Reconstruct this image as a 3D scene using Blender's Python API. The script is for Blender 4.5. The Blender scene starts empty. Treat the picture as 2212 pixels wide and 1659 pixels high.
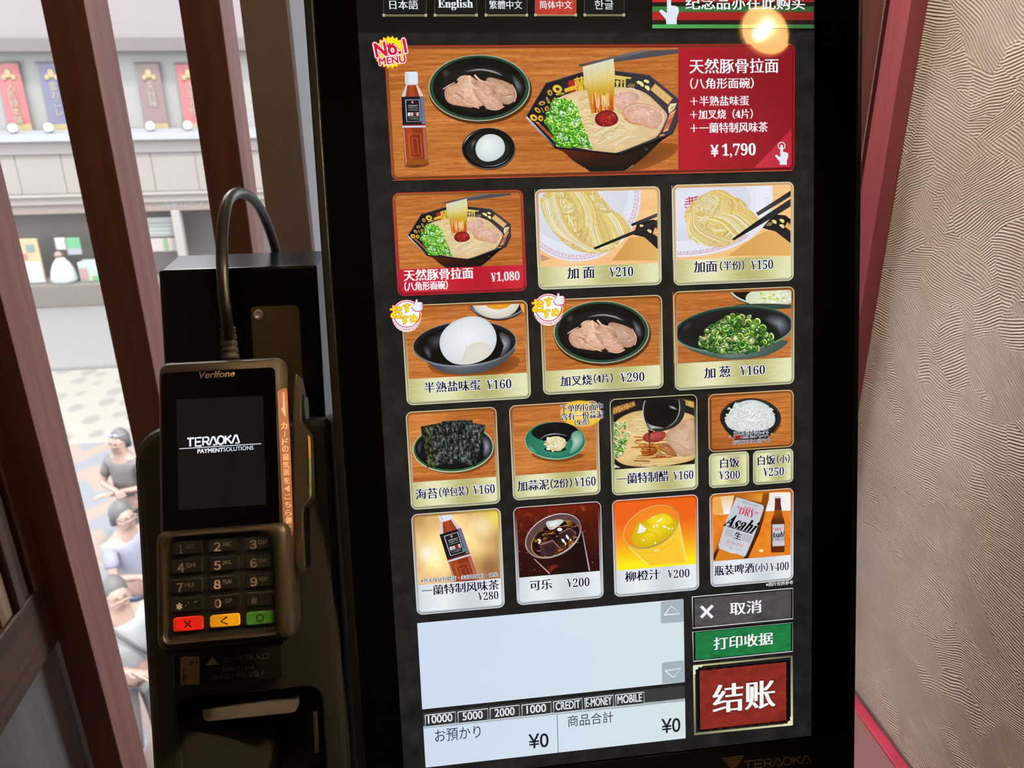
import bpy, math, random
import numpy as np
from mathutils import Vector, Matrix, geometry

# ------------------------------------------------------------------ camera, sky, sun, exposure
S = bpy.context.scene
COL = S.collection
EYE = Vector((0.0, 0.0, 1.45))
F = 1675.0                                  # focal length in pixels of the 2212 x 1659 frame
CX, CY = 1106.0, 829.5
PITCH, YAW, ROLL = 0.37695246, -0.12591176, -0.00945576
SCREEN_TILT = 0.25964379


def _rot():
    B = np.array([[1, 0, 0], [0, 0, -1], [0, 1, 0]], float)
    c, s = math.cos(PITCH), math.sin(PITCH)
    rx = np.array([[1, 0, 0], [0, c, -s], [0, s, c]])
    c, s = math.cos(YAW), math.sin(YAW)
    ry = np.array([[c, 0, s], [0, 1, 0], [-s, 0, c]])
    c, s = math.cos(ROLL), math.sin(ROLL)
    rz = np.array([[c, -s, 0], [s, c, 0], [0, 0, 1]])
    return rz @ rx @ ry @ B


RM = _rot()
cam_data = bpy.data.cameras.new('camera')
cam = bpy.data.objects.new('camera', cam_data)
COL.objects.link(cam)
cam_data.sensor_width = 36.0
cam_data.sensor_fit = 'HORIZONTAL'
cam_data.lens = F / 2212.0 * 36.0
cam_data.clip_start, cam_data.clip_end = 0.01, 300.0
cam_data.dof.use_dof = True
cam_data.dof.focus_distance = 0.53
cam_data.dof.aperture_fstop = 15.0
mw = Matrix.Identity(4)
for i in range(3):
    mw[i][0], mw[i][1], mw[i][2], mw[i][3] = RM[0][i], -RM[1][i], -RM[2][i], EYE[i]
cam.matrix_world = mw
S.camera = cam

world = bpy.data.worlds.new('sky')
S.world = world
world.use_nodes = True
bg = world.node_tree.nodes['Background']
bg.inputs[0].default_value = (0.93, 0.96, 1.0, 1)
bg.inputs[1].default_value = 14.0

sun_data = bpy.data.lights.new('sun', 'SUN')
sun_data.energy = 17.0
sun_data.angle = math.radians(6)
sun_data.color = (1.0, 0.94, 0.86)
sun = bpy.data.objects.new('sun', sun_data)
COL.objects.link(sun)
sun.rotation_euler = (math.radians(33), 0, math.radians(35))

S.view_settings.view_transform = 'Standard'
S.view_settings.look = 'None'
S.view_settings.exposure = 0.0
S.view_settings.gamma = 1.0
S.view_settings.use_curve_mapping = False
S.cycles.caustics_reflective = False
S.cycles.caustics_refractive = False
S.cycles.sample_clamp_indirect = 4.0
S.cycles.max_bounces = 8
S.cycles.transparent_max_bounces = 16


# ------------------------------------------------------------------ helpers
def ray(px, py):
    v = np.array([(px - CX) / F, (py - CY) / F, 1.0])
    return Vector(RM.T @ v)


class Frame:
    """A tilted working plane: origin o, u to the right, v up the plane, n towards the room."""

    def __init__(s, o, tilt):
        s.o = Vector(o)
        s.u = Vector((1, 0, 0))
        s.v = Vector((0, math.sin(tilt), math.cos(tilt)))
        s.n = Vector((0, -math.cos(tilt), math.sin(tilt)))
        s.M = Matrix(((s.u[0], s.v[0], s.n[0], s.o[0]), (s.u[1], s.v[1], s.n[1], s.o[1]),
                      (s.u[2], s.v[2], s.n[2], s.o[2]), (0, 0, 0, 1)))

    def uv(s, px, py, h=0.0):
        d = ray(px, py)
        q = s.o + s.n * h
        t = (q - EYE).dot(s.n) / d.dot(s.n)
        p = EYE + d * t - s.o
        return p.dot(s.u), p.dot(s.v)

    def uvs(s, P, h=0.0):
        P = np.asarray(P, float)
        D = np.stack([(P[:, 0] - CX) / F, (P[:, 1] - CY) / F, np.ones(len(P))], 1) @ RM
        n = np.array(s.n)
        t = (np.array(s.o + s.n * h - EYE) @ n) / (D @ n)
        W = D * t[:, None] + np.array(EYE - s.o)
        return np.stack([W @ np.array(s.u), W @ np.array(s.v)], 1)

    def at(s, u, v, h=0.0):
        return s.o + s.u * u + s.v * v + s.n * h


def on_plane_z(px, py, z):
    d = ray(px, py)
    return EYE + d * ((z - EYE.z) / d.z)


def on_plane_y(px, py, y):
    d = ray(px, py)
    return EYE + d * (y / d.y)


def on_plane_x(px, py, x):
    d = ray(px, py)
    return EYE + d * (x / d.x)


WM = {}


def place(o, W=None, parent=None):
    W = W if W is not None else Matrix.Identity(4)
    WM[o.name] = W
    if parent is not None:
        o.parent = parent
        o.matrix_basis = WM[parent.name].inverted() @ W
    else:
        o.matrix_basis = W
    return o


def tag(o, label=None, cat=None, group=None, kind=None):
    if label:
        o['label'] = label
    if cat:
        o['category'] = cat
    if group:
        o['group'] = group
    if kind:
        o['kind'] = kind
    return o


def thing(name, label, cat, loc=(0, 0, 0), group=None):
    o = bpy.data.objects.new(name, None)
    COL.objects.link(o)
    o.empty_display_size = 0.05
    place(o, Matrix.Translation(Vector(loc)))
    return tag(o, label, cat, group)


class MB:
    """Collects shapes, then links them as ONE mesh object."""

    def __init__(s):
        s.v, s.f, s.sm = [], [], []

    def add(s, verts, faces, smooth=False, M=None):
        b = len(s.v)
        for p in verts:
            p = Vector(p)
            s.v.append(tuple(M @ p) if M is not None else tuple(p))
        for q in faces:
            s.f.append(tuple(b + i for i in q))
            s.sm.append(smooth)
        return s

    def box(s, x0, y0, z0, x1, y1, z1, M=None):
        v = [(x0, y0, z0), (x1, y0, z0), (x1, y1, z0), (x0, y1, z0), (x0, y0, z1), (x1, y0, z1), (x1, y1, z1), (x0, y1, z1)]
        f = [(3, 2, 1, 0), (4, 5, 6, 7), (0, 1, 5, 4), (1, 2, 6, 5), (2, 3, 7, 6), (3, 0, 4, 7)]
        return s.add(v, f, M=M)

    def prism(s, pts, z0, z1, M=None, smooth=False):
        """polygon pts (u, v), counter-clockwise, from height z0 to z1"""
        area = sum(pts[i][0] * pts[(i + 1) % len(pts)][1] - pts[(i + 1) % len(pts)][0] * pts[i][1] for i in range(len(pts)))
        if area < 0:
            pts = pts[::-1]
        n = len(pts)
        v = [(p[0], p[1], z0) for p in pts] + [(p[0], p[1], z1) for p in pts]
        f = [tuple(range(n - 1, -1, -1)), tuple(range(n, 2 * n))]
        f += [(i, (i + 1) % n, n + (i + 1) % n, n + i) for i in range(n)]
        return s.add(v, f, smooth, M)

    def loft(s, loops, smooth=True, caps=True, M=None):
        n = len(loops[0])
        v = [p for L in loops for p in L]
        f = []
        for k in range(len(loops) - 1):
            for i in range(n):
                f.append((k * n + i, k * n + (i + 1) % n, (k + 1) * n + (i + 1) % n, (k + 1) * n + i))
        if caps:
            f.append(tuple(range(n - 1, -1, -1)))
            f.append(tuple((len(loops) - 1) * n + i for i in range(n)))
        return s.add(v, f, smooth, M)

    def tube(s, path, r, seg=14, M=None, caps=True):
        P = [Vector(p) for p in path]
        rr = r if isinstance(r, (list, tuple)) else [r] * len(P)
        loops = []
        nrm = None
        for i, p in enumerate(P):
            t = (P[min(i + 1, len(P) - 1)] - P[max(i - 1, 0)]).normalized()
            if nrm is None:
                nrm = t.orthogonal().normalized()
            nrm = (nrm - t * nrm.dot(t)).normalized()
            b = t.cross(nrm)
            loops.append([p + (nrm * math.cos(a) + b * math.sin(a)) * rr[i] for a in [2 * math.pi * k / seg for k in range(seg)]])
        return s.loft(loops, True, caps, M)

    def lathe(s, prof, seg=32, M=None, smooth=True):
        loops = [[(r * math.cos(2 * math.pi * k / seg), r * math.sin(2 * math.pi * k / seg), z) for k in range(seg)] for r, z in prof]
        return s.loft(loops, smooth, True, M)

    def ball(s, c, r, seg=16, rings=10, M=None):
        rx, ry, rz = (r, r, r) if not isinstance(r, (tuple, list)) else r
        loops = []
        for j in range(1, rings):
            a = math.pi * j / rings
            loops.append([(c[0] + rx * math.sin(a) * math.cos(2 * math.pi * k / seg), c[1] + ry * math.sin(a) * math.sin(2 * math.pi * k / seg),
                           c[2] - rz * math.cos(a)) for k in range(seg)])
        return s.loft(loops, True, True, M)

    def build(s, name, mat, parent=None, W=None, bevel=0.0, label=None, seg=3):
        me = bpy.data.meshes.new(name)
        W = W if W is not None else (Matrix.Translation(WM[parent.name].translation) if parent is not None else Matrix.Identity(4))
        me.from_pydata(s.v, [], s.f)
        me.polygons.foreach_set('use_smooth', s.sm)
        me.validate()
        me.update()
        if mat is not None:
            me.materials.append(mat)
        o = bpy.data.objects.new(name, me)
        COL.objects.link(o)
        place(o, W, parent)
        if bevel:
            m = o.modifiers.new('edge', 'BEVEL')
            m.width, m.segments, m.limit_method, m.angle_limit = bevel, seg, 'ANGLE', math.radians(40)
            m.harden_normals = False
            me.polygons.foreach_set('use_smooth', [True] * len(me.polygons))
            w = o.modifiers.new('normals', 'WEIGHTED_NORMAL')
            w.keep_sharp = True
        if label:
            o['label'] = label
        return o


def rrect(x0, y0, x1, y1, r, n=6):
    """rounded rectangle outline, counter-clockwise; r one radius or four (bl, br, tr, tl)"""
    R = r if isinstance(r, (tuple, list)) else (r,) * 4
    out = []
    for (cx, cy, a0, q) in ((x0, y0, 180, R[0]), (x1, y0, 270, R[1]), (x1, y1, 0, R[2]), (x0, y1, 90, R[3])):
        sx = 1 if cx == x0 else -1
        sy = 1 if cy == y0 else -1
        if q <= 0:
            out.append((cx, cy))
            continue
        for k in range(n + 1):
            a = math.radians(a0 + 90.0 * k / n)
            out.append((cx + sx * q + q * math.cos(a), cy + sy * q + q * math.sin(a)))
    return out


def lin(c):
    c = np.asarray(c, float) / 255.0
    return np.where(c <= 0.04045, c / 12.92, ((np.clip(c, 0, None) + 0.055) / 1.055) ** 2.4)


# ------------------------------------------------------------------ materials
def newmat(name):
    m = bpy.data.materials.new(name)
    m.use_nodes = True
    nt = m.node_tree
    return m, nt, nt.nodes['Principled BSDF']


def N(nt, kind, **kw):
    n = nt.nodes.new(kind)
    for k, v in kw.items():
        if k in n.inputs:
            n.inputs[k].default_value = v
        else:
            setattr(n, k, v)
    return n


def plain(name, rgb, rough=0.5, metal=0.0, spec=0.5, bump=0.0, bscale=400.0, vary=0.0, vscale=6.0):
    """plain material with a slight procedural variation"""
    m, nt, p = newmat(name)
    c = tuple(lin(rgb))
    p.inputs['Base Color'].default_value = (*c, 1)
    p.inputs['Roughness'].default_value = rough
    p.inputs['Metallic'].default_value = metal
    p.inputs['Specular IOR Level'].default_value = spec
    tc = N(nt, 'ShaderNodeTexCoord')
    if vary:
        nz = N(nt, 'ShaderNodeTexNoise', Scale=vscale, Detail=4.0)
        nt.links.new(tc.outputs['Object'], nz.inputs['Vector'])
        mx = N(nt, 'ShaderNodeMix', data_type='RGBA')
        mx.inputs[6].default_value = (*[x * (1 - vary) for x in c], 1)
        mx.inputs[7].default_value = (*[min(1, x * (1 + vary)) for x in c], 1)
        nt.links.new(nz.outputs[0], mx.inputs[0])
        nt.links.new(mx.outputs[2], p.inputs['Base Color'])
    if bump:
        nz = N(nt, 'ShaderNodeTexNoise', Scale=bscale, Detail=3.0)
        nt.links.new(tc.outputs['Object'], nz.inputs['Vector'])
        b = N(nt, 'ShaderNodeBump', Strength=bump, Distance=0.001)
        nt.links.new(nz.outputs[0], b.inputs['Height'])
        nt.links.new(b.outputs[0], p.inputs['Normal'])
    return m


def woodmat(name, c0, c1, rough=0.5, scale=(30, 30, 2.2), bump=0.15):
    """wood with the grain along local z"""
    m, nt, p = newmat(name)
    tc = N(nt, 'ShaderNodeTexCoord')
    mp = N(nt, 'ShaderNodeMapping')
    mp.inputs['Scale'].default_value = scale
    nt.links.new(tc.outputs['Object'], mp.inputs['Vector'])
    nz = N(nt, 'ShaderNodeTexNoise', Scale=1.6, Detail=6.0, Roughness=0.62, Distortion=0.8)
    nt.links.new(mp.outputs[0], nz.inputs['Vector'])
    cr = N(nt, 'ShaderNodeValToRGB')
    cr.color_ramp.elements[0].position, cr.color_ramp.elements[1].position = 0.32, 0.68
    cr.color_ramp.elements[0].color = (*lin(c0), 1)
    cr.color_ramp.elements[1].color = (*lin(c1), 1)
    nt.links.new(nz.outputs[0], cr.inputs[0])
    nt.links.new(cr.outputs[0], p.inputs['Base Color'])
    p.inputs['Roughness'].default_value = rough
    b = N(nt, 'ShaderNodeBump', Strength=bump, Distance=0.0015)
    nt.links.new(nz.outputs[0], b.inputs['Height'])
    nt.links.new(b.outputs[0], p.inputs['Normal'])
    return m


def attrmat(name, emit=False, rough=0.06, coat=True, strength=1.0):
    """colour from the mesh: a lit display, or printed ink"""
    m, nt, p = newmat(name)
    a = N(nt, 'ShaderNodeVertexColor', layer_name='ink')
    if emit:
        p.inputs['Base Color'].default_value = (0.004, 0.004, 0.004, 1)
        nt.links.new(a.outputs[0], p.inputs['Emission Color'])
        p.inputs['Emission Strength'].default_value = strength
    else:
        nt.links.new(a.outputs[0], p.inputs['Base Color'])
    p.inputs['Roughness'].default_value = rough
    return m


M_DISPLAY = attrmat('lit display under glass', True, 0.035)
M_INK = attrmat('printed ink', False, 0.45)
M_BLACK = plain('black plastic', (16, 16, 17), 0.38, bump=0.12, bscale=900)
M_BLACKGLOSS = plain('black gloss steel', (5, 5, 6), 0.22, bump=0.03, bscale=1500)
M_GLASS_BLACK = plain('black glass', (5, 5, 6), 0.03)
M_RIM = plain('dark bronze rim', (20, 16, 14), 0.36)
M_COLUMN = plain('matt charcoal plastic', (34, 30, 28), 0.5, bump=0.1, bscale=1200)
M_TERM = plain('warm grey plastic', (66, 57, 45), 0.33, metal=0.5, bump=0.15, bscale=1800)
M_KEYWELL = plain('dark grey keypad plastic', (44, 38, 34), 0.5, bump=0.15, bscale=1800)
M_KEY = plain('black rubber', (20, 18, 18), 0.4)
M_KEYRED = plain('red rubber', (226, 40, 26), 0.42)
M_KEYYELLOW = plain('yellow rubber', (232, 176, 22), 0.42)
M_KEYGREEN = plain('green rubber', (58, 122, 40), 0.42)
M_STEEL = plain('brushed steel', (112, 96, 72), 0.42, metal=0.85, bump=0.2, bscale=300)
M_SILVER = plain('silver bar', (176, 168, 158), 0.3, metal=0.7)
M_SLAT = woodmat('reddish brown wood', (130, 84, 77), (154, 105, 96), 0.8)
M_DARKWOOD = woodmat('dark brown wood', (66, 46, 36), (104, 76, 58), 0.5)
M_PALEWOOD = woodmat('pale old wood', (150, 130, 100), (196, 176, 142), 0.6)
M_POST = plain('grey brown paint', (176, 166, 162), 0.85, vary=0.04)
M_CRIMSON = woodmat('crimson painted wood', (176, 88, 98), (190, 100, 108), 0.55, bump=0.08)


# ------------------------------------------------------------------ the room
XL, XR = -0.552, 0.63            # left and right wall
YS = 1.0                         # front of the wooden slats
YW = 1.11                        # window glass
ZTOP = 2.5


def struct(name, mb, mat, bevel=0.0):
    o = mb.build(name, mat, None, Matrix.Identity(4), bevel)
    o['kind'] = 'structure'
    return o


def plaster():
    """combed plaster: patches of parallel grooves, every patch raked another way"""
    m, nt, p = newmat('combed plaster')
    L = nt.links
    tc = N(nt, 'ShaderNodeTexCoord')
    sep = N(nt, 'ShaderNodeSeparateXYZ')
    L.new(tc.outputs['Object'], sep.inputs[0])
    # wall plane is y (depth), z (height)
    flat = N(nt, 'ShaderNodeCombineXYZ')
    L.new(sep.outputs[1], flat.inputs[0])
    L.new(sep.outputs[2], flat.inputs[1])
    warp = N(nt, 'ShaderNodeTexNoise', Scale=9.0, Detail=2.0)
    L.new(flat.outputs[0], warp.inputs['Vector'])
    wa = N(nt, 'ShaderNodeMix', data_type='RGBA', blend_type='LINEAR_LIGHT')
    wa.inputs[0].default_value = 0.016
    L.new(flat.outputs[0], wa.inputs[6])
    L.new(warp.outputs[1], wa.inputs[7])

    def layer(vscale, seed, freq, amin, amax):
        off = N(nt, 'ShaderNodeVectorMath', operation='ADD')
        off.inputs[1].default_value = (seed, seed * 0.7, 0)
        L.new(wa.outputs[2], off.inputs[0])
        vo = N(nt, 'ShaderNodeTexVoronoi', Scale=vscale)
        L.new(off.outputs[0], vo.inputs['Vector'])
        sc = N(nt, 'ShaderNodeSeparateColor')
        L.new(vo.outputs['Color'], sc.inputs[0])
        mr = N(nt, 'ShaderNodeMapRange')
        mr.inputs[3].default_value, mr.inputs[4].default_value = amin, amax
        L.new(sc.outputs[0], mr.inputs[0])
        rot = N(nt, 'ShaderNodeVectorRotate', rotation_type='Z_AXIS')
        L.new(off.outputs[0], rot.inputs['Vector'])
        L.new(mr.outputs[0], rot.inputs['Angle'])
        wv = N(nt, 'ShaderNodeTexWave', wave_type='BANDS', bands_direction='Y', Scale=freq, Distortion=1.6, Detail=3.0)
        wv.inputs['Detail Scale'].default_value = 0.6
        L.new(rot.outputs[0], wv.inputs['Vector'])
        return wv, vo

    w1, v1 = layer(10.0, 3.1, 98.0, -0.6, 0.6)
    w2, v2 = layer(6.5, 8.7, 92.0, -0.75, 0.25)
    pick = N(nt, 'ShaderNodeTexNoise', Scale=11.0, Detail=1.0)
    L.new(flat.outputs[0], pick.inputs['Vector'])
    cr = N(nt, 'ShaderNodeValToRGB')
    cr.color_ramp.elements[0].position, cr.color_ramp.elements[1].position = 0.47, 0.53
    L.new(pick.outputs[0], cr.inputs[0])
    mx = N(nt, 'ShaderNodeMix', data_type='FLOAT')
    L.new(cr.outputs[0], mx.inputs[0])
    L.new(w1.outputs[1], mx.inputs[2])
    L.new(w2.outputs[1], mx.inputs[3])
    grit = N(nt, 'ShaderNodeTexNoise', Scale=420.0, Detail=3.0)
    L.new(flat.outputs[0], grit.inputs['Vector'])
    gm = N(nt, 'ShaderNodeMath', operation='MULTIPLY_ADD')
    gm.inputs[1].default_value = 0.35
    L.new(grit.outputs[0], gm.inputs[0])
    L.new(mx.outputs[0], gm.inputs[2])
    b = N(nt, 'ShaderNodeBump', Strength=0.9, Distance=0.0021)
    L.new(gm.outputs[0], b.inputs['Height'])
    L.new(b.outputs[0], p.inputs['Normal'])
    tone = N(nt, 'ShaderNodeTexNoise', Scale=4.0, Detail=3.0)
    L.new(flat.outputs[0], tone.inputs['Vector'])
    tr = N(nt, 'ShaderNodeValToRGB')
    tr.color_ramp.elements[0].position, tr.color_ramp.elements[1].position = 0.35, 0.65
    tr.color_ramp.elements[0].color = (*lin((190, 170, 150)), 1)
    tr.color_ramp.elements[1].color = (*lin((206, 190, 174)), 1)
    L.new(tone.outputs[0], tr.inputs[0])
    L.new(tr.outputs[0], p.inputs['Base Color'])
    p.inputs['Roughness'].default_value = 0.75
    p.inputs['Specular IOR Level'].default_value = 0.25
    return m


M_PLASTER = plaster()
M_WALLBROWN = plain('dark brown wall paint', (70, 54, 46), 0.7, vary=0.1)
M_FLOOR = plain('dark floor vinyl', (62, 50, 46), 0.4, vary=0.15)
M_LEDGE = plain('mauve ledge laminate', (150, 104, 104), 0.45, vary=0.06)
M_PINKTRIM = plain('raspberry trim', (206, 62, 90), 0.4)
M_METALEDGE = plain('grey metal edge', (150, 146, 138), 0.35, metal=0.8)

XE = 1.75                        # the room widens to the right of the plaster wall
struct('floor', MB().box(XL - 0.1, -1.8, -0.1, XE + 0.1, YW + 0.1, 0.0), M_FLOOR)
struct('ceiling', MB().box(XL - 0.1, -1.8, ZTOP, XE + 0.1, YW + 0.1, ZTOP + 0.1), M_WALLBROWN)
struct('wall_right', MB().box(XR, 0.30, 0, XE, YW + 0.1, ZTOP), M_PLASTER)
struct('wall_east', MB().box(XE, -1.8, 0, XE + 0.1, 0.30, ZTOP), M_WALLBROWN)
struct('wall_back', MB().box(XL - 0.1, -1.9, 0, XE + 0.1, -1.8, ZTOP), M_WALLBROWN)
# window wall: low parapet, head, and the glass
struct('wall_front', MB().box(XL, YW - 0.02, 0, XR, YW + 0.1, 0.28), M_WALLBROWN)
struct('wall_front_head', MB().box(XL, YW - 0.02, 2.42, XR, YW + 0.1, ZTOP), M_WALLBROWN)

# ledge behind the machine with a raspberry trim along the plaster wall
ZL = EYE.z - 0.876
struct('trim_1', MB().box(0.02, 0.60, ZL - 0.05, XR - 0.019, 1.0, ZL), M_LEDGE, 0.002)
struct('trim_2', MB().box(XR - 0.019, 0.50, ZL - 0.05, XR - 0.0025, 1.0, ZL + 0.002), M_PINKTRIM, 0.001)
struct('trim_3', MB().box(XR - 0.0025, 0.50, ZL - 0.05, XR + 0.0005, 1.0, ZL + 0.006), M_METALEDGE)
struct('trim_4', MB().box(0.02, 0.62, 0, XR, 0.98, ZL - 0.05), M_WALLBROWN)

# left wall: boarded panel over a rail and a grey lower panel
M_GREYPANEL = woodmat('grey painted panel', (126, 124, 126), (156, 154, 156), 0.5, scale=(14, 14, 1.2), bump=0.05)
zr1, zr0 = EYE.z - 0.655, EYE.z - 0.762
struct('wall_left', MB().box(XL - 0.1, -1.8, 0, XL - 0.004, YS, ZTOP), M_GREYPANEL)
struct('trim_9', MB().box(XL - 0.1, YS, 0, XL - 0.02, YW + 0.1, ZTOP), M_WALLBROWN)
rail = MB()
W = Matrix(((0, 0, 1, XL - 0.006), (1, 0, 0, 0), (0, 1, 0, 0), (0, 0, 0, 1)))
rail.box(0, 0, 0, 0.012, zr1 - zr0, 2.799)
o = rail.build('trim_5', M_DARKWOOD, None, Matrix(((1, 0, 0, XL - 0.006), (0, 0, 1, -1.8), (0, 1, 0, zr0), (0, 0, 0, 1))), 0.003)
o['kind'] = 'structure'
st = MB()
for y0, y1, x1 in ((0.965, 0.999, 0.016), (0.945, 0.962, 0.010), (0.924, 0.942, 0.014)):
    st.box(XL - 0.006, y0, zr1, XL + x1 - 0.006, y1, ZTOP)
struct('trim_6', st, M_DARKWOOD, 0.003)
bd = MB()
y = 0.921
while y > -1.7:
    bd.box(XL - 0.006, y - 0.030, zr1, XL + 0.001, y, ZTOP)
    y -= 0.034
struct('trim_7', bd, M_PALEWOOD, 0.002)

# window: glass pane, grey post, frosted white strip
mg, nt, pb = newmat('clear window glass')
nt.nodes.remove(pb)
tr_ = N(nt, 'ShaderNodeBsdfTransparent')
tr_.inputs[0].default_value = (0.985, 0.99, 0.99, 1)
gl = N(nt, 'ShaderNodeBsdfGlossy', Roughness=0.01)
fr = N(nt, 'ShaderNodeFresnel', IOR=1.3)
mxs = N(nt, 'ShaderNodeMixShader')
nt.links.new(fr.outputs[0], mxs.inputs[0])
nt.links.new(tr_.outputs[0], mxs.inputs[1])
nt.links.new(gl.outputs[0], mxs.inputs[2])
nt.links.new(mxs.outputs[0], nt.nodes['Material Output'].inputs[0])
struct('window_1', MB().box(XL, YW, 0.28, XR, YW + 0.006, 2.42), mg)

mf, nt, pb = newmat('frosted white film')
nt.nodes.remove(pb)
t1 = N(nt, 'ShaderNodeBsdfTranslucent')
t1.inputs[0].default_value = (0.50, 0.505, 0.52, 1)
d1 = N(nt, 'ShaderNodeBsdfDiffuse')
d1.inputs[0].default_value = (0.6, 0.6, 0.62, 1)
m1 = N(nt, 'ShaderNodeMixShader')
m1.inputs[0].default_value = 0.15
nt.links.new(t1.outputs[0], m1.inputs[1])
nt.links.new(d1.outputs[0], m1.inputs[2])
nt.links.new(m1.outputs[0], nt.nodes['Material Output'].inputs[0])


def slat_x(ratio, y):
    return ratio * y


struct('window_2', MB().box(slat_x(-0.1275, 1.04), 1.040, 0, 0.30, 1.046, ZTOP), mf)
struct('trim_8', MB().box(slat_x(-0.178, YS), YS, 0, slat_x(-0.1268, YS), YS + 0.03, ZTOP), M_POST, 0.001)

# wooden slats in front of the glass (left three, one more behind the right edge of the machine) and the crimson corner post
SL = 'wooden slats in front of the window'
for xa, xb, lab, ya in ((-0.549, -0.5062, 'leftmost reddish brown wooden slat, standing against the left wall', YS),
                        (-0.3886, -0.3440, 'reddish brown wooden slat standing alone between the leftmost slat and the cable', YS),
                        (-0.2439, -0.2001, 'reddish brown wooden slat standing behind the arch of the black cable', YS),
                        (0.5580, 0.6000, 'dark wooden slat half hidden behind the right edge of the ordering machine', YS + 0.004)):
    o = MB().box(0, 0, 0, (xb - xa) * YS, 0.080, ZTOP).build('wooden_slat', M_SLAT, None, Matrix.Translation((xa * YS, ya, 0.0)), 0.0012)
    tag(o, lab, 'slat', SL)
o = MB().box(0, 0, 0, 0.022, 0.055, 2.0).build('corner_post', M_CRIMSON, None, Matrix.Translation((XR - 0.0222, 0.962, ZL)), 0.001)
tag(o, 'crimson painted wooden post in the corner beside the plaster wall', 'post')


# ------------------------------------------------------------------ the street outside, one floor down
ZS = EYE.z - 5.2
YF = 19.9


def ext(name, rgb, k=1.6, **kw):
    k = k * 7.6
    """paint whose albedo is the seen tone divided by the outdoor light level"""
    c = lin(rgb) / k
    srgb = np.where(c <= 0.0031308, c * 12.92, 1.055 * c ** (1 / 2.4) - 0.055) * 255
    return plain(name, tuple(srgb), kw.pop('rough', 0.7), **kw)


def zz(r):
    return EYE.z + r * YF


def xx(px, py):
    return on_plane_y(px, py, YF).x


E_UP = ext('mauve facade panel', (186, 168, 173), vary=0.06, vscale=1.2)
E_DARK = ext('brown fascia', (128, 108, 106))
E_SHOW = ext('pale showcase back', (206, 204, 198), vary=0.1, vscale=1.0)
E_LEDGE = ext('white sill', (228, 232, 242))
E_BEIGE = ext('beige facade panel', (212, 196, 186), vary=0.04, vscale=0.6)
E_LINE = ext('pale facade joint', (232, 222, 212))
E_LINTEL = ext('pinkish beige lintel', (190, 164, 150), vary=0.05, vscale=0.8)
E_SHOP = ext('dim shop interior', (150, 134, 124), vary=0.35, vscale=1.6)
E_BASE = ext('taupe stone base', (152, 140, 128), vary=0.06)
E_WHITE = ext('white paint outside', (238, 238, 240))
E_GOLD = ext('gold lettering', (236, 208, 130))
E_CREAMTXT = ext('cream lettering', (246, 232, 200))

bl = thing('shop_building', 'pale beige shop building with a banner showcase across the street', 'building', (-5, YF, ZS))


def fpart(name, mb, mat, bev=0.0):
    return mb.build(name, mat, bl, Matrix.Identity(4), bev)


def band(r0, r1, d0=0.0, d1=0.4, x0=-15.0, x1=16.0):
    return MB().box(x0, YF + d0, zz(r0), x1, YF + d1, zz(r1))


b = band(0.0445, 0.35)
for k in range(22):
    pass
fpart('upper_wall', b, E_UP)
fpart('fascia', band(0.031, 0.0445, -0.06), E_DARK)
fpart('showcase_back', band(-0.056, 0.031, 0.30, 0.5), E_SHOW)
fpart('sill', band(-0.064, -0.0555, -0.22, 0.5).box(-15, YF - 0.05, zz(-0.0555), 16, YF + 0.5, zz(-0.053)), E_LEDGE)
fpart('upper_cladding', band(-0.0785, -0.064, -0.08), E_BEIGE)
mb = MB()
x = -15.0
while x < 16:
    mb.box(x, YF - 0.02, zz(-0.1235), x + 0.985, YF + 0.3, zz(-0.0795))
    x += 1.0
fpart('cladding', mb, E_BEIGE)
fpart('cladding_joint', band(-0.1245, -0.078, 0.0, 0.29), E_LINTEL)
fpart('string_course', band(-0.1275, -0.1245, -0.09), E_LINE)
fpart('lower_cladding', band(-0.1365, -0.1275, -0.03), E_BEIGE)
fpart('lintel', band(-0.1475, -0.1365, 0.02), E_LINTEL)
fpart('shop_back', band(-0.262, -0.1475, 1.0, 1.2), E_SHOP)
fpart('counter', band(-0.2613, -0.2335, -0.05, 0.9), E_BASE, 0.02)
for px in (385, 640, 1000):
    c = xx(px, 500)
    fpart('shop_post', MB().box(c - 0.10, YF - 0.02, zz(-0.2335), c + 0.10, YF + 0.2, zz(-0.1475)), E_LINE, 0.02)


def glyphs(body, size, depth=0.004):
    c = bpy.data.curves.new('lettering', 'FONT')
    c.body = body
    c.size = size
    c.align_x = 'CENTER'
    c.extrude = depth
    o = bpy.data.objects.new('lettering', c)
    COL.objects.link(o)
    dg = bpy.context.evaluated_depsgraph_get()
    me = bpy.data.meshes.new_from_object(o.evaluated_get(dg))
    v = [tuple(p.co) for p in me.vertices]
    f = [tuple(p.vertices) for p in me.polygons]
    bpy.data.objects.remove(o)
    bpy.data.curves.remove(c)
    bpy.data.meshes.remove(me)
    return v, f


FACE = Matrix(((1, 0, 0, 0), (0, 0, -1, 0), (0, 1, 0, 0), (0, 0, 0, 1)))   # xy drawing -> upright, facing the room
v, f = glyphs('浅草ハーフ', 0.20)
p = on_plane_y(396, 446, YF)
fpart('shop_lettering', MB().add(v, f, M=Matrix.Translation((p.x, YF + 0.012, p.z)) @ FACE), E_WHITE)

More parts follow.
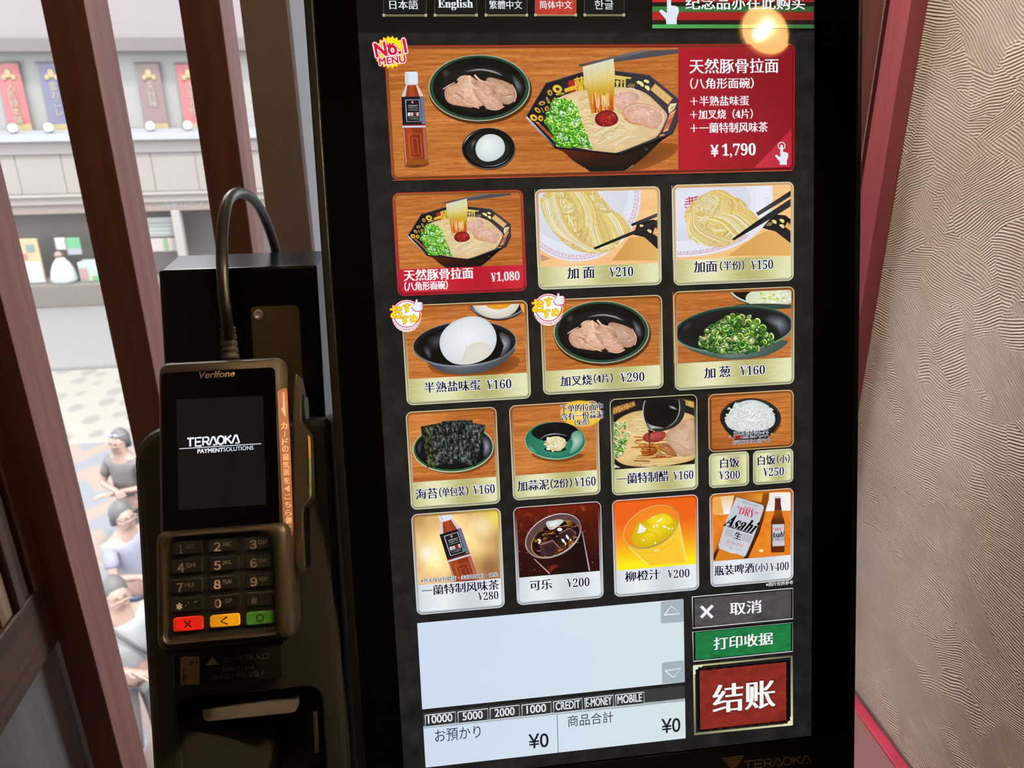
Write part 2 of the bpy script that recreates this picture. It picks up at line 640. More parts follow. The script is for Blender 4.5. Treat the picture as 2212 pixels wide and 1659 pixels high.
# banners in the showcase
for px, col, txt, lab in ((26, (224, 92, 96), '人形焼本舗', 'red hanging banner with pale lettering, at the left edge of the window'),
                          (118, (112, 108, 160), '雷おこし', 'navy hanging banner beside the lone wooden slat'),
                          (327, (156, 112, 112), '天麩羅', 'maroon hanging banner with cream lettering between two slats'),
                          (412, (232, 88, 92), '浅草名物', 'red hanging banner half hidden by the slat behind the cable')):
    yb = YF + 0.18
    p = on_plane_y(px, 196, yb)
    t = thing('banner', lab, 'banner', (p.x, yb, p.z - 0.75), 'banners in the showcase across the street')
    mt = ext('banner cloth', col, 1.35)
    mb = MB()
    n = 8
    vs = []
    for j in range(n + 1):
        zv = 0.58 - 1.30 * j / n
        for i in range(5):
            vs.append((p.x + (i / 4 - 0.5) * 0.50, yb + 0.012 * math.sin(i * 1.6 + j * 0.4), p.z + zv))
    vs += [(a, bb + 0.01, c) for a, bb, c in vs]
    nn = (n + 1) * 5
    fs = []
    for j in range(n):
        for i in range(4):
            q = (j * 5 + i, (j + 1) * 5 + i, (j + 1) * 5 + i + 1, j * 5 + i + 1)
            fs += [q, tuple(nn + a for a in q[::-1])]
    mb.add(vs, fs, True)
    mb.build('cloth', mt, t, Matrix.Identity(4))
    mb = MB()
    for k, chh in enumerate(txt):
        v, f = glyphs(chh, 0.19)
        mb.add(v, f, M=Matrix.Translation((p.x, yb - 0.022, p.z + 0.02 - 0.18 * k)) @ FACE)
    mb.build('lettering', E_CREAMTXT, t, Matrix.Identity(4))
    mb = MB()
    mb.ball((p.x, yb - 0.02, p.z + 0.36), (0.075, 0.01, 0.12), 10, 6)
    mb.ball((p.x - 0.1, yb - 0.02, p.z + 0.28), (0.05, 0.01, 0.07), 10, 6)
    mb.ball((p.x + 0.1, yb - 0.02, p.z + 0.28), (0.05, 0.01, 0.07), 10, 6)
    mb.build('crest', E_GOLD, t, Matrix.Identity(4))
    MB().box(p.x - 0.25, yb - 0.005, p.z - 0.90, p.x + 0.25, yb + 0.02, p.z - 0.72).build('fringe', E_GOLD, t, Matrix.Identity(4))
    MB().tube([(p.x - 0.29, yb, p.z + 0.59), (p.x + 0.29, yb, p.z + 0.59)], 0.02, 8).build('rod', E_DARK, t, Matrix.Identity(4))

mglob, nt, pb = newmat('lit white globe')
pb.inputs['Emission Color'].default_value = (0.95, 1, 0.98, 1)
pb.inputs['Emission Strength'].default_value = 0.8
for px, py, lab in ((30, 288, 'small white globe lamp under the leftmost red banner'), (107, 287, 'small white globe lamp under the navy banner'),
                    (326, 283, 'small white globe lamp under the maroon banner'), (407, 281, 'small white globe lamp under the red banner by the cable slat')):
    p = on_plane_y(px, py, YF - 0.12)
    zsill = zz(-0.0555)
    t = thing('globe_lamp', lab, 'lamp', (p.x, YF - 0.12, zsill), 'globe lamps along the showcase sill')
    MB().ball((p.x, YF - 0.12, zsill + 0.13), 0.085).build('globe', mglob, t, Matrix.Identity(4))
    MB().lathe([(0.05, 0), (0.05, 0.02), (0.03, 0.05)], 12).build('base', E_DARK, t, Matrix.Translation((p.x, YF - 0.12, zsill)))


def goods(name, px0, py0, px1, py1, rgb, lab, cat, dy=0.25, d=0.06, dots=(), parent_name='panel'):
    a = on_plane_y(px0, py1, YF + dy)
    c = on_plane_y(px1, py0, YF + dy)
    x0, x1 = min(a.x, c.x), max(a.x, c.x)
    z0 = max(a.z, zz(-0.2335))
    t = thing(name, lab, cat, ((x0 + x1) / 2, YF + dy, z0))
    MB().box(x0, YF + dy, z0, x1, YF + dy + d, c.z).build('panel', ext(name + ' face', rgb, 1.1), t, Matrix.Identity(4), 0.01)
    for nm, u0, v0, u1, v1, rg in dots:
        MB().box(x0 + (x1 - x0) * u0, YF + dy - 0.015, z0 + (c.z - z0) * v0, x0 + (x1 - x0) * u1, YF + dy + 0.01, z0 + (c.z - z0) * v1).build(nm, ext(nm + ' ink', rg, 1.1), t, Matrix.Identity(4))
    return t


goods('poster_board', 44, 516, 78, 614, (232, 206, 150), 'yellow shop poster board with a pale lower half seen beside the left slat', 'sign',
      dots=(('blue_spot', 0.55, 0.72, 0.85, 0.88, (130, 160, 170)), ('red_patch', 0.05, 0.55, 0.5, 0.68, (220, 120, 110)), ('pale_notice', 0.0, 0.02, 0.98, 0.5, (226, 232, 232))))
goods('shop_sign', 148, 514, 170, 550, (96, 196, 130), 'small green and lilac shop sign above the counter', 'sign', dots=(('lower_strip', 0.0, 0.0, 1.0, 0.36, (190, 186, 206)),))
goods('price_card', 122, 514, 138, 540, (226, 228, 234), 'narrow white card hung next to the green shop sign', 'sign')
goods('display_case', 176, 566, 212, 614, (206, 226, 222), 'pale shop display case with pink goods near the lone slat', 'display case', d=0.4,
      dots=(('pink_goods', 0.05, 0.1, 0.4, 0.7, (214, 160, 158)), ('green_goods', 0.6, 0.02, 1.0, 0.28, (90, 196, 130)), ('yellow_goods', 0.48, 0.02, 0.6, 0.28, (232, 226, 130))))
goods('menu_board', 318, 470, 378, 512, (206, 212, 202), 'pale green menu board on the shopfront behind the lone slat', 'sign',
      dots=tuple(('rule', 0.05, 0.12 + 0.2 * k, 0.95, 0.17 + 0.2 * k, (168, 176, 166)) for k in range(4)))
goods('notice_panel', 326, 514, 388, 544, (220, 204, 200), 'pinkish shop notice with a green stripe under the menu board', 'sign', dots=(('green_stripe', 0.45, 0.0, 0.58, 1.0, (120, 184, 116)),))


# ------------------------------------------------------------------ ground
def ground(name, y0, y1, mat, z=ZS):
    o = MB().box(-16, y0, ZS - 0.2, 18, y1, z).build(name, mat, None, Matrix.Identity(4))
    o['kind'] = 'structure'
    return o


KG = 2.35
KN = KG * 8.2
mzig, nt, pb = newmat('zigzag street pavers')
L = nt.links
tc = N(nt, 'ShaderNodeTexCoord')
sp = N(nt, 'ShaderNodeSeparateXYZ')
L.new(tc.outputs['Object'], sp.inputs[0])
tri = N(nt, 'ShaderNodeMath', operation='PINGPONG')
tri.inputs[1].default_value = 0.34
L.new(sp.outputs[0], tri.inputs[0])
ad = N(nt, 'ShaderNodeMath', operation='MULTIPLY_ADD')
ad.inputs[1].default_value = 1.35
L.new(tri.outputs[0], ad.inputs[0])
L.new(sp.outputs[1], ad.inputs[2])
pp = N(nt, 'ShaderNodeMath', operation='PINGPONG')
pp.inputs[1].default_value = 0.46
L.new(ad.outputs[0], pp.inputs[0])
ns = N(nt, 'ShaderNodeTexNoise', Scale=6.0, Detail=2.0)
L.new(tc.outputs['Object'], ns.inputs['Vector'])
a2 = N(nt, 'ShaderNodeMath', operation='MULTIPLY_ADD')
a2.inputs[1].default_value = 0.16
L.new(ns.outputs[0], a2.inputs[0])
L.new(pp.outputs[0], a2.inputs[2])
cr = N(nt, 'ShaderNodeValToRGB')
cr.color_ramp.elements[0].position, cr.color_ramp.elements[1].position = 0.28, 0.34
cr.color_ramp.elements[0].color = (*lin((186, 196, 212)) / KN, 1)
cr.color_ramp.elements[1].color = (*lin((240, 204, 180)) / KN, 1)
L.new(a2.outputs[0], cr.inputs[0])
L.new(cr.outputs[0], pb.inputs['Base Color'])
pb.inputs['Roughness'].default_value = 0.8

mspot, nt, pb = newmat('cream street slabs with grey spots')
L = nt.links
tc = N(nt, 'ShaderNodeTexCoord')
mp = N(nt, 'ShaderNodeMapping')
mp.inputs['Scale'].default_value = (2.3, 1.7, 1.0)
L.new(tc.outputs['Object'], mp.inputs[0])
vo = N(nt, 'ShaderNodeTexVoronoi', Scale=1.0, Randomness=0.55)
L.new(mp.outputs[0], vo.inputs['Vector'])
cr = N(nt, 'ShaderNodeValToRGB')
cr.color_ramp.elements[0].position, cr.color_ramp.elements[1].position = 0.27, 0.36
cr.color_ramp.elements[0].color = (*lin((206, 200, 186)) / KN, 1)
cr.color_ramp.elements[1].color = (*lin((244, 240, 222)) / KN, 1)
L.new(vo.outputs['Distance'], cr.inputs[0])
L.new(cr.outputs[0], pb.inputs['Base Color'])
pb.inputs['Roughness'].default_value = 0.8

ground('street_pavers', 1.6, 11.55, mzig)
ground('street_slabs', 11.55, 15.2, mspot)
ground('pavement', 15.2, 19.84, ext('pale grey pavement', (208, 206, 206), KG, vary=0.04))
ground('kerb', 15.05, 15.2, ext('kerb stone', (176, 172, 168), KG), ZS + 0.02)
ground('shop_floor', 19.84, 22.0, E_BASE)


# ------------------------------------------------------------------ people in the street
SKIN = ext('skin', (226, 176, 152), 1.5)
HAIR = ext('black hair', (84, 76, 80), 2.2)


def skinned(name, joints, edges, mat, parent, W, sub=1, root=0):
    me = bpy.data.meshes.new(name)
    me.from_pydata([j[0] for j in joints], edges, [])
    me.materials.append(mat)
    o = bpy.data.objects.new(name, me)
    COL.objects.link(o)
    m = o.modifiers.new('skin', 'SKIN')
    m.use_smooth_shade = True
    for i, j in enumerate(joints):
        r = j[1]
        me.skin_vertices[0].data[i].radius = r if isinstance(r, tuple) else (r, r)
        me.skin_vertices[0].data[i].use_root = i == root
    if sub:
        m = o.modifiers.new('round', 'SUBSURF')
        m.levels = m.render_levels = sub
    place(o, W, parent)
    return o


def person(label, x, y, rz, el, wr, shirt, trousers, hair=HAIR, group=None, extras=None, z=None, h=1.0):
    """el, wr: elbow and wrist of the left and right arm in body space, which faces -y"""
    z = ZS if z is None else z
    W = Matrix.Translation((x, y, z)) @ Matrix.Rotation(rz, 4, 'Z') @ Matrix.Scale(h, 4)
    t = thing('person', label, 'person', (x, y, z), group)
    J = [((0, 0, 0.95), (0.15, 0.11)), ((0, -0.01, 1.12), (0.14, 0.10)), ((0, 0, 1.30), (0.16, 0.11)), ((0, 0.01, 1.42), (0.10, 0.08)),
         ((0, 0.0, 1.50), 0.055), ((0, -0.02, 1.58), (0.075, 0.085)), ((0, -0.015, 1.66), (0.078, 0.098)), ((0, -0.005, 1.73), (0.055, 0.07))]
    E = [(0, 1), (1, 2), (2, 3), (3, 4), (4, 5), (5, 6), (6, 7)]
    J.append(((0, -0.112, 1.615), 0.014))      # nose
    E.append((5, 8))
    for s in (-1, 1):
        b = len(J)
        J += [((s * 0.077, 0.0, 1.625), 0.016)]                     # ear
        E += [(6, b)]
    arms = []
    for k, s in ((0, -1), (1, 1)):
        b = len(J)
        e, w = Vector(el[k]), Vector(wr[k])
        d = (w - e).normalized()
        hnd = w + d * 0.085
        J += [((s * 0.17, 0.01, 1.40), 0.062), (tuple(e), 0.042), (tuple(w), 0.027), (tuple(hnd), (0.038, 0.020))]
        E += [(3, b), (b, b + 1), (b + 1, b + 2), (b + 2, b + 3)]
        arms.append((e, w))
        side = d.cross(Vector((0, 0, 1))).normalized() if abs(d.z) < 0.9 else Vector((0, 1, 0))
        for q, ln in ((-0.033, 0.070), (-0.011, 0.082), (0.011, 0.078), (0.033, 0.060)):
            c = len(J)
            k1 = hnd + side * q + d * 0.03
            J += [(tuple(k1), 0.010), (tuple(k1 + d * ln * 0.6 + Vector((0, 0, -0.012))), 0.009), (tuple(k1 + d * ln + Vector((0, 0, -0.035))), 0.008)]
            E += [(b + 3, c), (c, c + 1), (c + 1, c + 2)]
        c = len(J)
        k1 = w + d * 0.03 - side * s * 0.04
        J += [(tuple(k1), 0.011), (tuple(k1 + d * 0.05 - side * s * 0.012), 0.009)]
        E += [(b + 2, c), (c, c + 1)]
    legs = []
    for s in (-1, 1):
        b = len(J)
        J += [((s * 0.09, 0, 0.86), 0.095), ((s * 0.10, -0.02, 0.50), 0.062), ((s * 0.11, 0.02, 0.09), 0.04), ((s * 0.12, -0.14, 0.035), (0.04, 0.03))]
        E += [(0, b), (b, b + 1), (b + 1, b + 2), (b + 2, b + 3)]
    body = skinned('body', J, E, SKIN, t, W)
    # clothes
    JS = [((0, 0, 0.93), (0.175, 0.135)), ((0, -0.01, 1.12), (0.165, 0.125)), ((0, 0, 1.30), (0.18, 0.13)), ((0, 0.01, 1.43), (0.12, 0.09))]
    ES = [(0, 1), (1, 2), (2, 3)]
    for k, s in ((0, -1), (1, 1)):
        b = len(JS)
        e = Vector(el[k])
        sh = Vector((s * 0.17, 0.01, 1.40))
        JS += [(tuple(sh), 0.078), (tuple(sh.lerp(e, 0.75)), 0.068)]
        ES += [(3, b), (b, b + 1)]
    skinned('shirt', JS, ES, shirt, t, W)
    JT = [((0, 0, 0.97), (0.165, 0.125))]
    ET = []
    for s in (-1, 1):
        b = len(JT)
        JT += [((s * 0.09, 0, 0.86), 0.112), ((s * 0.10, -0.02, 0.50), 0.085), ((s * 0.11, 0.02, 0.12), 0.07)]
        ET += [(0, b), (b, b + 1), (b + 1, b + 2)]
    skinned('trousers', JT, ET, trousers, t, W)
    mb = MB()
    loops = []
    for j in range(7):
        a = math.pi / 2 * j / 6.2
        zc = 1.655 + 0.125 * math.sin(a)
        loops.append([(0.094 * math.cos(a) * math.cos(q), 0.012 + 0.112 * math.cos(a) * math.sin(q) * (0.8 if math.sin(q) < 0 else 1.0), zc) for q in [2 * math.pi * i / 16 for i in range(16)]])
    back = [(0.088 * math.cos(q), 0.03 + 0.10 * math.sin(q) * (0.25 if math.sin(q) < 0 else 1.0), 1.56) for q in [2 * math.pi * i / 16 for i in range(16)]]
    mb.loft([back] + loops)
    mb.build('hair', hair, t, W)
    for s in (-1, 1):
        MB().ball((s * 0.032, -0.108, 1.652), (0.013, 0.008, 0.008), 8, 6).build('eye', HAIR, t, W)
    MB().ball((0, -0.104, 1.567), (0.024, 0.008, 0.006), 8, 6).build('mouth', HAIR, t, W)
    for s in (-1, 1):
        MB().ball((s * 0.12, -0.07, 0.045), (0.055, 0.14, 0.045), 12, 8).build('shoe', HAIR, t, W)
    if extras:
        extras(t, W)
    return t


def strap(t, W):
    pts = [(-0.13, -0.05, 1.46), (-0.08, -0.14, 1.36), (0.02, -0.15, 1.2), (0.12, -0.15, 1.05), (0.17, -0.1, 0.95)]
    MB().tube(pts, 0.014, 8).build('shoulder_strap', HAIR, t, W)


def shades(t, W):
    mb = MB()
    for s in (-1, 1):
        mb.ball((s * 0.035, -0.085, 1.735), (0.03, 0.012, 0.02), 10, 6)
    mb.tube([(-0.08, 0.02, 1.72), (-0.07, -0.08, 1.735), (0.07, -0.08, 1.735), (0.08, 0.02, 1.72)], 0.005, 6)
    mb.build('sunglasses', E_LEDGE, t, W)


PEOPLE = 'people in the street below'


def street_xy(px, py, hz):
    p = on_plane_z(px, py, ZS + hz)
    return p.x, p.y


x, y = street_xy(257, 948, 1.66)
person('person in a dark brown t-shirt with sunglasses pushed up on the head, arms folded', x, y, math.radians(-18),
       [(-0.27, -0.06, 1.14), (0.27, -0.06, 1.14)], [(0.0, -0.22, 1.16), (-0.02, -0.24, 1.13)],
       ext('dark brown t-shirt', (120, 104, 94), 1.6), ext('grey jeans', (120, 112, 116), 1.6), group=PEOPLE, extras=shades)
x, y = street_xy(262, 1108, 1.66)
person('person with long black hair in a lavender shirt, reaching out with one arm', x, y, math.radians(55),
       [(-0.26, -0.10, 1.16), (0.24, -0.04, 1.14)], [(-0.16, -0.34, 1.20), (0.20, -0.20, 1.05)],
       ext('lavender shirt', (186, 186, 216), 1.5), ext('blue skirt trousers', (110, 140, 190), 1.6), group=PEOPLE)
x, y = street_xy(246, 1270, 1.68)
tw = person('person in a white shirt with a dark crossbody strap looking down at a phone', x, y, math.radians(40),
            [(-0.25, -0.04, 1.13), (0.25, -0.04, 1.13)], [(-0.10, -0.27, 1.12), (0.12, -0.27, 1.13)],
            ext('white shirt', (244, 246, 250), 2.0), ext('dark grey trousers', (112, 110, 112), 1.6), group=PEOPLE, extras=strap)
Wp = Matrix.Translation((x, y, ZS)) @ Matrix.Rotation(math.radians(40), 4, 'Z')
ph = MB().box(-0.035, -0.07, 0, 0.035, 0.07, 0.009).build('mobile_phone', HAIR, None, Wp @ Matrix.Translation((0.06, -0.37, 1.155)) @ Matrix.Rotation(math.radians(25), 4, 'X'), 0.003)
tag(ph, 'dark mobile phone held by the person in the white shirt', 'phone')
p = on_plane_y(140, 612, YF + 0.2)
t = thing('shop_bag', 'white bag on the shop counter across the street beside the green sign', 'bag', (p.x, YF + 0.2, zz(-0.2335)))
MB().lathe([(0.30, 0), (0.31, 0.1), (0.27, 0.3), (0.19, 0.48), (0.11, 0.58), (0.08, 0.62)], 16).build('sack', ext('white bag', (228, 236, 236), 1.1), t, Matrix.Translation((p.x, YF + 0.25, zz(-0.2335))))
MB().ball((p.x - 0.02, YF + 0.25, zz(-0.2335) + 0.68), (0.1, 0.08, 0.09)).build('tie', ext('brown tie', (190, 150, 130), 1.2), t, Matrix.Identity(4))


# ------------------------------------------------------------------ drawing on the lit display
KIOSK = Frame((0.09927, 0.47651, EYE.z - 0.19265), SCREEN_TILT)
CROPS = {'px': (0, 0, 1.0), 'hero': (800, 60, 3.2529), 'bowl': (1130, 120, 5.9257), 'tr': (1400, 0, 4.1475), 'top': (640, 0, 2.8359),
         'r1a': (830, 390, 4.8087), 'r1b': (1280, 380, 4.8087), 'r2a': (830, 620, 4.8087), 'r2b': (1280, 610, 4.8087),
         'r3a': (860, 850, 4.9156), 'r3b': (1300, 830, 5.0273), 'r4a': (860, 1070, 4.9156), 'r4b': (1310, 1040, 5.1442),
         'bot': (870, 1280, 3.4031), 'btn': (1460, 1250, 4.0568)}
RND = random.Random(7)


def vnoise(x, y, seed=0):
    x = np.asarray(x, float)
    y = np.asarray(y, float)
    xi, yi = np.floor(x), np.floor(y)
    fx, fy = x - xi, y - yi
    fx, fy = fx * fx * (3 - 2 * fx), fy * fy * (3 - 2 * fy)

    def h(a, b):
        t = np.sin(a * 127.1 + b * 311.7 + seed * 74.7) * 43758.5453
        return t - np.floor(t)
    return (h(xi, yi) * (1 - fx) + h(xi + 1, yi) * fx) * (1 - fy) + (h(xi, yi + 1) * (1 - fx) + h(xi + 1, yi + 1) * fx) * fy


def fbm(x, y, seed=0, o=4):
    s, a, t = 0, 1.0, 0
    for k in range(o):
        s = s + a * vnoise(x * 2 ** k, y * 2 ** k, seed + k)
        t += a
        a *= 0.55
    return s / t


def mixc(a, b, t):
    a, b, t = np.asarray(a, float), np.asarray(b, float), np.asarray(t, float)
    return a + (b - a) * np.clip(t, 0, 1)[:, None]


GLYPH = {}


def glyph(body, off=0.0):
    k = (body, off)
    if k not in GLYPH:
        c = bpy.data.curves.new('t', 'FONT')
        c.body = body
        c.size = 1.0
        c.offset = off
        c.resolution_u = 4
        o = bpy.data.objects.new('t', c)
        COL.objects.link(o)
        dg = bpy.context.evaluated_depsgraph_get()
        me = bpy.data.meshes.new_from_object(o.evaluated_get(dg))
        me.calc_loop_triangles()
        V = np.array([p.co[:2] for p in me.vertices])
        T = np.array([t.vertices[:] for t in me.loop_triangles])
        bpy.data.objects.remove(o)
        bpy.data.curves.remove(c)
        bpy.data.meshes.remove(me)
        lo, hi = V.min(0), V.max(0)
        GLYPH[k] = ((V - lo) / np.maximum(hi - lo, 1e-6), T, hi - lo)
    return GLYPH[k]


BOLDNUM = {ord('0') + i: chr(0x1D7CE + i) for i in range(10)}


def serif(s):
    out = ''
    for ch in s:
        if ch.isdigit():
            out += chr(0x1D7CE + int(ch))
        elif 'A' <= ch <= 'Z':
            out += chr(0x1D400 + ord(ch) - 65)
        elif 'a' <= ch <= 'z':
            out += chr(0x1D41A + ord(ch) - 97)
        else:
            out += ch
    return out


class Art:
    STEP = 1.5e-6

    def __init__(s, frame=KIOSK, crop='px', clip=None, h=0.0):
        s.fr, s.h, s.clip = frame, h, clip
        s.V, s.T, s.C, s.Z = [], [], [], []
        s.n = 0
        s.layer = 0
        s.aff = None
        s.crop(crop)

    def crop(s, name, aff=None):
        s.cx, s.cy, s.cs = CROPS[name]
        s.aff = aff
        return s

    def uv(s, P):
        P = np.atleast_2d(np.asarray(P, float))
        if s.aff is not None:
            P = s.aff(P)
        return s.fr.uvs(P / s.cs + np.array([s.cx, s.cy]), s.h)

    def scale(s, p):
        """metres per drawing unit near point p"""
        q = s.uv([p, (p[0] + 10, p[1]), (p[0], p[1] + 10)])
        return abs(q[1][0] - q[0][0]) / 10, abs(q[2][1] - q[0][1]) / 10

    def put(s, V, T, C, newlayer=True):
        V = np.asarray(V, float)
        T = np.asarray(T, int)
        C = np.asarray(C, float)
        if C.ndim == 1:
            C = np.tile(C, (len(V), 1))
        C = lin(np.clip(C, 0, 255))
        if newlayer:
            s.layer += 1
        if s.clip is not None:
            x0, y0, x1, y1 = s.clip
            ins = (V[:, 0] >= x0 - 1e-9) & (V[:, 0] <= x1 + 1e-9) & (V[:, 1] >= y0 - 1e-9) & (V[:, 1] <= y1 + 1e-9)
            tin = ins[T].all(1)
            lo, hi = V[T].min(1), V[T].max(1)
            tout = (hi[:, 0] <= x0) | (lo[:, 0] >= x1) | (hi[:, 1] <= y0) | (lo[:, 1] >= y1)
            cut = T[~tin & ~tout]
            T = T[tin]
            nv, nc, ntri = [], [], []
            b = len(V)
            for t in cut:
                poly = [np.concatenate([V[i], C[i]]) for i in t]
                for ax, sg, lim in ((0, 1, x0), (0, -1, x1), (1, 1, y0), (1, -1, y1)):
                    out = []
                    for i in range(len(poly)):
                        a, q = poly[i], poly[(i + 1) % len(poly)]
                        da, dq = sg * (a[ax] - lim), sg * (q[ax] - lim)
                        if da >= 0:
                            out.append(a)
                        if (da < 0) != (dq < 0):
                            out.append(a + (q - a) * (da / (da - dq)))
                    poly = out
                    if len(poly) < 3:
                        break
                if len(poly) >= 3:
                    i0 = b + len(nv)
                    nv += [p[:2] for p in poly]
                    nc += [p[2:] for p in poly]
                    ntri += [(i0, i0 + k, i0 + k + 1) for k in range(1, len(poly) - 1)]
            if nv:
                V = np.vstack([V, nv])
                C = np.vstack([C, nc])
                T = np.vstack([T, ntri]) if len(T) else np.array(ntri)
        if not len(T):
            return s
        s.V.append(V)
        s.C.append(C)
        s.T.append(T + s.n)
        s.Z.append(np.full(len(V), s.layer * s.STEP))
        s.n += len(V)
        return s

    # --- shapes, given in drawing units of the current crop
    def poly(s, P, col, uvspace=False):
        P = np.asarray(P, float)
        T = geometry.tessellate_polygon([[Vector((p[0], p[1], 0)) for p in P]])
        if not T:
            return s
        c = col(P) if callable(col) else col
        return s.put(P if uvspace else s.uv(P), np.array(T), c)

    def quadgrid(s, x0, y0, x1, y1, func, nx, ny, uvspace=False):
        gx, gy = np.meshgrid(np.linspace(x0, x1, nx + 1), np.linspace(y0, y1, ny + 1))
        P = np.stack([gx.ravel(), gy.ravel()], 1)
        i = np.arange(nx * ny)
        a = (i // nx) * (nx + 1) + i % nx
        T = np.concatenate([np.stack([a, a + 1, a + nx + 2], 1), np.stack([a, a + nx + 2, a + nx + 1], 1)])
        return s.put(P if uvspace else s.uv(P), T, func(P))

    def blob(s, P, edge, mid, cen=None, rings=4, func=None, power=1.0):
        """outline P shaded from its edge colour to its middle colour"""
        P = np.asarray(P, float)
        c = P.mean(0) if cen is None else np.asarray(cen, float)
        n = len(P)
        V, C = [], []
        for k in range(rings):
            t = k / rings
            V.append(P + (c - P) * t)
            C.append(np.tile(np.asarray(edge, float) + (np.asarray(mid, float) - np.asarray(edge, float)) * t ** power, (n, 1)))
        V.append(c[None])
        C.append(np.asarray(mid, float)[None])
        V, C = np.vstack(V), np.vstack(C)
        T = []
        for k in range(rings - 1):
            for i in range(n):
                a, b = k * n + i, k * n + (i + 1) % n
                T += [(a, b, b + n), (a, b + n, a + n)]
        T += [((rings - 1) * n + i, (rings - 1) * n + (i + 1) % n, rings * n) for i in range(n)]
        if func is not None:
            C = func(V, C)
        return s.put(s.uv(V), T, C)

    @staticmethod
    def ell(cx, cy, rx, ry, rot=0.0, n=40, a0=0.0, a1=360.0):
        a = np.radians(np.linspace(a0, a1, n, endpoint=(a1 - a0) < 360))
        x, y = rx * np.cos(a), ry * np.sin(a)
        r = math.radians(rot)
        return np.stack([cx + x * math.cos(r) - y * math.sin(r), cy + x * math.sin(r) + y * math.cos(r)], 1)

    def ellipse(s, cx, cy, rx, ry, edge, mid=None, rot=0.0, n=40, cen=None, rings=3, power=1.0):
        return s.blob(s.ell(cx, cy, rx, ry, rot, n), edge, edge if mid is None else mid, cen, rings if mid is not None else 1, power=power)

    def line(s, P, w, col, closed=False, edge=None, w1=None):
        """stroke along P; col one colour, or a list of colours along the path; edge darkens the borders"""
        P = np.asarray(P, float)
        if closed:
            P = np.vstack([P, P[:1]])
        n = len(P)
        d = np.gradient(P, axis=0)
        d /= np.maximum(np.linalg.norm(d, axis=1), 1e-9)[:, None]
        nr = np.stack([-d[:, 1], d[:, 0]], 1)
        ww = np.linspace(w, w if w1 is None else w1, n)[:, None] / 2
        C = np.asarray(col, float)
        if C.ndim == 2:
            t = np.linspace(0, len(C) - 1, n)
            i = np.minimum(t.astype(int), len(C) - 2)
            C = C[i] + (C[i + 1] - C[i]) * (t - i)[:, None]
        else:
            C = np.tile(C, (n, 1))
        if edge is None:
            V = np.vstack([P - nr * ww, P + nr * ww])
            CC = np.vstack([C, C])
            rows = 2
        else:
            V = np.vstack([P - nr * ww, P, P + nr * ww])
            CC = np.vstack([C * edge, C, C * edge])
            rows = 3
        T = []
        for r in range(rows - 1):
            for i in range(n - 1):
                a = r * n + i
                T += [(a, a + 1, a + n + 1), (a, a + n + 1, a + n)]
        return s.put(s.uv(V), T, CC)

    def text(s, body, p0, p1, h, col, kind='sans', outline=None, ow=0.035, bold=0.0, tilt=False, yen=False, thin=0.0, shear=0.0):
        """body fills the line from p0 to p1 (mid height ends), h high"""
        body = serif(body) if kind in ('serif', 'mincho') else body
        off = thin if kind != 'mincho' else -0.0025
        V, T, sz = glyph(body, off)
        a, b = s.uv([p0, p1])
        if not tilt:
            a[1] = b[1] = (a[1] + b[1]) / 2
        hv = h * (s.scale(p0)[1] + s.scale(p1)[1]) / 2
        em = hv / sz[1]
        ax = b - a
        L = np.linalg.norm(ax)
        ax = ax / L
        up = np.array([-ax[1], ax[0]])
        def lay(dx, dy):
            x = V[:, 0] * L + dx * em + shear * (V[:, 1] - 0.5) * hv
            y = (V[:, 1] - 0.5) * hv + dy * em
            return a + x[:, None] * ax + y[:, None] * up
        if kind == 'mincho':
            smear = [(-0.023 - bold, 0), (-0.008, 0), (0.008, 0), (0.023 + bold, 0)]
        elif bold:
            smear = [(-bold, -bold * .7), (bold, -bold * .7), (-bold, bold * .7), (bold, bold * .7), (0, 0)]
        else:
            smear = [(0, 0)]
        if outline is not None:
            s.layer += 1
            r = ow + bold
            for k in range(8):
                q = math.pi / 4 * k
                s.put(lay(math.cos(q) * (r + (0.014 if kind == 'mincho' else 0)), math.sin(q) * r), T, outline, False)
        s.layer += 1
        for dx, dy in smear:
            s.put(lay(dx, dy), T, col, False)
        return s

    def build(s, name, parent, mat=None, label=None, h=0.0002, kind=None):
        V = np.vstack(s.V)
        C = np.vstack(s.C)
        T = np.vstack(s.T)
        Z = np.concatenate(s.Z)
        # triangles face the room
        a, b, c = V[T[:, 0]], V[T[:, 1]], V[T[:, 2]]
        ar = (b[:, 0] - a[:, 0]) * (c[:, 1] - a[:, 1]) - (b[:, 1] - a[:, 1]) * (c[:, 0] - a[:, 0])
        T = np.where((ar < 0)[:, None], T[:, ::-1], T)
        T = T[np.abs(ar) > 1e-14]
        o2 = (V.min(0) + V.max(0)) / 2
        me = bpy.data.meshes.new(name)
        me.vertices.add(len(V))
        me.vertices.foreach_set('co', np.concatenate([V - o2, Z[:, None]], 1).astype(np.float32).ravel())
        me.loops.add(len(T) * 3)
        me.loops.foreach_set('vertex_index', T.astype(np.int32).ravel())
        me.polygons.add(len(T))
        me.polygons.foreach_set('loop_start', np.arange(0, len(T) * 3, 3, dtype=np.int32))
        me.update(calc_edges=True)
        at = me.color_attributes.new('ink', 'FLOAT_COLOR', 'POINT')
        at.data.foreach_set('color', np.concatenate([C, np.ones((len(C), 1))], 1).astype(np.float32).ravel())
        me.materials.append(mat or M_DISPLAY)
        o = bpy.data.objects.new(name, me)
        COL.objects.link(o)
        place(o, s.fr.M @ Matrix.Translation((o2[0], o2[1], s.h + h)), parent)
        if label:
            o['label'] = label
        if kind:
            o['kind'] = kind
        return o


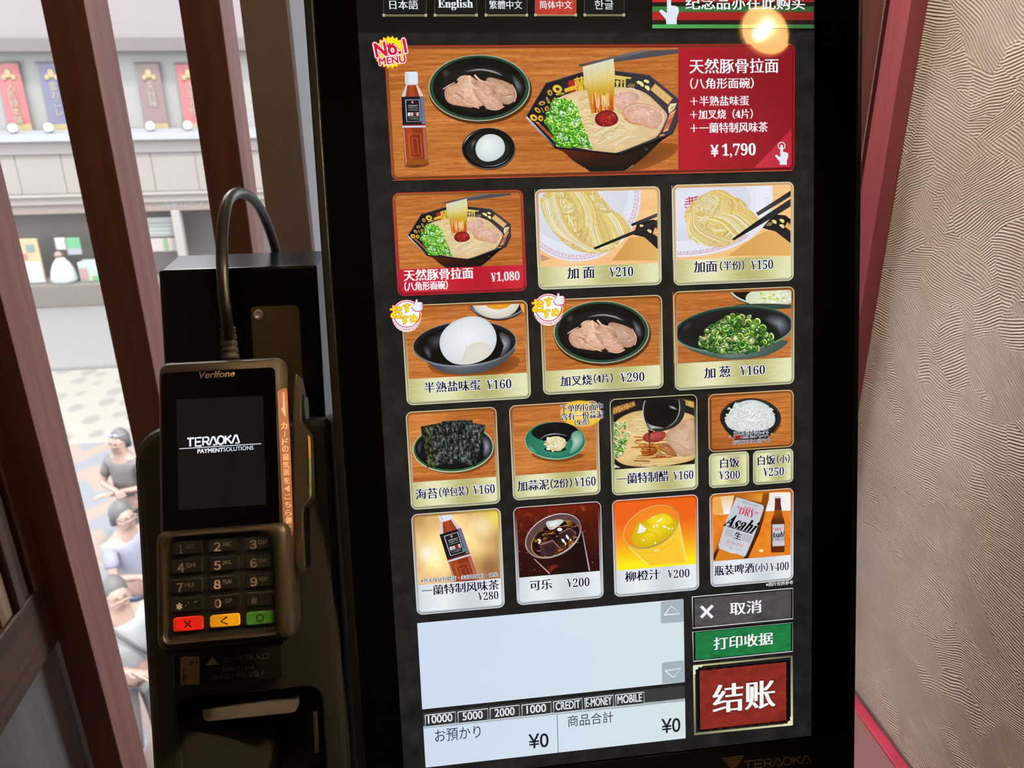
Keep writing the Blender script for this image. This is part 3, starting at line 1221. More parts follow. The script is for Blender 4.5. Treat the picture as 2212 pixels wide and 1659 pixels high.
# --- pictures on the menu
def wood(light=1.0, seed=0, warm=0.0):
    def f(P):
        # P in display metres
        u, v = P[:, 0] * 1000, P[:, 1] * 1000
        w = v + 3.0 * fbm(u * 0.028, v * 0.045, seed + 3, 3)
        g = fbm(u * 0.030, w * 1.1, seed, 3)
        g2 = fbm(u * 0.16, w * 5.0, seed + 9, 2)
        g3 = fbm(u * 0.02, v * 0.03, seed + 5, 2)
        t = g * 0.45 + g2 * 0.30 + g3 * 0.25
        c = mixc((158, 84, 30), (222, 144, 76), (t - 0.28) * 2.0)
        return c * light
    return f


DISPBG = (37, 35, 33)


class Tile(Art):
    """one touch tile: picture, caption bar, rim"""

    def __init__(s, corners, crop, r=0.0042, caption=None, capcol=None, rimcol=(226, 222, 176), picture=None, rimw=0.0011):
        Art.__init__(s, crop='px')
        q = s.uv(corners)           # two opposite corners in photo pixels
        s.x0, s.y0 = q.min(0)
        s.x1, s.y1 = q.max(0)
        s.clip = (s.x0, s.y0, s.x1, s.y1)
        s.r, s.rimcol, s.rimw = r, rimcol, rimw
        s.cap = None
        if caption is not None:
            s.cap = s.uv([caption])[0][1]
        s.capcol = capcol
        s.crop(crop)
        if picture is not None:
            y0 = s.cap if s.cap is not None else s.y0
            nx = int((s.x1 - s.x0) / 0.0007) + 2
            ny = int((s.y1 - y0) / 0.0005) + 2
            s.quadgrid(s.x0, y0, s.x1, s.y1, picture, nx, ny, True)
        s.picture = picture

    def caption(s):
        if s.cap is None:
            return s
        a, b = s.capcol
        x0, w = s.x0, s.x1 - s.x0

        def f(P):
            x = (P[:, 0] - x0) / w
            t = 0.5 + 0.5 * np.sin(x * 9.0 + 2.2) + 0.25 * (vnoise(P[:, 0] * 300, P[:, 1] * 9000, 4) - 0.5)
            return mixc(a, b, t)
        return s.quadgrid(s.x0, s.y0, s.x1, s.cap, f, 60, 30, True)

    def rim(s, dark=0.70):
        """bevelled rim and rounded corners"""
        def ring(i0, i1):
            A = np.array(rrect(s.x0 + i0, s.y0 + i0, s.x1 - i0, s.y1 - i0, max(s.r - i0, 0.0006)))
            B = np.array(rrect(s.x0 + i1, s.y0 + i1, s.x1 - i1, s.y1 - i1, max(s.r - i1, 0.0006)))
            n = len(A)
            T = []
            for i in range(n):
                j = (i + 1) % n
                T += [(i, j, n + j), (i, n + j, n + i)]
            return A, B, np.array(T)

        def tone(V, k):
            c = np.zeros((len(V), 3))
            incap = np.zeros(len(V), bool) if s.cap is None else V[:, 1] < s.cap
            base = s.picture(V) if s.picture is not None else np.full((len(V), 3), 120.0)
            c[:] = base
            if s.cap is not None:
                c[incap] = np.asarray(s.capcol[0], float)
            return c * k

        A, B, T = ring(0.0003, 0.0016)
        V = np.vstack([A, B])
        n = len(A)
        C = np.vstack([tone(A, 0.86), tone(B, dark)])
        low = V[:, 1] < s.y0 + 0.004
        C[low] *= 0.85
        s.put(V, T, C)
        A, B, T = ring(0.0016, 0.0022)
        V = np.vstack([A, B])
        C = np.vstack([tone(A, dark), tone(B, 0.98)])
        s.put(V, T, C)
        A, B, T = ring(0.0, 0.00042)
        s.put(np.vstack([A, B]), T, s.rimcol)
        # corners outside the rounding take the display background
        s.layer += 1
        for cx, cy, a0 in ((s.x0, s.y0, 180), (s.x1, s.y0, 270), (s.x1, s.y1, 0), (s.x0, s.y1, 90)):
            mx = cx + (s.r if cx == s.x0 else -s.r)
            my = cy + (s.r if cy == s.y0 else -s.r)
            arc = [(mx + s.r * math.cos(math.radians(a0 + 90 * k / 8)), my + s.r * math.sin(math.radians(a0 + 90 * k / 8))) for k in range(9)]
            V = np.array([(cx, cy)] + arc)
            s.put(V, [(0, k, k + 1) for k in range(1, 9)], DISPBG, False)
        return s


GOLD = ((232, 230, 186), (186, 182, 118))
SILVER = ((232, 238, 242), (206, 214, 222))
REDCAP = ((206, 42, 62), (186, 26, 46))
NAVY = (28, 22, 58)
WHITE = (246, 248, 250)


def scallions(a, inside, n, size, seed, dark=0.0, pal=None):
    """chopped spring onion rings; inside(x, y) says where"""
    R = random.Random(seed)
    pal = pal or [((86, 174, 40), (176, 226, 84)), ((70, 156, 36), (150, 214, 74)), ((110, 196, 52), (206, 240, 120)), ((44, 128, 44), (120, 196, 76)), ((136, 206, 120), (226, 248, 210))]
    k = 0
    while k < n:
        x, y = inside(R)
        k += 1
        e, m = R.choice(pal)
        r = size * R.uniform(0.7, 1.25)
        q = R.uniform(0.45, 0.95)
        rot = R.uniform(0, 180)
        f = 1 - dark * R.random()
        e, m = np.array(e) * f, np.array(m) * f
        a.blob(a.ell(x, y + r * 0.25, r * 1.05, r * q * 1.05, rot, 12), e * 0.62, e * 0.66, rings=1)
        a.blob(a.ell(x, y, r, r * q, rot, 14), e, m, rings=2, power=0.6)
        if R.random() < 0.75:
            a.blob(a.ell(x, y, r * 0.52, r * q * 0.5, rot, 10), e * 0.68, e * 0.9, rings=1)
            a.line(a.ell(x, y, r * 0.8, r * q * 0.8, rot, 9, 180, 320), r * 0.28, np.minimum(m * 1.15 + 20, 255))
        else:
            a.ellipse(x - r * .2, y - r * .2, r * .35, r * q * .3, (236, 250, 226), rot=rot, n=8)


def meatcol(base, seed, amp=0.14, fx=0.03):
    def f(V, C):
        n = fbm(V[:, 0] * fx, V[:, 1] * fx, seed)
        n2 = fbm(V[:, 0] * fx * 4, V[:, 1] * fx * 2.5, seed + 5)
        return C * (1 + amp * (n - 0.5) * 2 + amp * 0.8 * (n2 - 0.5) * 2)[:, None]
    return f


def smooth(P, it=2):
    P = np.asarray(P, float)
    for _ in range(it):
        Q = np.roll(P, -1, 0)
        P = np.stack([P * 0.75 + Q * 0.25, P * 0.25 + Q * 0.75], 1).reshape(-1, 2)
    return P


def curve(P, it=3):
    P = np.asarray(P, float)
    for _ in range(it):
        A, B = P[:-1], P[1:]
        M = np.stack([A * 0.75 + B * 0.25, A * 0.25 + B * 0.75], 1).reshape(-1, 2)
        P = np.vstack([P[:1], M, P[-1:]])
    return P


def greekkey(a, q, n, base=(238, 208, 140), line=(176, 84, 30), w=7):
    """a fretwork strip inside the quad q (top left, top right, bottom right, bottom left)"""
    q = np.asarray(q, float)
    a.poly(q, base)

    def m(s, t):
        return (q[0] * (1 - s) + q[1] * s) * (1 - t) + (q[3] * (1 - s) + q[2] * s) * t
    for k in range(n):
        P = [m((k + x) / n, y) for x, y in ((0.1, 0.12), (0.9, 0.12), (0.9, 0.88), (0.18, 0.88), (0.18, 0.36), (0.66, 0.36), (0.66, 0.64), (0.42, 0.64))]
        a.line(P, w, line)
    a.line([m(0, 0), m(1, 0), m(1, 1), m(0, 1)], w * 0.6, line, True)


def ramen_bowl(a):
    """octagonal black noodle bowl with its garnish, in the units of the 'bowl' crop"""
    R = random.Random(3)
    a.poly([(712, 120), (722, 144), (1500, -22), (1640, -78), (1420, -44)], lambda P: mixc((70, 70, 78), (112, 112, 122), (P[:, 0] - 712) / 800))
    a.poly([(1130, 60), (1146, 92), (1985, -24), (1985, -75), (1640, -60)], (78, 78, 86))
    # shadow and outside of the bowl
    a.poly([(400, 1186), (520, 1240), (640, 1350), (780, 1440), (850, 1492), (1000, 1526), (1150, 1526), (1300, 1490), (1400, 1420), (1560, 1290), (1770, 1090), (1895, 1006), (1200, 1270)],
           lambda P: mixc((104, 44, 26), (24, 15, 16), (P[:, 0] - 420) / 420 + (P[:, 1] - 1240) / 900))
    a.line(curve([(782, 1440), (850, 1492), (1000, 1526), (1150, 1526), (1290, 1490), (1412, 1400)]), 7, [(190, 180, 176), (120, 90, 80), (40, 28, 26), (120, 110, 100), (206, 190, 170)])
    rim = [(32, 792), (290, 356), (760, 212), (1150, 195), (1610, 252), (1990, 560), (1990, 780), (1896, 1004), (1200, 1272), (398, 1186)]
    a.poly(rim, lambda P: mixc((26, 24, 28), (64, 60, 70), (P[:, 0] - 600) / 1400))
    a.line([(34, 790), (290, 358), (760, 214), (1150, 198), (1610, 255), (1990, 562)], 10, (84, 80, 92))
    # gold ornaments inside the rim
    for x, y, rx, ry, rot, c in ((435, 430, 62, 52, 20, (214, 184, 60)), (340, 478, 40, 32, 60, (176, 140, 70)), (312, 575, 46, 13, 70, (178, 150, 80)), (335, 590, 40, 10, 65, (150, 120, 60)),
                                 (238, 612, 44, 28, -10, (176, 144, 56)), (182, 702, 46, 26, 40, (190, 156, 50)), (245, 700, 40, 9, 65, (160, 130, 50)), (132, 798, 50, 40, 35, (222, 180, 40)),
                                 (222, 806, 34, 40, -20, (206, 164, 40)), (300, 682, 28, 34, 20, (176, 130, 40)), (390, 570, 40, 12, -60, (150, 120, 60)), (470, 495, 60, 14, -8, (206, 176, 60))):
        a.ellipse(x, y, rx, ry, c, np.minimum(np.array(c) * 1.2, 255), rot, 14)
        a.ellipse(x + 4, y + 3, rx * 0.45, ry * 0.4, (54, 44, 30), rot=rot, n=10)
    a.poly(smooth([(566, 350), (600, 316), (690, 322), (740, 360), (720, 470), (600, 490), (590, 430)]), (172, 44, 34))
    a.text('一', (540, 452), (654, 412), 34, (226, 178, 50), tilt=True, bold=0.03)
    a.text('蘭', (660, 400), (796, 370), 215, (226, 186, 60), tilt=True, bold=0.015, shear=0.1)
    a.poly([(1136, 256), (1150, 252), (1385, 284), (1372, 304), (1310, 300), (1312, 324), (1136, 300)], (216, 196, 100))
    for x in (1140, 1190, 1240, 1286):
        a.poly([(x, 318), (x + 26, 320), (x + 24, 410), (x, 410)], (206, 186, 90))
    a.poly([(1136, 330), (1308, 338), (1308, 352), (1136, 344)], (190, 170, 80))
    a.ellipse(1204, 352, 18, 28, (226, 206, 110), n=12)
    for q in ((1330, 400, 1380, 354), (1352, 404, 1402, 362), (1376, 408, 1420, 366), (1402, 412, 1430, 372)):
        a.line([q[:2], q[2:]], 9, (190, 164, 90), w1=5)
    for P in ([(1444, 340), (1470, 322), (1520, 340), (1545, 380), (1536, 404), (1506, 396), (1490, 372), (1456, 362)],
              [(1536, 322), (1562, 308), (1604, 322), (1612, 346), (1592, 368), (1570, 346), (1548, 346)], [(1546, 396), (1574, 384), (1614, 400), (1618, 446), (1592, 456), (1574, 434), (1556, 420)]):
        a.poly(smooth(P), (238, 226, 142))
    greekkey(a, [(1686, 362), (1912, 552), (1852, 634), (1626, 442)], 4, w=9)
    a.poly([(1880, 620), (1962, 612), (1930, 690), (1862, 742), (1850, 670)], (232, 220, 170))
    a.poly([(1892, 650), (1936, 646), (1916, 690), (1880, 700)], (190, 176, 130))
    greekkey(a, [(1950, 700), (1952, 706), (1836, 968), (1784, 982)][::-1] if False else [(1876, 740), (1952, 698), (1850, 962), (1784, 984)], 4, base=(230, 178, 126), line=(190, 96, 60), w=7)
    greekkey(a, [(146, 848), (196, 856), (420, 1082), (378, 1088)], 5, base=(206, 146, 86), line=(150, 84, 44), w=6)
    a.poly([(1750, 1012), (1812, 1008), (1800, 1030), (1738, 1038)], (214, 150, 90))
    # soup
    soup = smooth([(404, 606), (436, 552), (545, 500), (700, 456), (900, 428), (1130, 402), (1350, 412), (1560, 468), (1730, 630), (1838, 744), (1842, 800), (1726, 1040), (1600, 1092), (1215, 1246),
                   (1120, 1252), (700, 1190), (470, 1120), (330, 960), (270, 820), (330, 690)], 2)

    def soupc(V, C):
        n = fbm(V[:, 0] * 0.010, V[:, 1] * 0.014, 2)
        return C * (0.93 + 0.14 * n)[:, None]
    a.blob(soup, (214, 184, 134), (236, 210, 166), rings=12, func=soupc, power=0.35)
    for k in range(60):
        x, y = R.uniform(760, 1700), R.uniform(480, 1220)
        a.ellipse(x, y, R.uniform(3, 9), R.uniform(2, 5), (196, 158, 106), n=7)
    # noodles lying in the soup
    for k in range(90):
        x0, y0 = R.uniform(660, 1080), R.uniform(560, 1090)
        w = R.uniform(90, 330)
        dy = R.uniform(-70, -10)
        P = curve([(x0, y0), (x0 + w * .35, y0 + dy * .9), (x0 + w * .7, y0 + dy * 1.1), (x0 + w, y0 + dy * .6 + R.uniform(-20, 30))])
        c = np.array(R.choice([(248, 228, 172), (252, 238, 196), (234, 204, 140), (226, 190, 120)]))
        a.line(P, R.uniform(9, 15), c, edge=0.80)
    for k in range(26):
        x0, y0 = R.uniform(860, 1180), R.uniform(930, 1110)
        w = R.uniform(150, 330)
        P = curve([(x0, y0 + 40), (x0 + w * .4, y0 - 20), (x0 + w * .6, y0 - 60), (x0 + w, y0 - 60 + R.uniform(-40, 40))])
        a.line(P, R.uniform(10, 15), np.array(R.choice([(246, 228, 178), (252, 240, 204), (226, 196, 138)])), edge=0.8)
    # pork
    for P, e, m, cen in (([(1124, 560), (1150, 500), (1290, 472), (1400, 462), (1480, 520), (1490, 590), (1380, 640), (1280, 690), (1240, 720), (1180, 660), (1120, 620)], (208, 160, 138), (228, 184, 172), (1300, 560)),
                         ([(1250, 740), (1290, 660), (1420, 606), (1560, 620), (1700, 668), (1836, 760), (1820, 850), (1760, 930), (1620, 950), (1500, 880), (1380, 880), (1290, 810)], (206, 150, 116), (232, 188, 174), (1530, 750))):
        a.blob(smooth(P), e, m, cen, rings=9, func=meatcol(None, int(cen[0]), 0.1, 0.018), power=0.5)
    a.line(curve([(1300, 740), (1330, 670), (1450, 628), (1600, 650), (1720, 700), (1800, 780)]), 10, (246, 214, 196), edge=0.94)
    a.line(curve([(1290, 812), (1370, 870), (1480, 890), (1560, 900)]), 16, [(196, 120, 60), (206, 140, 84), (226, 178, 140)])
    a.line(curve([(1760, 720), (1800, 780), (1790, 860), (1730, 930)]), 26, (238, 206, 196), edge=0.93)
    a.line(curve([(1310, 430), (1400, 425), (1460, 470), (1500, 520)]), 24, (236, 200, 188), edge=0.95)
    for k in range(26):
        x, y = R.choice([(1300, 570), (1540, 760)])
        a.ellipse(x + R.uniform(-150, 170), y + R.uniform(-80, 90), R.uniform(8, 26), R.uniform(4, 10), R.choice([(240, 206, 196), (214, 160, 146), (246, 222, 212)]), rot=R.uniform(-30, 40), n=9)
    # lifted noodles
    a.poly([(764, 160), (1136, 56), (1120, 420), (1160, 700), (1090, 740), (980, 730), (890, 740), (868, 640), (836, 420)], lambda P: mixc((240, 224, 150), (196, 74, 20), (P[:, 1] - 380) / 300))
    for k in range(84):
        t = (k + R.uniform(-.5, .5)) / 83.0
        x0 = 762 + t * 378
        y0 = 152 - t * 104
        x1 = 872 + t * 286 + R.uniform(-14, 14)
        y1 = R.uniform(680, 768)
        if t > 0.85:
            y1 -= 40
        P = curve([(x0, y0), (x0 + 18 + R.uniform(-8, 8), y0 + 190), (x0 * .45 + x1 * .55, 470), (x1, y1)], 3)
        lo = R.choice([(226, 112, 30), (206, 74, 22), (238, 140, 50), (248, 196, 110)])
        a.line(P, R.uniform(10, 16), [(244, 246, 232), (246, 240, 196), (244, 226, 142), (232, 186, 60), lo, lo], edge=0.80)
    for k in range(14):
        x = R.uniform(880, 1120)
        a.line([(x, R.uniform(480, 560)), (x + R.uniform(-10, 20), R.uniform(620, 700))], 8, (255, 226, 170), edge=0.9)
    # red paste
    a.blob(smooth([(905, 800), (960, 730), (1050, 700), (1150, 712), (1212, 790), (1210, 860), (1130, 912), (1000, 920), (925, 880)]), (112, 18, 24), (176, 40, 36), (1080, 790), rings=8,
           func=meatcol(None, 5, 0.22, 0.03), power=0.6)
    for k in range(40):
        q, r = R.uniform(0, 6.28), R.uniform(0, 1) ** 0.5
        a.ellipse(1060 + 130 * r * math.cos(q), 815 + 85 * r * math.sin(q), R.uniform(3, 9), R.uniform(3, 6), R.choice([(222, 96, 70), (96, 12, 20), (200, 60, 46), (240, 150, 120)]), n=7)

    # spring onion
    def inside(R):
        while True:
            x, y = R.uniform(270, 850), R.uniform(570, 1170)
            t = (y - 570) / 600
            if 400 - 140 * min(1, t * 2.4) + max(0, t - 0.45) * 330 < x < 620 + 230 * t:
                return x, y
    pts = smooth([(420, 580), (560, 570), (640, 660), (740, 860), (850, 1090), (780, 1180), (560, 1150), (420, 1060), (270, 880), (290, 750)])
    a.blob(pts, (70, 130, 40), (110, 170, 60), rings=2)
    scallions(a, inside, 210, 34, 11)
    a.line([(34, 796), (398, 1182)], 22, [(206, 208, 226), (150, 152, 176), (40, 38, 46)], w1=26)
    a.line([(398, 1186), (1200, 1270), (1896, 1004)], 24, (14, 13, 16))
    a.line([(440, 1186), (1180, 1262)], 5, (70, 68, 74))
    a.line([(1225, 1258), (1896, 998)], 6, [(60, 60, 70), (130, 132, 156), (90, 90, 110)])
    a.line([(1896, 1004), (1990, 780)], 14, (22, 20, 24))


def plate_with_pork(a, cx, cy, k):
    """black oval dish with sliced pork; k = units per photo pixel"""
    def q(P):
        return [(cx + x * k, cy + y * k) for x, y in P]
    a.ellipse(cx + 2 * k, cy + 5 * k, 112 * k, 73 * k, (86, 46, 18), n=48)
    a.ellipse(cx, cy, 109.5 * k, 71.5 * k, (176, 190, 170), n=56)
    a.ellipse(cx, cy - .3 * k, 107.5 * k, 70 * k, (40, 72, 50), n=56)
    a.ellipse(cx, cy - 1 * k, 100 * k, 65 * k, (13, 13, 14), n=56)
    a.ellipse(cx - 2 * k, cy + 2 * k, 84 * k, 50 * k, (26, 26, 28), (9, 9, 10), n=40)
    a.blob(smooth(q([(66, -36), (86, -22), (97, 0), (92, 20), (80, 10), (72, -14)])), (15, 15, 16), (122, 124, 134), rings=5)
    a.line(curve(q([(-34, -34), (0, -41), (30, -36), (52, -26)])), 5 * k, [(18, 18, 19), (150, 150, 150), (170, 170, 168), (20, 20, 20)], edge=0.4)
    a.blob(smooth(q([(-86, -34), (-70, -48), (-56, -30), (-76, -14)])), (15, 15, 16), (64, 64, 70), rings=4)
    for P, e, m, sd in (([(-78, 3), (-52, -12), (-30, -4), (-18, 24), (-8, 44), (-34, 40), (-70, 34)], (196, 146, 116), (224, 178, 150), 1),
                        ([(14, -26), (50, -17), (70, -8), (82, 10), (76, 30), (58, 38), (34, 24), (14, 2)], (176, 134, 108), (206, 166, 140), 2),
                        ([(-48, -16), (-36, -28), (-14, -26), (4, -4), (22, 26), (0, 44), (-24, 36), (-46, 12)], (206, 154, 124), (238, 196, 170), 3),
                        ([(-6, -20), (16, -14), (30, 8), (46, 28), (54, 40), (38, 49), (14, 44), (-2, 24), (-18, 2)], (190, 140, 116), (228, 182, 158), 4)):
        P = smooth(q(P))
        a.blob(P + np.array([1.5 * k, 2.5 * k]), (40, 24, 18), (60, 34, 24), rings=1)
        a.blob(P, e, m, rings=7, func=meatcol(None, sd, 0.13, 0.18 / k), power=0.5)
    R = random.Random(19)
    for _ in range(70):
        x, y = R.uniform(-72, 76), R.uniform(-20, 40)
        if (x / 80) ** 2 + ((y - 12) / 32) ** 2 > 0.8:
            continue
        w = R.uniform(4, 13)
        c = R.choice([(244, 212, 190), (176, 126, 104), (236, 198, 176), (190, 138, 112), (160, 110, 92)])
        a.line(curve(q([(x, y), (x + w * .5, y + R.uniform(-3, 4)), (x + w, y + R.uniform(-2, 6))])), R.uniform(0.7, 2.2) * k, c, edge=0.97, w1=0.5 * k)
    for P in ([(-78, 3), (-66, -6), (-52, -12)], [(-48, -16), (-42, -24), (-30, -27)], [(54, 40), (38, 49), (14, 44)], [(76, 30), (82, 12), (70, -8)], [(0, 44), (-24, 36), (-40, 20)]):
        a.line(curve(q(P)), 2.0 * k, (246, 216, 194), edge=0.92, w1=1.0 * k)
    a.line(curve(q([(-22, -27), (-20, -8), (-8, 2), (12, 0)])), 6 * k, [(246, 214, 190), (240, 204, 176), (206, 156, 128)], edge=0.9)
    a.line(curve(q([(-10, -28), (2, -14), (20, -12), (30, -2), (34, 12)])), 4.5 * k, [(240, 206, 180), (232, 190, 160), (170, 112, 84)], edge=0.86)
    a.line(curve(q([(-52, 10), (-42, 16), (-34, 26)])), 1.6 * k, (150, 96, 80))
    a.line(curve(q([(66, 14), (56, 18), (46, 14)])), 1.6 * k, (150, 104, 84))


def tea_bottle(a, m):
    """bottled tea drawn upright in a 60 x 205 box (x right, y down); m maps box points to drawing units"""
    def P(*p):
        return [m(x, y) for x, y in p]

    def shade(pts, c0, c1):
        # darker towards both sides
        xs = [p[0] for p in pts]
        return [tuple(np.array(c1) + (np.array(c0) - np.array(c1)) * abs((x - 30) / 30) ** 1.5) for x in xs]
    a.poly(P((16, 0), (42, 0), (44, 4), (44, 24), (43, 27), (15, 27), (14, 24), (14, 4)), (222, 230, 242))
    a.poly(P((16, 3), (22, 3), (22, 25), (16, 25)), (198, 210, 228))
    a.poly(P((16, 27), (42, 27), (56, 54), (4, 54)), (214, 200, 206))
    a.poly(P((19, 29), (39, 29), (46, 54), (13, 54)), lambda V: np.tile((150, 60, 26), (len(V), 1)))
    a.poly(P((24, 29), (34, 29), (36, 54), (22, 54)), (170, 74, 34))
    a.poly(P((4, 54), (56, 54), (58, 116), (4, 116)), (28, 28, 34))
    a.poly(P((47, 55), (56, 55), (58, 116), (49, 116)), (112, 112, 140))
    a.poly(P((4, 55), (7, 55), (7, 116), (4, 116)), (10, 10, 12))
    a.line(P((13, 61), (45, 61), (46, 108), (14, 108)), abs(m(1, 0)[0] - m(0, 0)[0]) * 1.3 + abs(m(1, 0)[1] - m(0, 0)[1]), (206, 208, 214), True)
    c = m(29, 66)
    w = math.hypot(m(1, 0)[0] - m(0, 0)[0], m(1, 0)[1] - m(0, 0)[1])
    a.ellipse(c[0], c[1], 3.2 * w, 3.2 * w, (176, 60, 50), (220, 220, 210), n=12)
    for yy, hh, t in ((73.5, 3.6, "ICHIRAN'S"), (78.5, 3.6, 'Original Tea'), (102, 3, 'しっかり濃いめ')):
        a.text(t, m(19, yy), m(41, yy), hh * w, (214, 214, 220), tilt=True)
    a.line(P((17, 83), (43, 83)), 0.7 * w, (190, 190, 196))
    a.text('蘭茶', m(17, 92), m(30, 92), 8 * w, (240, 240, 240), tilt=True, bold=0.02)
    a.text('天', m(30, 92), m(36.5, 92), 8 * w, (206, 44, 34), tilt=True, bold=0.02)
    a.text('茗', m(37, 92), m(43, 92), 8 * w, (240, 240, 240), tilt=True, bold=0.02)
    a.line(P((17, 98), (43, 98)), 0.7 * w, (190, 190, 196))
    c = m(47, 104)
    a.ellipse(c[0], c[1], 4 * w, 3 * w, (50, 140, 90), (90, 176, 120), n=9)
    a.poly(P((4, 114), (58, 114), (58, 117), (4, 117)), (130, 40, 34))
    a.poly(P((3, 117), (58, 117), (58, 121), (3, 121)), (206, 210, 222))
    a.poly(P((4, 121), (58, 121), (61, 198), (56, 203), (12, 203), (6, 198)), (140, 52, 26))
    a.poly(P((9, 122), (26, 122), (28, 200), (12, 200)), (166, 66, 32))
    a.poly(P((50, 122), (57, 122), (60, 196), (53, 198)), (176, 100, 80))
    for d, cc in ((0, (196, 104, 70)), (5, (104, 34, 18)), (8, (186, 92, 50)), (12, (120, 44, 20))):
        a.line(P((17 + d, 134 + d * 1.2), (45 - d, 134 + d * 1.2), (47 - d, 186 - d), (19 + d, 186 - d)), 1.5 * w, cc, True)
    a.poly(P((8, 190), (59, 190), (59, 200), (12, 202)), (150, 84, 30))
    a.line(P((6, 123), (9, 198)), 1.6 * w, (220, 180, 170))


# ------------------------------------------------------------------ the ordering machine
K = KIOSK
kiosk = thing('ordering_kiosk', 'tall black touchscreen ordering machine showing a ramen menu in chinese', 'ordering machine', (0.123, 0.50, 0.0))
GU0, GU1, GV0, GV1 = -0.1515, 0.2035, -0.2735, 0.285
HU0, HU1, HV0, HV1 = -0.1572, 0.2075, -0.36, 0.305
mb = MB()
mb.prism(rrect(HU0, HV0, HU1, HV1, 0.006), -0.07, -0.0022)
mb.build('housing', M_BLACK, kiosk, K.M, 0.0015)
mb = MB()
mb.prism(rrect(GU0, GV0, GU1, GV1, 0.002), -0.0024, 0.0)
glass = mb.build('front_glass', M_GLASS_BLACK, kiosk, K.M, 0.0004)
MB().box(HU0, HV0, -0.003, GU0 - 0.0004, HV1, 0.0009).build('side_rim', M_RIM, kiosk, K.M, 0.0009)
MB().box(GU1 + 0.0004, HV0, -0.003, HU1, HV1, 0.0005).build('side_rim', M_RIM, kiosk, K.M, 0.0009)
MB().box(GU0, HV0, -0.003, GU1, GV0 - 0.0006, -0.0003).build('lower_fascia', M_BLACK, kiosk, K.M, 0.0004)
MB().box(-0.03, 0.42, 0.0, 0.275, 0.60, 0.99).build('pedestal', M_BLACK, kiosk, Matrix.Identity(4), 0.006)


def brand(a, p0, p1, h, col, w=0.16, pts=None):
    """the maker's word mark: seven letters of even line, the A without a bar"""
    L = {'T': [[(0, 1), (1, 1)], [(0.42, 1), (0.42, 0)]],
         'E': [[(0.95, 1), (0.1, 1), (0.1, 0), (0.95, 0)], [(0.1, 0.5), (0.85, 0.5)]],
         'R': [[(0.1, 0), (0.1, 1), (0.7, 1), (0.88, 0.9), (0.9, 0.62), (0.75, 0.45), (0.1, 0.45)], [(0.55, 0.45), (0.95, 0)]],
         'A': [[(-0.05, 0), (0.42, 1), (0.62, 1), (1.0, 0.0), (0.45, 0.0)]],
         'O': [[(0.5 + 0.48 * math.cos(q), 0.5 + 0.5 * math.sin(q)) for q in [2 * math.pi * k / 20 for k in range(21)]]],
         'K': [[(0.1, 0), (0.1, 1)], [(0.9, 1), (0.12, 0.45)], [(0.35, 0.62), (0.98, 0)]]}
    p0, p1 = np.array(p0, float), np.array(p1, float)
    step = (p1 - p0) / 7.0
    for i, ch in enumerate('TERAOKA'):
        o = p0 + step * i
        for st in L[ch]:
            P = [o + step * (0.92 * x) + np.array([0, -(y - 0.5) * h]) for x, y in st]
            a.line(P, w * h, col)


a = Art(K, 'btn')
brand(a, (600, 1633), (1190, 1578), 66, (150, 118, 92), 0.17)
for k in range(8):
    t0, t1 = k / 8.0, (k + 0.62) / 8.0
    A, B, D = np.array((398, 1570.)), np.array((598, 1548.)), np.array((502, 1690.))
    a.poly([A + (D - A) * t0, B + (D - B) * t0, B + (D - B) * t1, A + (D - A) * t1], (150, 118, 92))
a.build('maker_emblem', kiosk, M_INK, h=0.0001)

# the lit display
AU0, AU1, AV0, AV1 = -0.1257, 0.1732, -0.2722, 0.2595
a = Art(K, 'top')


def bgtone(P):
    n = fbm(P[:, 0] * 120, P[:, 1] * 120, 6)
    n2 = fbm(P[:, 0] * 500, P[:, 1] * 500, 8, 2)
    v = 33 + 26 * (n - 0.5) + 10 * (n2 - 0.5)
    head = P[:, 1] > 0.2268
    c = np.stack([v, v * 0.96, v * 0.93], 1)
    c[head] = (17, 16, 16)
    return c


a.quadgrid(AU0, AV0, AU1, AV1, bgtone, 150, 266, True)
screen = a.build('touch_display', kiosk, h=0.00012)
DH = 0.0005      # tiles drawn just over the background


def sub(a, name, label=None, h=DH):
    return a.build(name, screen, None, label, h)


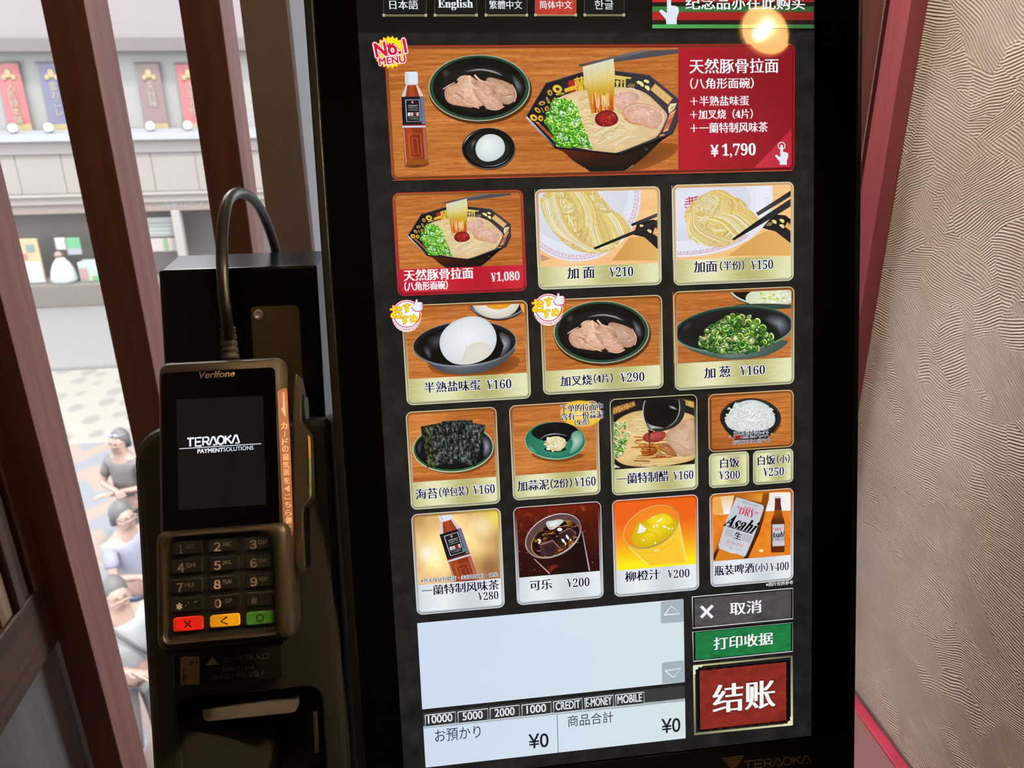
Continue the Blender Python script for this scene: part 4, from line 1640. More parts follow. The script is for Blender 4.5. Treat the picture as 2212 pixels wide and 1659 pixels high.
# language buttons
a_h = -16
for x0, x1, yb, txt, tx0, tx1, th, lab, sel in ((530, 800, 103, '日本語', 571, 745, 56, 'japanese language button', 0), (843, 1110, 102.5, 'English', 869, 1081, 66, 'english language button', 0),
                                              (1155, 1418, 102, '繁體中文', 1182, 1382, 52, 'traditional chinese language button', 0), (1458, 1718, 101.5, '简体中文', 1490, 1687, 50, 'selected red simplified chinese language button', 1),
                                              (1760, 2012, 101.5, '한글', 1826, 1942, 56, 'korean language button', 0)):
    a = Art(K, 'top')
    a.poly([(x0 + 4, a_h), (x1 - 4, a_h), (x1 - 4, yb - 6), (x0 + 4, yb - 6)], (188, 58, 48) if sel else (24, 25, 27))
    if sel:
        R = random.Random(2)
        for k in range(16):
            x, y = R.uniform(x0 + 20, x1 - 20), R.uniform(0, yb - 15)
            a.ellipse(x, y, R.uniform(8, 30), R.uniform(4, 16), (188, 58, 48), (204, 78, 62), n=12)
    for x in (x0 + 4, x1 - 4):
        a.line([(x, a_h), (x, yb - 6)], 1.6, (120, 116, 86))
    a.line([(x0, yb - 10), (x1, yb - 10)], 2.5, (196, 192, 140))
    a.line([(x0, yb - 3), (x1, yb - 3)], 3.5, [(150, 148, 100), (238, 236, 196), (150, 148, 100)])
    for x, d in ((x0 + 6, 1), (x1 - 6, -1)):
        a.poly([(x - 7, yb - 16), (x + 7, yb - 16), (x + 7, yb), (x - 7, yb)], (214, 210, 164))
        a.poly([(x - 3, yb - 11), (x + 3, yb - 11), (x + 3, yb - 5), (x - 3, yb - 5)], (60, 58, 40))
    yy = 31 if txt != 'English' else 31
    a.text(txt, (tx0, yy), (tx1, yy - 0.4), th, (226, 232, 236), 'mincho' if txt != '한글' else 'sans', thin=0.0, bold=-0.004 if txt != '한글' else 0.004)
    sub(a, 'language_button', lab)


def tap_hand(a, x, y, k, col=(226, 232, 246)):
    P = [(-12, -60), (12, -60), (14, 4), (40, 6), (58, 16), (62, 40), (48, 84), (48, 120), (-16, 120), (-18, 90), (-56, 46), (-58, 34), (-46, 28), (-12, 52)]
    a.poly([(x + u * k, y + v * k) for u, v in P], col)


# souvenir banner, top right
a = Art(K, 'tr')
a.poly([(35, -90), (1482, -90), (1482, 222), (35, 222)], (38, 30, 26))
a.poly([(35, -60), (1482, -60), (1482, 22), (35, 22)], lambda P: mixc((196, 44, 38), (150, 36, 30), (P[:, 0]) / 1482))
a.poly([(35, 60), (1482, 60), (1482, 108), (35, 108)], lambda P: mixc((60, 132, 66), (50, 92, 52), (P[:, 0]) / 1482))
a.poly([(35, 110), (1482, 110), (1482, 182), (35, 182)], lambda P: mixc((186, 40, 36), (140, 40, 32), (P[:, 0]) / 1482))
a.poly([(35, 222), (1482, 222), (1482, 256), (35, 256)], lambda P: mixc((84, 176, 88), (60, 112, 60), (P[:, 0]) / 1482))
tap_hand(a, 184, 46, 1.45, (222, 234, 246))
a.text('纪念品亦在此购买', (335, 30), (1400, 22), 128, WHITE, 'mincho', outline=(60, 40, 36), ow=0.02, thin=0)
sub(a, 'souvenir_banner', 'red and green striped souvenir banner')

# hero tile
t = Tile([(829.6, 101.3), (1712.3, 369.0)], 'bowl', 0.004, picture=wood(1.0, 1), rimcol=(176, 40, 40))
t.crop('px')
plate_with_pork(t, 1035, 190.5, 1.0)
# egg dish
t.crop('hero')
t.ellipse(832, 856, 188, 146, (96, 48, 18), n=40)
t.ellipse(829, 850, 188, 146, (88, 92, 96), n=48)
t.ellipse(829, 848, 184, 141, (12, 12, 13), n=48)
t.ellipse(824, 858, 150, 110, (34, 34, 36), (10, 10, 11), n=36)
t.line(Art.ell(829, 848, 176, 132, 0, 24, 185, 262), 7, [(20, 20, 22), (190, 192, 196), (60, 60, 64), (20, 20, 22)])
t.blob(smooth([(700, 800), (740, 770), (752, 790), (716, 850), (706, 880)]), (22, 22, 24), (110, 112, 118), rings=3)
t.line(Art.ell(829, 850, 168, 124, 0, 24, 20, 110), 6, [(30, 30, 32), (150, 152, 158), (40, 40, 42)])
t.blob(smooth([(735, 858), (748, 800), (800, 752), (870, 746), (930, 780), (950, 846), (930, 900), (870, 938), (800, 944), (752, 910)]), (196, 208, 208), (240, 246, 246), (820, 820), rings=6, power=0.6)
# bottle
t.crop('hero')
t.blob(smooth([(236, 960), (410, 940), (424, 968), (330, 990), (240, 985)]), (150, 88, 40), (70, 36, 16), rings=3)
tea_bottle(t, lambda x, y: (200 + x * 3.0 + y * 0.13, 312 + y * 3.24 - x * 0.05))
t.crop('bowl')
for k in range(6):
    t.blob(smooth([(540, 1240), (1960, 1080), (1990, 1240), (1700, 1400 + 22 * k), (1350, 1520 + 12 * k), (860, 1520 + 10 * k)]), (150 - 9 * k, 82 - 6 * k, 32 - 3 * k), (110, 58, 22), rings=2) if k == 0 else None
ramen_bowl(t)
# red price panel
t.crop('tr')


def redpanel(P):
    x = (P[:, 0] - 258) / 1050
    y = (P[:, 1] - 430) / 1100
    st = 0.93 + 0.07 * np.sin(P[:, 1] * 0.30)
    return mixc((196, 28, 48), (150, 24, 38), x * 1.1 + 0.15 * np.sin(y * 6)) * st[:, None]


t.quadgrid(258, 400, 1320, 1580, redpanel, 30, 220)
t.poly([(905, 1540), (1310, 1120), (1310, 1540)], lambda P: mixc((206, 52, 74), (186, 36, 56), (P[:, 0] - 900) / 400))
tap_hand(t, 1180, 1364, 0.98)
t.line(Art.ell(1180, 1312, 31, 31, n=24), 8, (230, 234, 246), True)
for body, x0, x1, y, h in (('天然豚骨拉面', 360, 1150, 600, 132), ('（八角形面碗）', 366, 930, 755, 98), ('＋半熟盐味蛋', 366, 888, 912, 90), ('＋加叉烧（4片）', 366, 922, 1030, 88), ('＋一蘭特制风味茶', 366, 1056, 1150, 92)):
    t.text(body, (x0, y + 4), (x1, y - 4), h, WHITE, 'mincho', outline=(120, 20, 34), ow=0.012)
t.text('¥', (550, 1358), (616, 1356), 104, WHITE, 'sans', bold=0.02)
t.text('1,790', (650, 1356), (948, 1350), 122, WHITE, 'serif', bold=0.008)
wood1, px0_ = wood(1.0, 1), t.uv([(258, 700)])[0][0]
t.picture = lambda V: np.where((V[:, 0] > px0_)[:, None], np.array([[168., 26, 42]]), wood1(V))
t.rim(0.62)
sub(t, 'menu_tile', 'wide set meal tile with bottle, sliced pork, egg, noodle bowl and red price panel')


def badge_star(a):
    n = 22
    P = []
    for k in range(2 * n):
        r = 118 if k % 2 == 0 else 100
        q = math.pi * k / n
        P.append((141 + r * math.cos(q), 182 + r * math.sin(q)))
    a.poly([(x * 1.0, y) for x, y in P], (240, 120, 30))
    a.poly([(141 + (x - 141) * 0.965, 182 + (y - 182) * 0.965) for x, y in P], (254, 232, 30))
    for txt, p0, p1, h, ow in (('No.1', (36, 170), (248, 137), 96, 0.05), ('MENU', (64, 248), (245, 228), 48, 0.08)):
        a.text(txt, p0, p1, h, (216, 26, 60), 'sans', outline=(226, 60, 90), ow=ow + 0.03, bold=0.03, tilt=True)
        a.text(txt, p0, p1, h, (216, 26, 60), 'sans', outline=(255, 255, 255), ow=ow, bold=0.03, tilt=True)
    P = [(118, 150), (112, 120), (128, 132), (134, 112), (146, 130), (170, 112), (160, 140)]
    a.poly(P, (216, 26, 60))


a = Art(K, 'hero')
badge_star(a)
sub(a, 'best_seller_badge', 'yellow star badge over the wide set meal tile', DH + 0.0024)


def yen_price(t, num, x0, x1, y0, y1, h, col=NAVY, outline=WHITE):
    """yen sign and number along one line"""
    n = len(num.replace(',', '')) + 0.4 * num.count(',')
    w = (x1 - x0) / (n + 1.05)
    d = (y1 - y0) / (x1 - x0)
    xm = x0 + w * 0.98
    t.text('𝐘', (x0, y0), (xm, y0 + (xm - x0) * d), h * 0.94, col, 'sans', outline=outline, ow=0.05)
    for k in (0.02, 0.2):
        yy = y0 + h * k
        t.line([(x0 + w * .16, yy), (x0 + w * .84, yy + w * .68 * d)], h * 0.055, col)
    t.text(num, (xm + w * .12, y0 + (xm - x0) * d), (x1, y1), h if ',' not in num else h * 1.16, col, 'serif', outline=outline, ow=0.05)


def cap_text(t, rows):
    for r in rows:
        body, x0, y0, x1, y1, h = r[:6]
        col, out = (r[6], r[7]) if len(r) > 6 else (NAVY, WHITE)
        if body.startswith('¥'):
            yen_price(t, body[1:], x0, x1, y0, y1, h, col, out)
        else:
            t.text(body, (x0, y0), (x1, y1), h, col, 'mincho', outline=out, ow=0.034, bold=0.007)


# ---- row: ramen, noodles, half noodles
t = Tile([(846.8, 418), (1137, 628)], 'r1a', 0.0044, caption=(1135, 572), capcol=REDCAP, rimcol=(196, 44, 50), picture=wood(1.0, 12))
t.crop('r1a', aff=lambda P: np.stack([245 + (P[:, 0] - 35) * 0.547, 575 + (P[:, 1] - 790) * 0.517], 1))
ramen_bowl(t)
t.crop('r1a')
t.caption()
RW = ((255, 255, 255), (206, 60, 80))
cap_text(t, [('天然豚骨拉面', 205, 985, 918, 962, 118, *RW), ('（八角形面碗）', 212, 1100, 656, 1086, 92, *RW), ('¥1,080', 1104, 1006, 1400, 996, 92, *RW)])
t.rim(0.74)
sub(t, 'menu_tile', 'noodle bowl tile with red caption bar')


def noodle_heap(t, outline, seeds, n, wid, bundles):
    R = random.Random(seeds)
    P = np.array(outline, float)
    c = P.mean(0)
    pts = smooth(P)
    t.blob(pts, (226, 184, 96), (236, 200, 116), rings=3)

    def ins(x, y):
        k = False
        j = len(pts) - 1
        for i in range(len(pts)):
            if (pts[i][1] > y) != (pts[j][1] > y) and x < (pts[j][0] - pts[i][0]) * (y - pts[i][1]) / (pts[j][1] - pts[i][1]) + pts[i][0]:
                k = not k
            j = i
        return k
    lo, hi = pts.min(0), pts.max(0)
    cols = [(250, 230, 158), (252, 240, 188), (246, 220, 134), (240, 208, 118), (255, 246, 212)]
    k = 0
    while k < n:
        x, y = R.uniform(lo[0], hi[0]), R.uniform(lo[1], hi[1])
        if not ins(x, y):
            continue
        k += 1
        q = vnoise(np.array([x * 0.006]), np.array([y * 0.006]), seeds)[0] * 5.2 + R.uniform(-.35, .35)
        ln = R.uniform(90, 240)
        path = [(x, y)]
        for s_ in range(9):
            q += R.uniform(-0.16, 0.16) + 0.05
            nx, ny = path[-1][0] + math.cos(q) * ln / 9, path[-1][1] + math.sin(q) * ln / 9
            if not ins(nx, ny):
                break
            path.append((nx, ny))
        if len(path) > 3:
            f = R.uniform(0.86, 1.0)
            t.line(path, wid * R.uniform(0.85, 1.15), np.array(R.choice(cols)) * f, edge=0.86)
    for x0, y0, x1, y1, cx, cy, m in bundles:
        for i in range(m):
            a_ = i / max(m - 1, 1)
            p0 = np.array([x0[0] + (x0[1] - x0[0]) * a_, y0[0] + (y0[1] - y0[0]) * a_])
            p1 = np.array([x1[0] + (x1[1] - x1[0]) * a_, y1[0] + (y1[1] - y1[0]) * a_])
            pm = np.array([cx[0] + (cx[1] - cx[0]) * a_, cy[0] + (cy[1] - cy[0]) * a_])
            t.line(curve([p0, pm, p1], 3), wid * R.uniform(0.85, 1.1), np.array(R.choice(cols)) * R.uniform(0.92, 1.03), edge=0.84)


def fret_arc(t, cx, cy, rx, ry, a0, a1, n, depth, col, w):
    """fretwork printed round a plate rim"""
    for k in range(n):
        P = []
        for x, y in ((0.05, 0.9), (0.05, 0.1), (0.85, 0.1), (0.85, 0.75), (0.35, 0.75), (0.35, 0.42), (0.6, 0.42)):
            q = math.radians(a0 + (a1 - a0) * (k + x) / n)
            f = 1 - depth * y
            P.append((cx + rx * f * math.cos(q), cy + ry * f * math.sin(q)))
        t.line(P, w, col)


PALEWOOD = wood(1.18, 20)


def palewood(P):
    return mixc((240, 178, 116), (250, 206, 150), fbm(P[:, 0] * 60, P[:, 1] * 700, 3) * 1.2)


for corner, crop, capy, cx_off, texts, half in (([(1154.5, 410), (1428, 615)], 'r1b', (1420, 568), -565, None, False), ([(1450.5, 400), (1712.5, 606)], 'r1b', (1700, 553), 0, None, True)):
    t = Tile(corner, crop, 0.0042, caption=capy, capcol=GOLD, rimcol=(230, 228, 196), picture=palewood)
    ox = -632 if not half else 0
    if half:
        t.blob(Art.ell(900, 300, 960, 545, 0, 72), (226, 228, 240), (238, 240, 250), rings=3)
        t.blob(Art.ell(860, 260, 780, 420, 0, 60), (216, 218, 232), (228, 230, 244), rings=4)
        t.poly([(1690, 60), (1860, 60), (1868, 240), (1800, 420), (1690, 420)], (232, 236, 248))
        fret_arc(t, 900, 300, 930, 520, 96, 38, 13, 0.075, (196, 110, 126), 6)
        for yy in (240, 300, 360, 410):
            t.line([(1780, yy), (1840, yy - 16), (1836, yy + 26), (1795, yy + 34)], 4, (206, 190, 200))
        # red mark on the plate
        for x0, y0, x1, y1 in ((964, 245, 1096, 215), (958, 275, 1060, 250), (950, 300, 1000, 290), (1070, 215, 1072, 260), (1000, 215, 1010, 300), (955, 322, 985, 340), (1030, 228, 1034, 290)):
            t.line([(x0, y0), (x1, y1)], 12, (204, 60, 84))
    else:
        t.blob(Art.ell(-165, 190, 664, 700, 0, 80), (224, 228, 240), (238, 240, 250), rings=3)
        t.blob(Art.ell(-190, 150, 560, 560, 0, 60), (216, 218, 230), (226, 228, 240), rings=4)
        fret_arc(t, -165, 190, 645, 680, 150, -20, 24, 0.085, (202, 106, 126), 6)
        t.poly([(-560, 800), (-440, 860), (-560, 900)], (206, 150, 120))
    # neighbouring black bowl, lower right
    dx = 0 if half else -1370
    dy = 0 if half else 60
    if half:
        t.poly([(1760, 540), (1880, 400), (2000, 410), (2080, 470), (2080, 730), (1900, 585)], (34, 30, 36))
        t.poly([(1840, 560), (1900, 580), (2080, 720), (2080, 830), (1400, 830), (1700, 620)], lambda P: mixc((214, 160, 84), (226, 178, 104), (P[:, 0] - 1400) / 600))
        for q in ((1880, 480), (1960, 470), (1960, 525)):
            t.blob(smooth([(q[0] - 30, q[1] - 20), (q[0] + 10, q[1] - 26), (q[0] + 34, q[1]), (q[0] + 20, q[1] + 26), (q[0] - 12, q[1] + 4)]), (220, 200, 100), (240, 228, 150), rings=2)
        greekkey(t, [(2020, 480), (2140, 560), (2110, 620), (1994, 530)], 2, w=8)
        for k in range(4):
            t.line([(1800 + k * 14, 520), (1830 + k * 14, 482)], 5, (190, 180, 90))
    else:
        t.poly([(420, 610), (470, 470), (640, 455), (705, 520), (705, 790), (540, 640)], (34, 30, 36))
        t.poly([(380, 640), (520, 630), (560, 660), (705, 790), (705, 880), (200, 880)], lambda P: mixc((210, 154, 78), (226, 178, 104), (P[:, 0] - 200) / 500))
        for q in ((585, 575), (505, 525)):
            t.blob(smooth([(q[0] - 26, q[1] - 16), (q[0] + 10, q[1] - 22), (q[0] + 30, q[1]), (q[0] + 16, q[1] + 26), (q[0] - 10, q[1] + 4)]), (220, 200, 100), (240, 228, 150), rings=2)
        greekkey(t, [(648, 535), (790, 620), (760, 690), (622, 600)], 2, w=8)
    if half:
        noodle_heap(t, [(950, 370), (1020, 290), (1130, 200), (1250, 142), (1380, 150), (1440, 210), (1560, 250), (1600, 330), (1690, 400), (1720, 460), (1660, 520), (1480, 690), (1340, 745), (1190, 730), (1000, 660), (980, 600), (1000, 540), (950, 440)], 21, 420, 15,
                    [((1180, 1400), (440, 330), (1480, 1720), (640, 450), (1330, 1600), (470, 360), 16), ((1060, 1000), (320, 420), (1480, 1100), (680, 720), (1100, 960), (560, 600), 9), ((1180, 1280), (180, 160), (1180, 1480), (460, 380), (1330, 1500), (220, 260), 7)])
        t.poly([(1690, 385), (2080, 135), (2080, 195), (1712, 418)], lambda P: mixc((26, 26, 28), (70, 72, 76), (P[:, 1] - 130) / 260))
        t.poly([(1436, 660), (1700, 470), (2080, 218), (2080, 300), (1760, 495), (1466, 668)], lambda P: mixc((20, 20, 22), (50, 50, 54), (P[:, 0] - 1436) / 640))
    else:
        noodle_heap(t, [(-545, 300), (-540, 220), (-460, 150), (-330, 120), (-150, 110), (0, 120), (60, 190), (150, 300), (280, 420), (390, 520), (400, 580), (300, 640), (240, 760), (100, 810), (-100, 800), (-260, 740), (-430, 560), (-500, 440)], 31, 620, 17,
                    [((-80, 260), (420, 380), (20, 396), (760, 560), (-20, 350), (600, 470), 20), ((-520, -380), (260, 200), (-60, 120), (780, 800), (-460, -240), (560, 620), 9), ((-300, -120), (140, 120), (-160, 60), (560, 500), (-160, 20), (330, 300), 10)])
        t.poly([(395, 500), (720, 365), (720, 408), (402, 526)], lambda P: mixc((26, 26, 28), (80, 84, 90), (P[:, 0] - 395) / 320))
        t.poly([(8, 745), (420, 572), (720, 430), (720, 470), (440, 600), (16, 768)], lambda P: mixc((20, 20, 22), (44, 46, 50), P[:, 0] / 700))
    t.caption()
    if half:
        cap_text(t, [('加面', 1048, 948, 1284, 938, 118), ('（半份）', 1318, 938, 1566, 926, 100), ('¥150', 1636, 928, 1868, 916, 96)])
    else:
        t.crop('r1a')
        cap_text(t, [('加', 1898, 966, 2012, 960, 118), ('面', 2066, 960, 2176, 954, 118)])
        t.crop('r1b')
        cap_text(t, [('¥210', 168, 1002, 416, 990, 100)])
    t.rim(0.8)
    sub(t, 'menu_tile', 'half portion of noodles tile' if half else 'extra noodles tile')


# ---- row: egg, pork, spring onion
def recommend(name, lab, ox, oy):
    a = Art(K, 'r2a', h=0)
    def o(P):
        return [(x + ox, y + oy) for x, y in P]
    cx, cy = 234 + ox, 282 + oy
    a.ellipse(cx, cy, 152, 150, (196, 60, 90), n=44)
    a.ellipse(cx, cy + 30, 150, 152, (252, 252, 252), n=44)
    a.ellipse(cx, cy, 148, 146, (252, 252, 252), n=44)
    a.line(Art.ell(cx, cy, 134, 134, n=48), 9, (206, 40, 76), True)
    hand = [(330, 118), (348, 128), (344, 160), (384, 150), (404, 170), (406, 235), (390, 250), (320, 262), (276, 220), (300, 190), (318, 160)]
    a.poly(smooth(o(hand), 2) + np.array([0, 0]), (206, 40, 76))
    c = np.array(o(hand)).mean(0)
    a.poly((smooth(o(hand), 2) - c) * 0.88 + c, (236, 240, 250))
    for k in range(3):
        a.line(o([(376, 186 + 20 * k), (400, 184 + 20 * k)]), 5, (206, 40, 76))
    for ch, x, y, h in (('お', 126, 256, 126), ('す', 236, 218, 88), ('す', 214, 340, 88), ('め', 304, 326, 80), ('！', 368, 326, 100)):
        w = h * 0.92 if ch != '！' else h * 0.32
        if ch == '！':
            a.poly(o([(x + 10, y - 62), (x + 32, y - 66), (x + 6, y + 28), (x - 8, y + 26)]), (196, 40, 60))
            a.poly(o([(x + 13, y - 56), (x + 26, y - 58), (x + 4, y + 22), (x - 3, y + 20)]), (252, 222, 20))
            a.ellipse(x - 8 + ox, y + 48 + oy, 10, 10, (252, 222, 20), n=12)
            continue
        a.text(ch, (x - w / 2 + ox, y + 6 + oy), (x + w / 2 + ox, y - 6 + oy), h, (250, 222, 16), 'sans', outline=(196, 40, 60), ow=0.035, bold=0.035, tilt=True)
    for k, ch in enumerate('RECOMMENDED'):
        q = math.radians(146 - 11.4 * k)
        r = 160
        x, y = cx + r * math.cos(q), cy + r * math.sin(q) * 1.0
        d = np.array([math.sin(q), -math.cos(q)]) * 11
        a.text(ch, (x - d[0], y - d[1]), (x + d[0], y + d[1]), 24, (206, 40, 76), 'sans', tilt=True, bold=0.02)
    sub(a, 'recommended_badge', lab, DH + 0.0024)


t = Tile([(866.5, 660), (1147, 860)], 'r2a', 0.0042, caption=(1140, 805), capcol=GOLD, picture=wood(1.02, 31))
t.ellipse(1180, 60, 350, 290, (34, 34, 38), n=40)
t.ellipse(1180, 60, 350, 275, (120, 122, 126), n=40)
t.ellipse(1180, 40, 345, 275, (24, 24, 26), n=40)
t.blob(Art.ell(1150, 120, 262, 206, 8, 40), (206, 196, 180), (246, 244, 236), rings=5, power=0.5)
t.blob(Art.ell(1178, 140, 150, 92, 0, 36), (232, 150, 30), (250, 186, 60), rings=4)
t.blob(Art.ell(1480, 170, 70, 110, 0, 24), (236, 160, 60), (240, 190, 100), rings=2)
t.blob(smooth([(420, 770), (1260, 770), (1320, 700), (1440, 760), (1300, 900), (800, 930), (500, 900)]), (150, 84, 34), (84, 42, 16), rings=4)
t.blob(smooth([(296, 620), (380, 740), (560, 868), (700, 902), (840, 906), (1000, 890), (1180, 820), (1340, 700), (1372, 600), (800, 700)]), (70, 76, 86), (104, 110, 120), (780, 840), rings=4)
t.ellipse(834, 592, 540, 238, (128, 132, 140), rot=-4, n=64)
t.ellipse(834, 590, 530, 229, (30, 30, 33), rot=-4, n=64)
t.ellipse(834, 600, 500, 205, (12, 12, 13), rot=-4, n=64)
t.blob(smooth([(420, 540), (560, 470), (660, 440), (640, 560), (560, 650), (480, 650), (470, 600)]), (20, 20, 22), (70, 72, 78), rings=3)
t.blob(smooth([(390, 620), (470, 590), (500, 720), (480, 770), (420, 700)]), (18, 18, 20), (90, 94, 102), rings=3)
t.blob(smooth([(1180, 450), (1290, 490), (1330, 560), (1290, 680), (1180, 760), (1250, 640), (1210, 560)]), (40, 40, 44), (170, 174, 182), rings=4)
t.line(Art.ell(834, 592, 520, 224, -4, 60, 40, 170), 7, [(60, 62, 66), (180, 184, 190), (120, 124, 130), (70, 72, 76)])
egg = smooth([(566, 580), (600, 460), (720, 350), (880, 298), (1020, 312), (1130, 400), (1174, 520), (1150, 640), (1080, 730), (960, 790), (820, 812), (690, 790), (600, 700)])
t.blob(egg, (206, 212, 216), (238, 243, 246), (860, 520), rings=9, power=0.45)
t.blob(smooth([(856, 604), (1000, 560), (1090, 600), (1122, 640), (1080, 732), (940, 790), (824, 806), (806, 760)]), (222, 214, 200), (228, 226, 218), rings=4)
t.line(curve([(860, 600), (840, 700), (806, 752), (822, 808)]), 4, (206, 190, 160))
t.caption()
cap_text(t, [('半熟盐味蛋', 418, 1044, 998, 1016, 112), ('¥160', 1062, 1016, 1320, 1000, 98)])
t.rim(0.72)
sub(t, 'menu_tile', 'boiled egg tile')

t = Tile([(1165.8, 648), (1432.8, 838)], 'r2b', 0.0042, caption=(1425, 788), capcol=GOLD, picture=wood(0.98, 37))
t.crop('px')
plate_with_pork(t, 1299, 717.5, 0.94)
t.crop('r2a')
t.caption()
cap_text(t, [('加叉烧', 1832, 978, 2156, 962, 108)])
t.crop('r2b')
cap_text(t, [('（4片）', 12, 1000, 206, 990, 98), ('¥290', 286, 990, 536, 976, 96)])
t.rim(0.72)
sub(t, 'menu_tile', 'sliced pork tile')

t = Tile([(1452.5, 630), (1712.5, 828)], 'r2b', 0.0042, caption=(1705, 771.5), capcol=GOLD, picture=wood(0.98, 41, 0.1))
t.ellipse(1800, 40, 400, 210, (46, 66, 56), n=40)
t.ellipse(1800, 40, 396, 196, (214, 216, 196), n=40)
t.ellipse(1800, 30, 380, 192, (30, 24, 22), n=40)
t.blob(Art.ell(1860, 150, 275, 108, -4, 36), (206, 214, 186), (236, 240, 216), rings=3, func=meatcol(None, 3, 0.12, 0.03))
for k in range(40):
    t.ellipse(RND.uniform(1720, 2060), RND.uniform(90, 220), RND.uniform(8, 26), RND.uniform(6, 18), RND.choice([(206, 222, 120), (226, 236, 190), (180, 204, 100), (244, 246, 236)]), n=8)
t.ellipse(1780, 250, 330, 30, (52, 70, 62), n=30)
t.blob(smooth([(846, 560), (960, 680), (1100, 740), (1300, 795), (1500, 802), (1760, 780), (1960, 690), (2070, 580), (1500, 640)]), (62, 86, 78), (104, 124, 116), (1450, 770), rings=4)
t.blob(Art.ell(1462, 486, 622, 240, -5, 72), (112, 150, 124), (112, 150, 124), rings=1)
t.blob(Art.ell(1462, 480, 612, 230, -5, 72), (40, 66, 54), (40, 66, 54), rings=1)
t.blob(Art.ell(1464, 486, 592, 214, -5, 72), (28, 30, 33), (14, 14, 15), (1250, 520), rings=5)
t.blob(smooth([(1820, 330), (1960, 330), (2040, 400), (2060, 500), (1960, 580), (1900, 470), (1760, 390)]), (34, 36, 40), (132, 138, 150), rings=5)
t.blob(smooth([(880, 480), (960, 400), (1060, 360), (1040, 480), (940, 560)]), (16, 16, 17), (52, 54, 58), rings=4)


def inside(R):
    while True:
        x, y = R.uniform(1100, 1860), R.uniform(310, 715)
        top = np.interp(x, [1100, 1200, 1400, 1540, 1660, 1800, 1860], [590, 470, 330, 312, 370, 480, 580])
        bot = np.interp(x, [1100, 1250, 1500, 1760, 1860], [640, 706, 712, 690, 600])
        if top < y < bot:
            return x, y


t.blob(smooth([(1100, 620), (1130, 560), (1260, 420), (1420, 320), (1560, 315), (1700, 400), (1820, 500), (1850, 590), (1740, 690), (1500, 710), (1260, 700)]), (34, 70, 26), (70, 110, 40), rings=2)
scallions(t, inside, 250, 34, 5, 0.3, [((74, 142, 46), (156, 202, 80)), ((50, 114, 46), (122, 180, 70)), ((104, 164, 50), (206, 218, 112)), ((40, 92, 46), (96, 154, 74)), ((156, 186, 104), (230, 234, 168))])
t.caption()
cap_text(t, [('加', 1150, 940, 1262, 934, 112), ('葱', 1306, 926, 1420, 920, 116), ('¥160', 1520, 916, 1778, 902, 96)])
t.rim(0.72)
sub(t, 'menu_tile', 'chopped spring onion tile')

recommend('a', 'round recommended badge over the boiled egg tile', 0, 0)
recommend('b', 'round recommended badge over the sliced pork tile', 1464, -64)

# ---- row: seaweed, garlic, vinegar, rice
t = Tile([(876, 890), (1081, 1087)], 'r3a', 0.0042, caption=(1075, 1029), capcol=GOLD, picture=wood(1.02, 51))
t.ellipse(592, 590, 436, 262, (120, 66, 24), n=56)
t.ellipse(584, 580, 430, 256, (206, 214, 200), rot=-3, n=56)
t.ellipse(584, 578, 422, 248, (50, 104, 50), rot=-3, n=56)
t.ellipse(584, 574, 404, 232, (16, 17, 18), rot=-3, n=56)
t.blob(smooth([(880, 440), (960, 460), (1000, 540), (980, 660), (900, 700), (900, 560)]), (30, 32, 36), (160, 166, 180), rings=5)
t.blob(smooth([(190, 560), (240, 480), (262, 520), (240, 640), (210, 650)]), (20, 22, 24), (70, 76, 84), rings=4)


def seaweed(t, q, seed, tint):
    q = np.array(q, float)
    n1, n2 = 22, 46
    S_, T_ = np.meshgrid(np.linspace(0, 1, n1 + 1), np.linspace(0, 1, n2 + 1))
    s_, u_ = S_.ravel()[:, None], T_.ravel()[:, None]
    V = (q[0] * (1 - s_) + q[1] * s_) * (1 - u_) + (q[3] * (1 - s_) + q[2] * s_) * u_
    n = fbm(V[:, 0] * 0.05, V[:, 1] * 0.035, seed, 3)
    r = fbm(V[:, 0] * 0.10 + 7, V[:, 1] * 0.07, seed + 3, 2)
    v = 20 + 150 * np.clip((n - 0.42) * 1.6, 0, 1) + 110 * np.clip((r - 0.58) * 3, 0, 1)
    C = v[:, None] * np.array(tint)
    i = np.arange(n1 * n2)
    a = (i // n1) * (n1 + 1) + i % n1
    T = np.concatenate([np.stack([a, a + 1, a + n1 + 2], 1), np.stack([a, a + n1 + 2, a + n1 + 1], 1)])
    t.put(t.uv(V), T, C)
    t.line(np.vstack([q, q[:1]]), 5, (22, 26, 24))


seaweed(t, [(784, 312), (928, 336), (820, 766), (712, 746)], 1, (0.94, 1.0, 1.0))
seaweed(t, [(640, 284), (790, 284), (740, 730), (632, 740)], 2, (0.9, 1.0, 1.0))
seaweed(t, [(462, 298), (640, 284), (632, 738), (524, 746)], 3, (0.92, 1.0, 0.98))
seaweed(t, [(242, 352), (468, 308), (530, 742), (310, 788)], 4, (0.94, 1.0, 0.92))
seaweed(t, [(242, 356), (330, 338), (384, 772), (312, 788)], 9, (1.0, 1.05, 0.62))
t.caption()
cap_text(t, [('海苔', 188, 1068, 416, 1056, 114), ('（单包装）', 438, 1050, 742, 1030, 104), ('¥160', 794, 1022, 1026, 1008, 96)])
t.rim(0.72)
sub(t, 'menu_tile', 'dried seaweed tile')

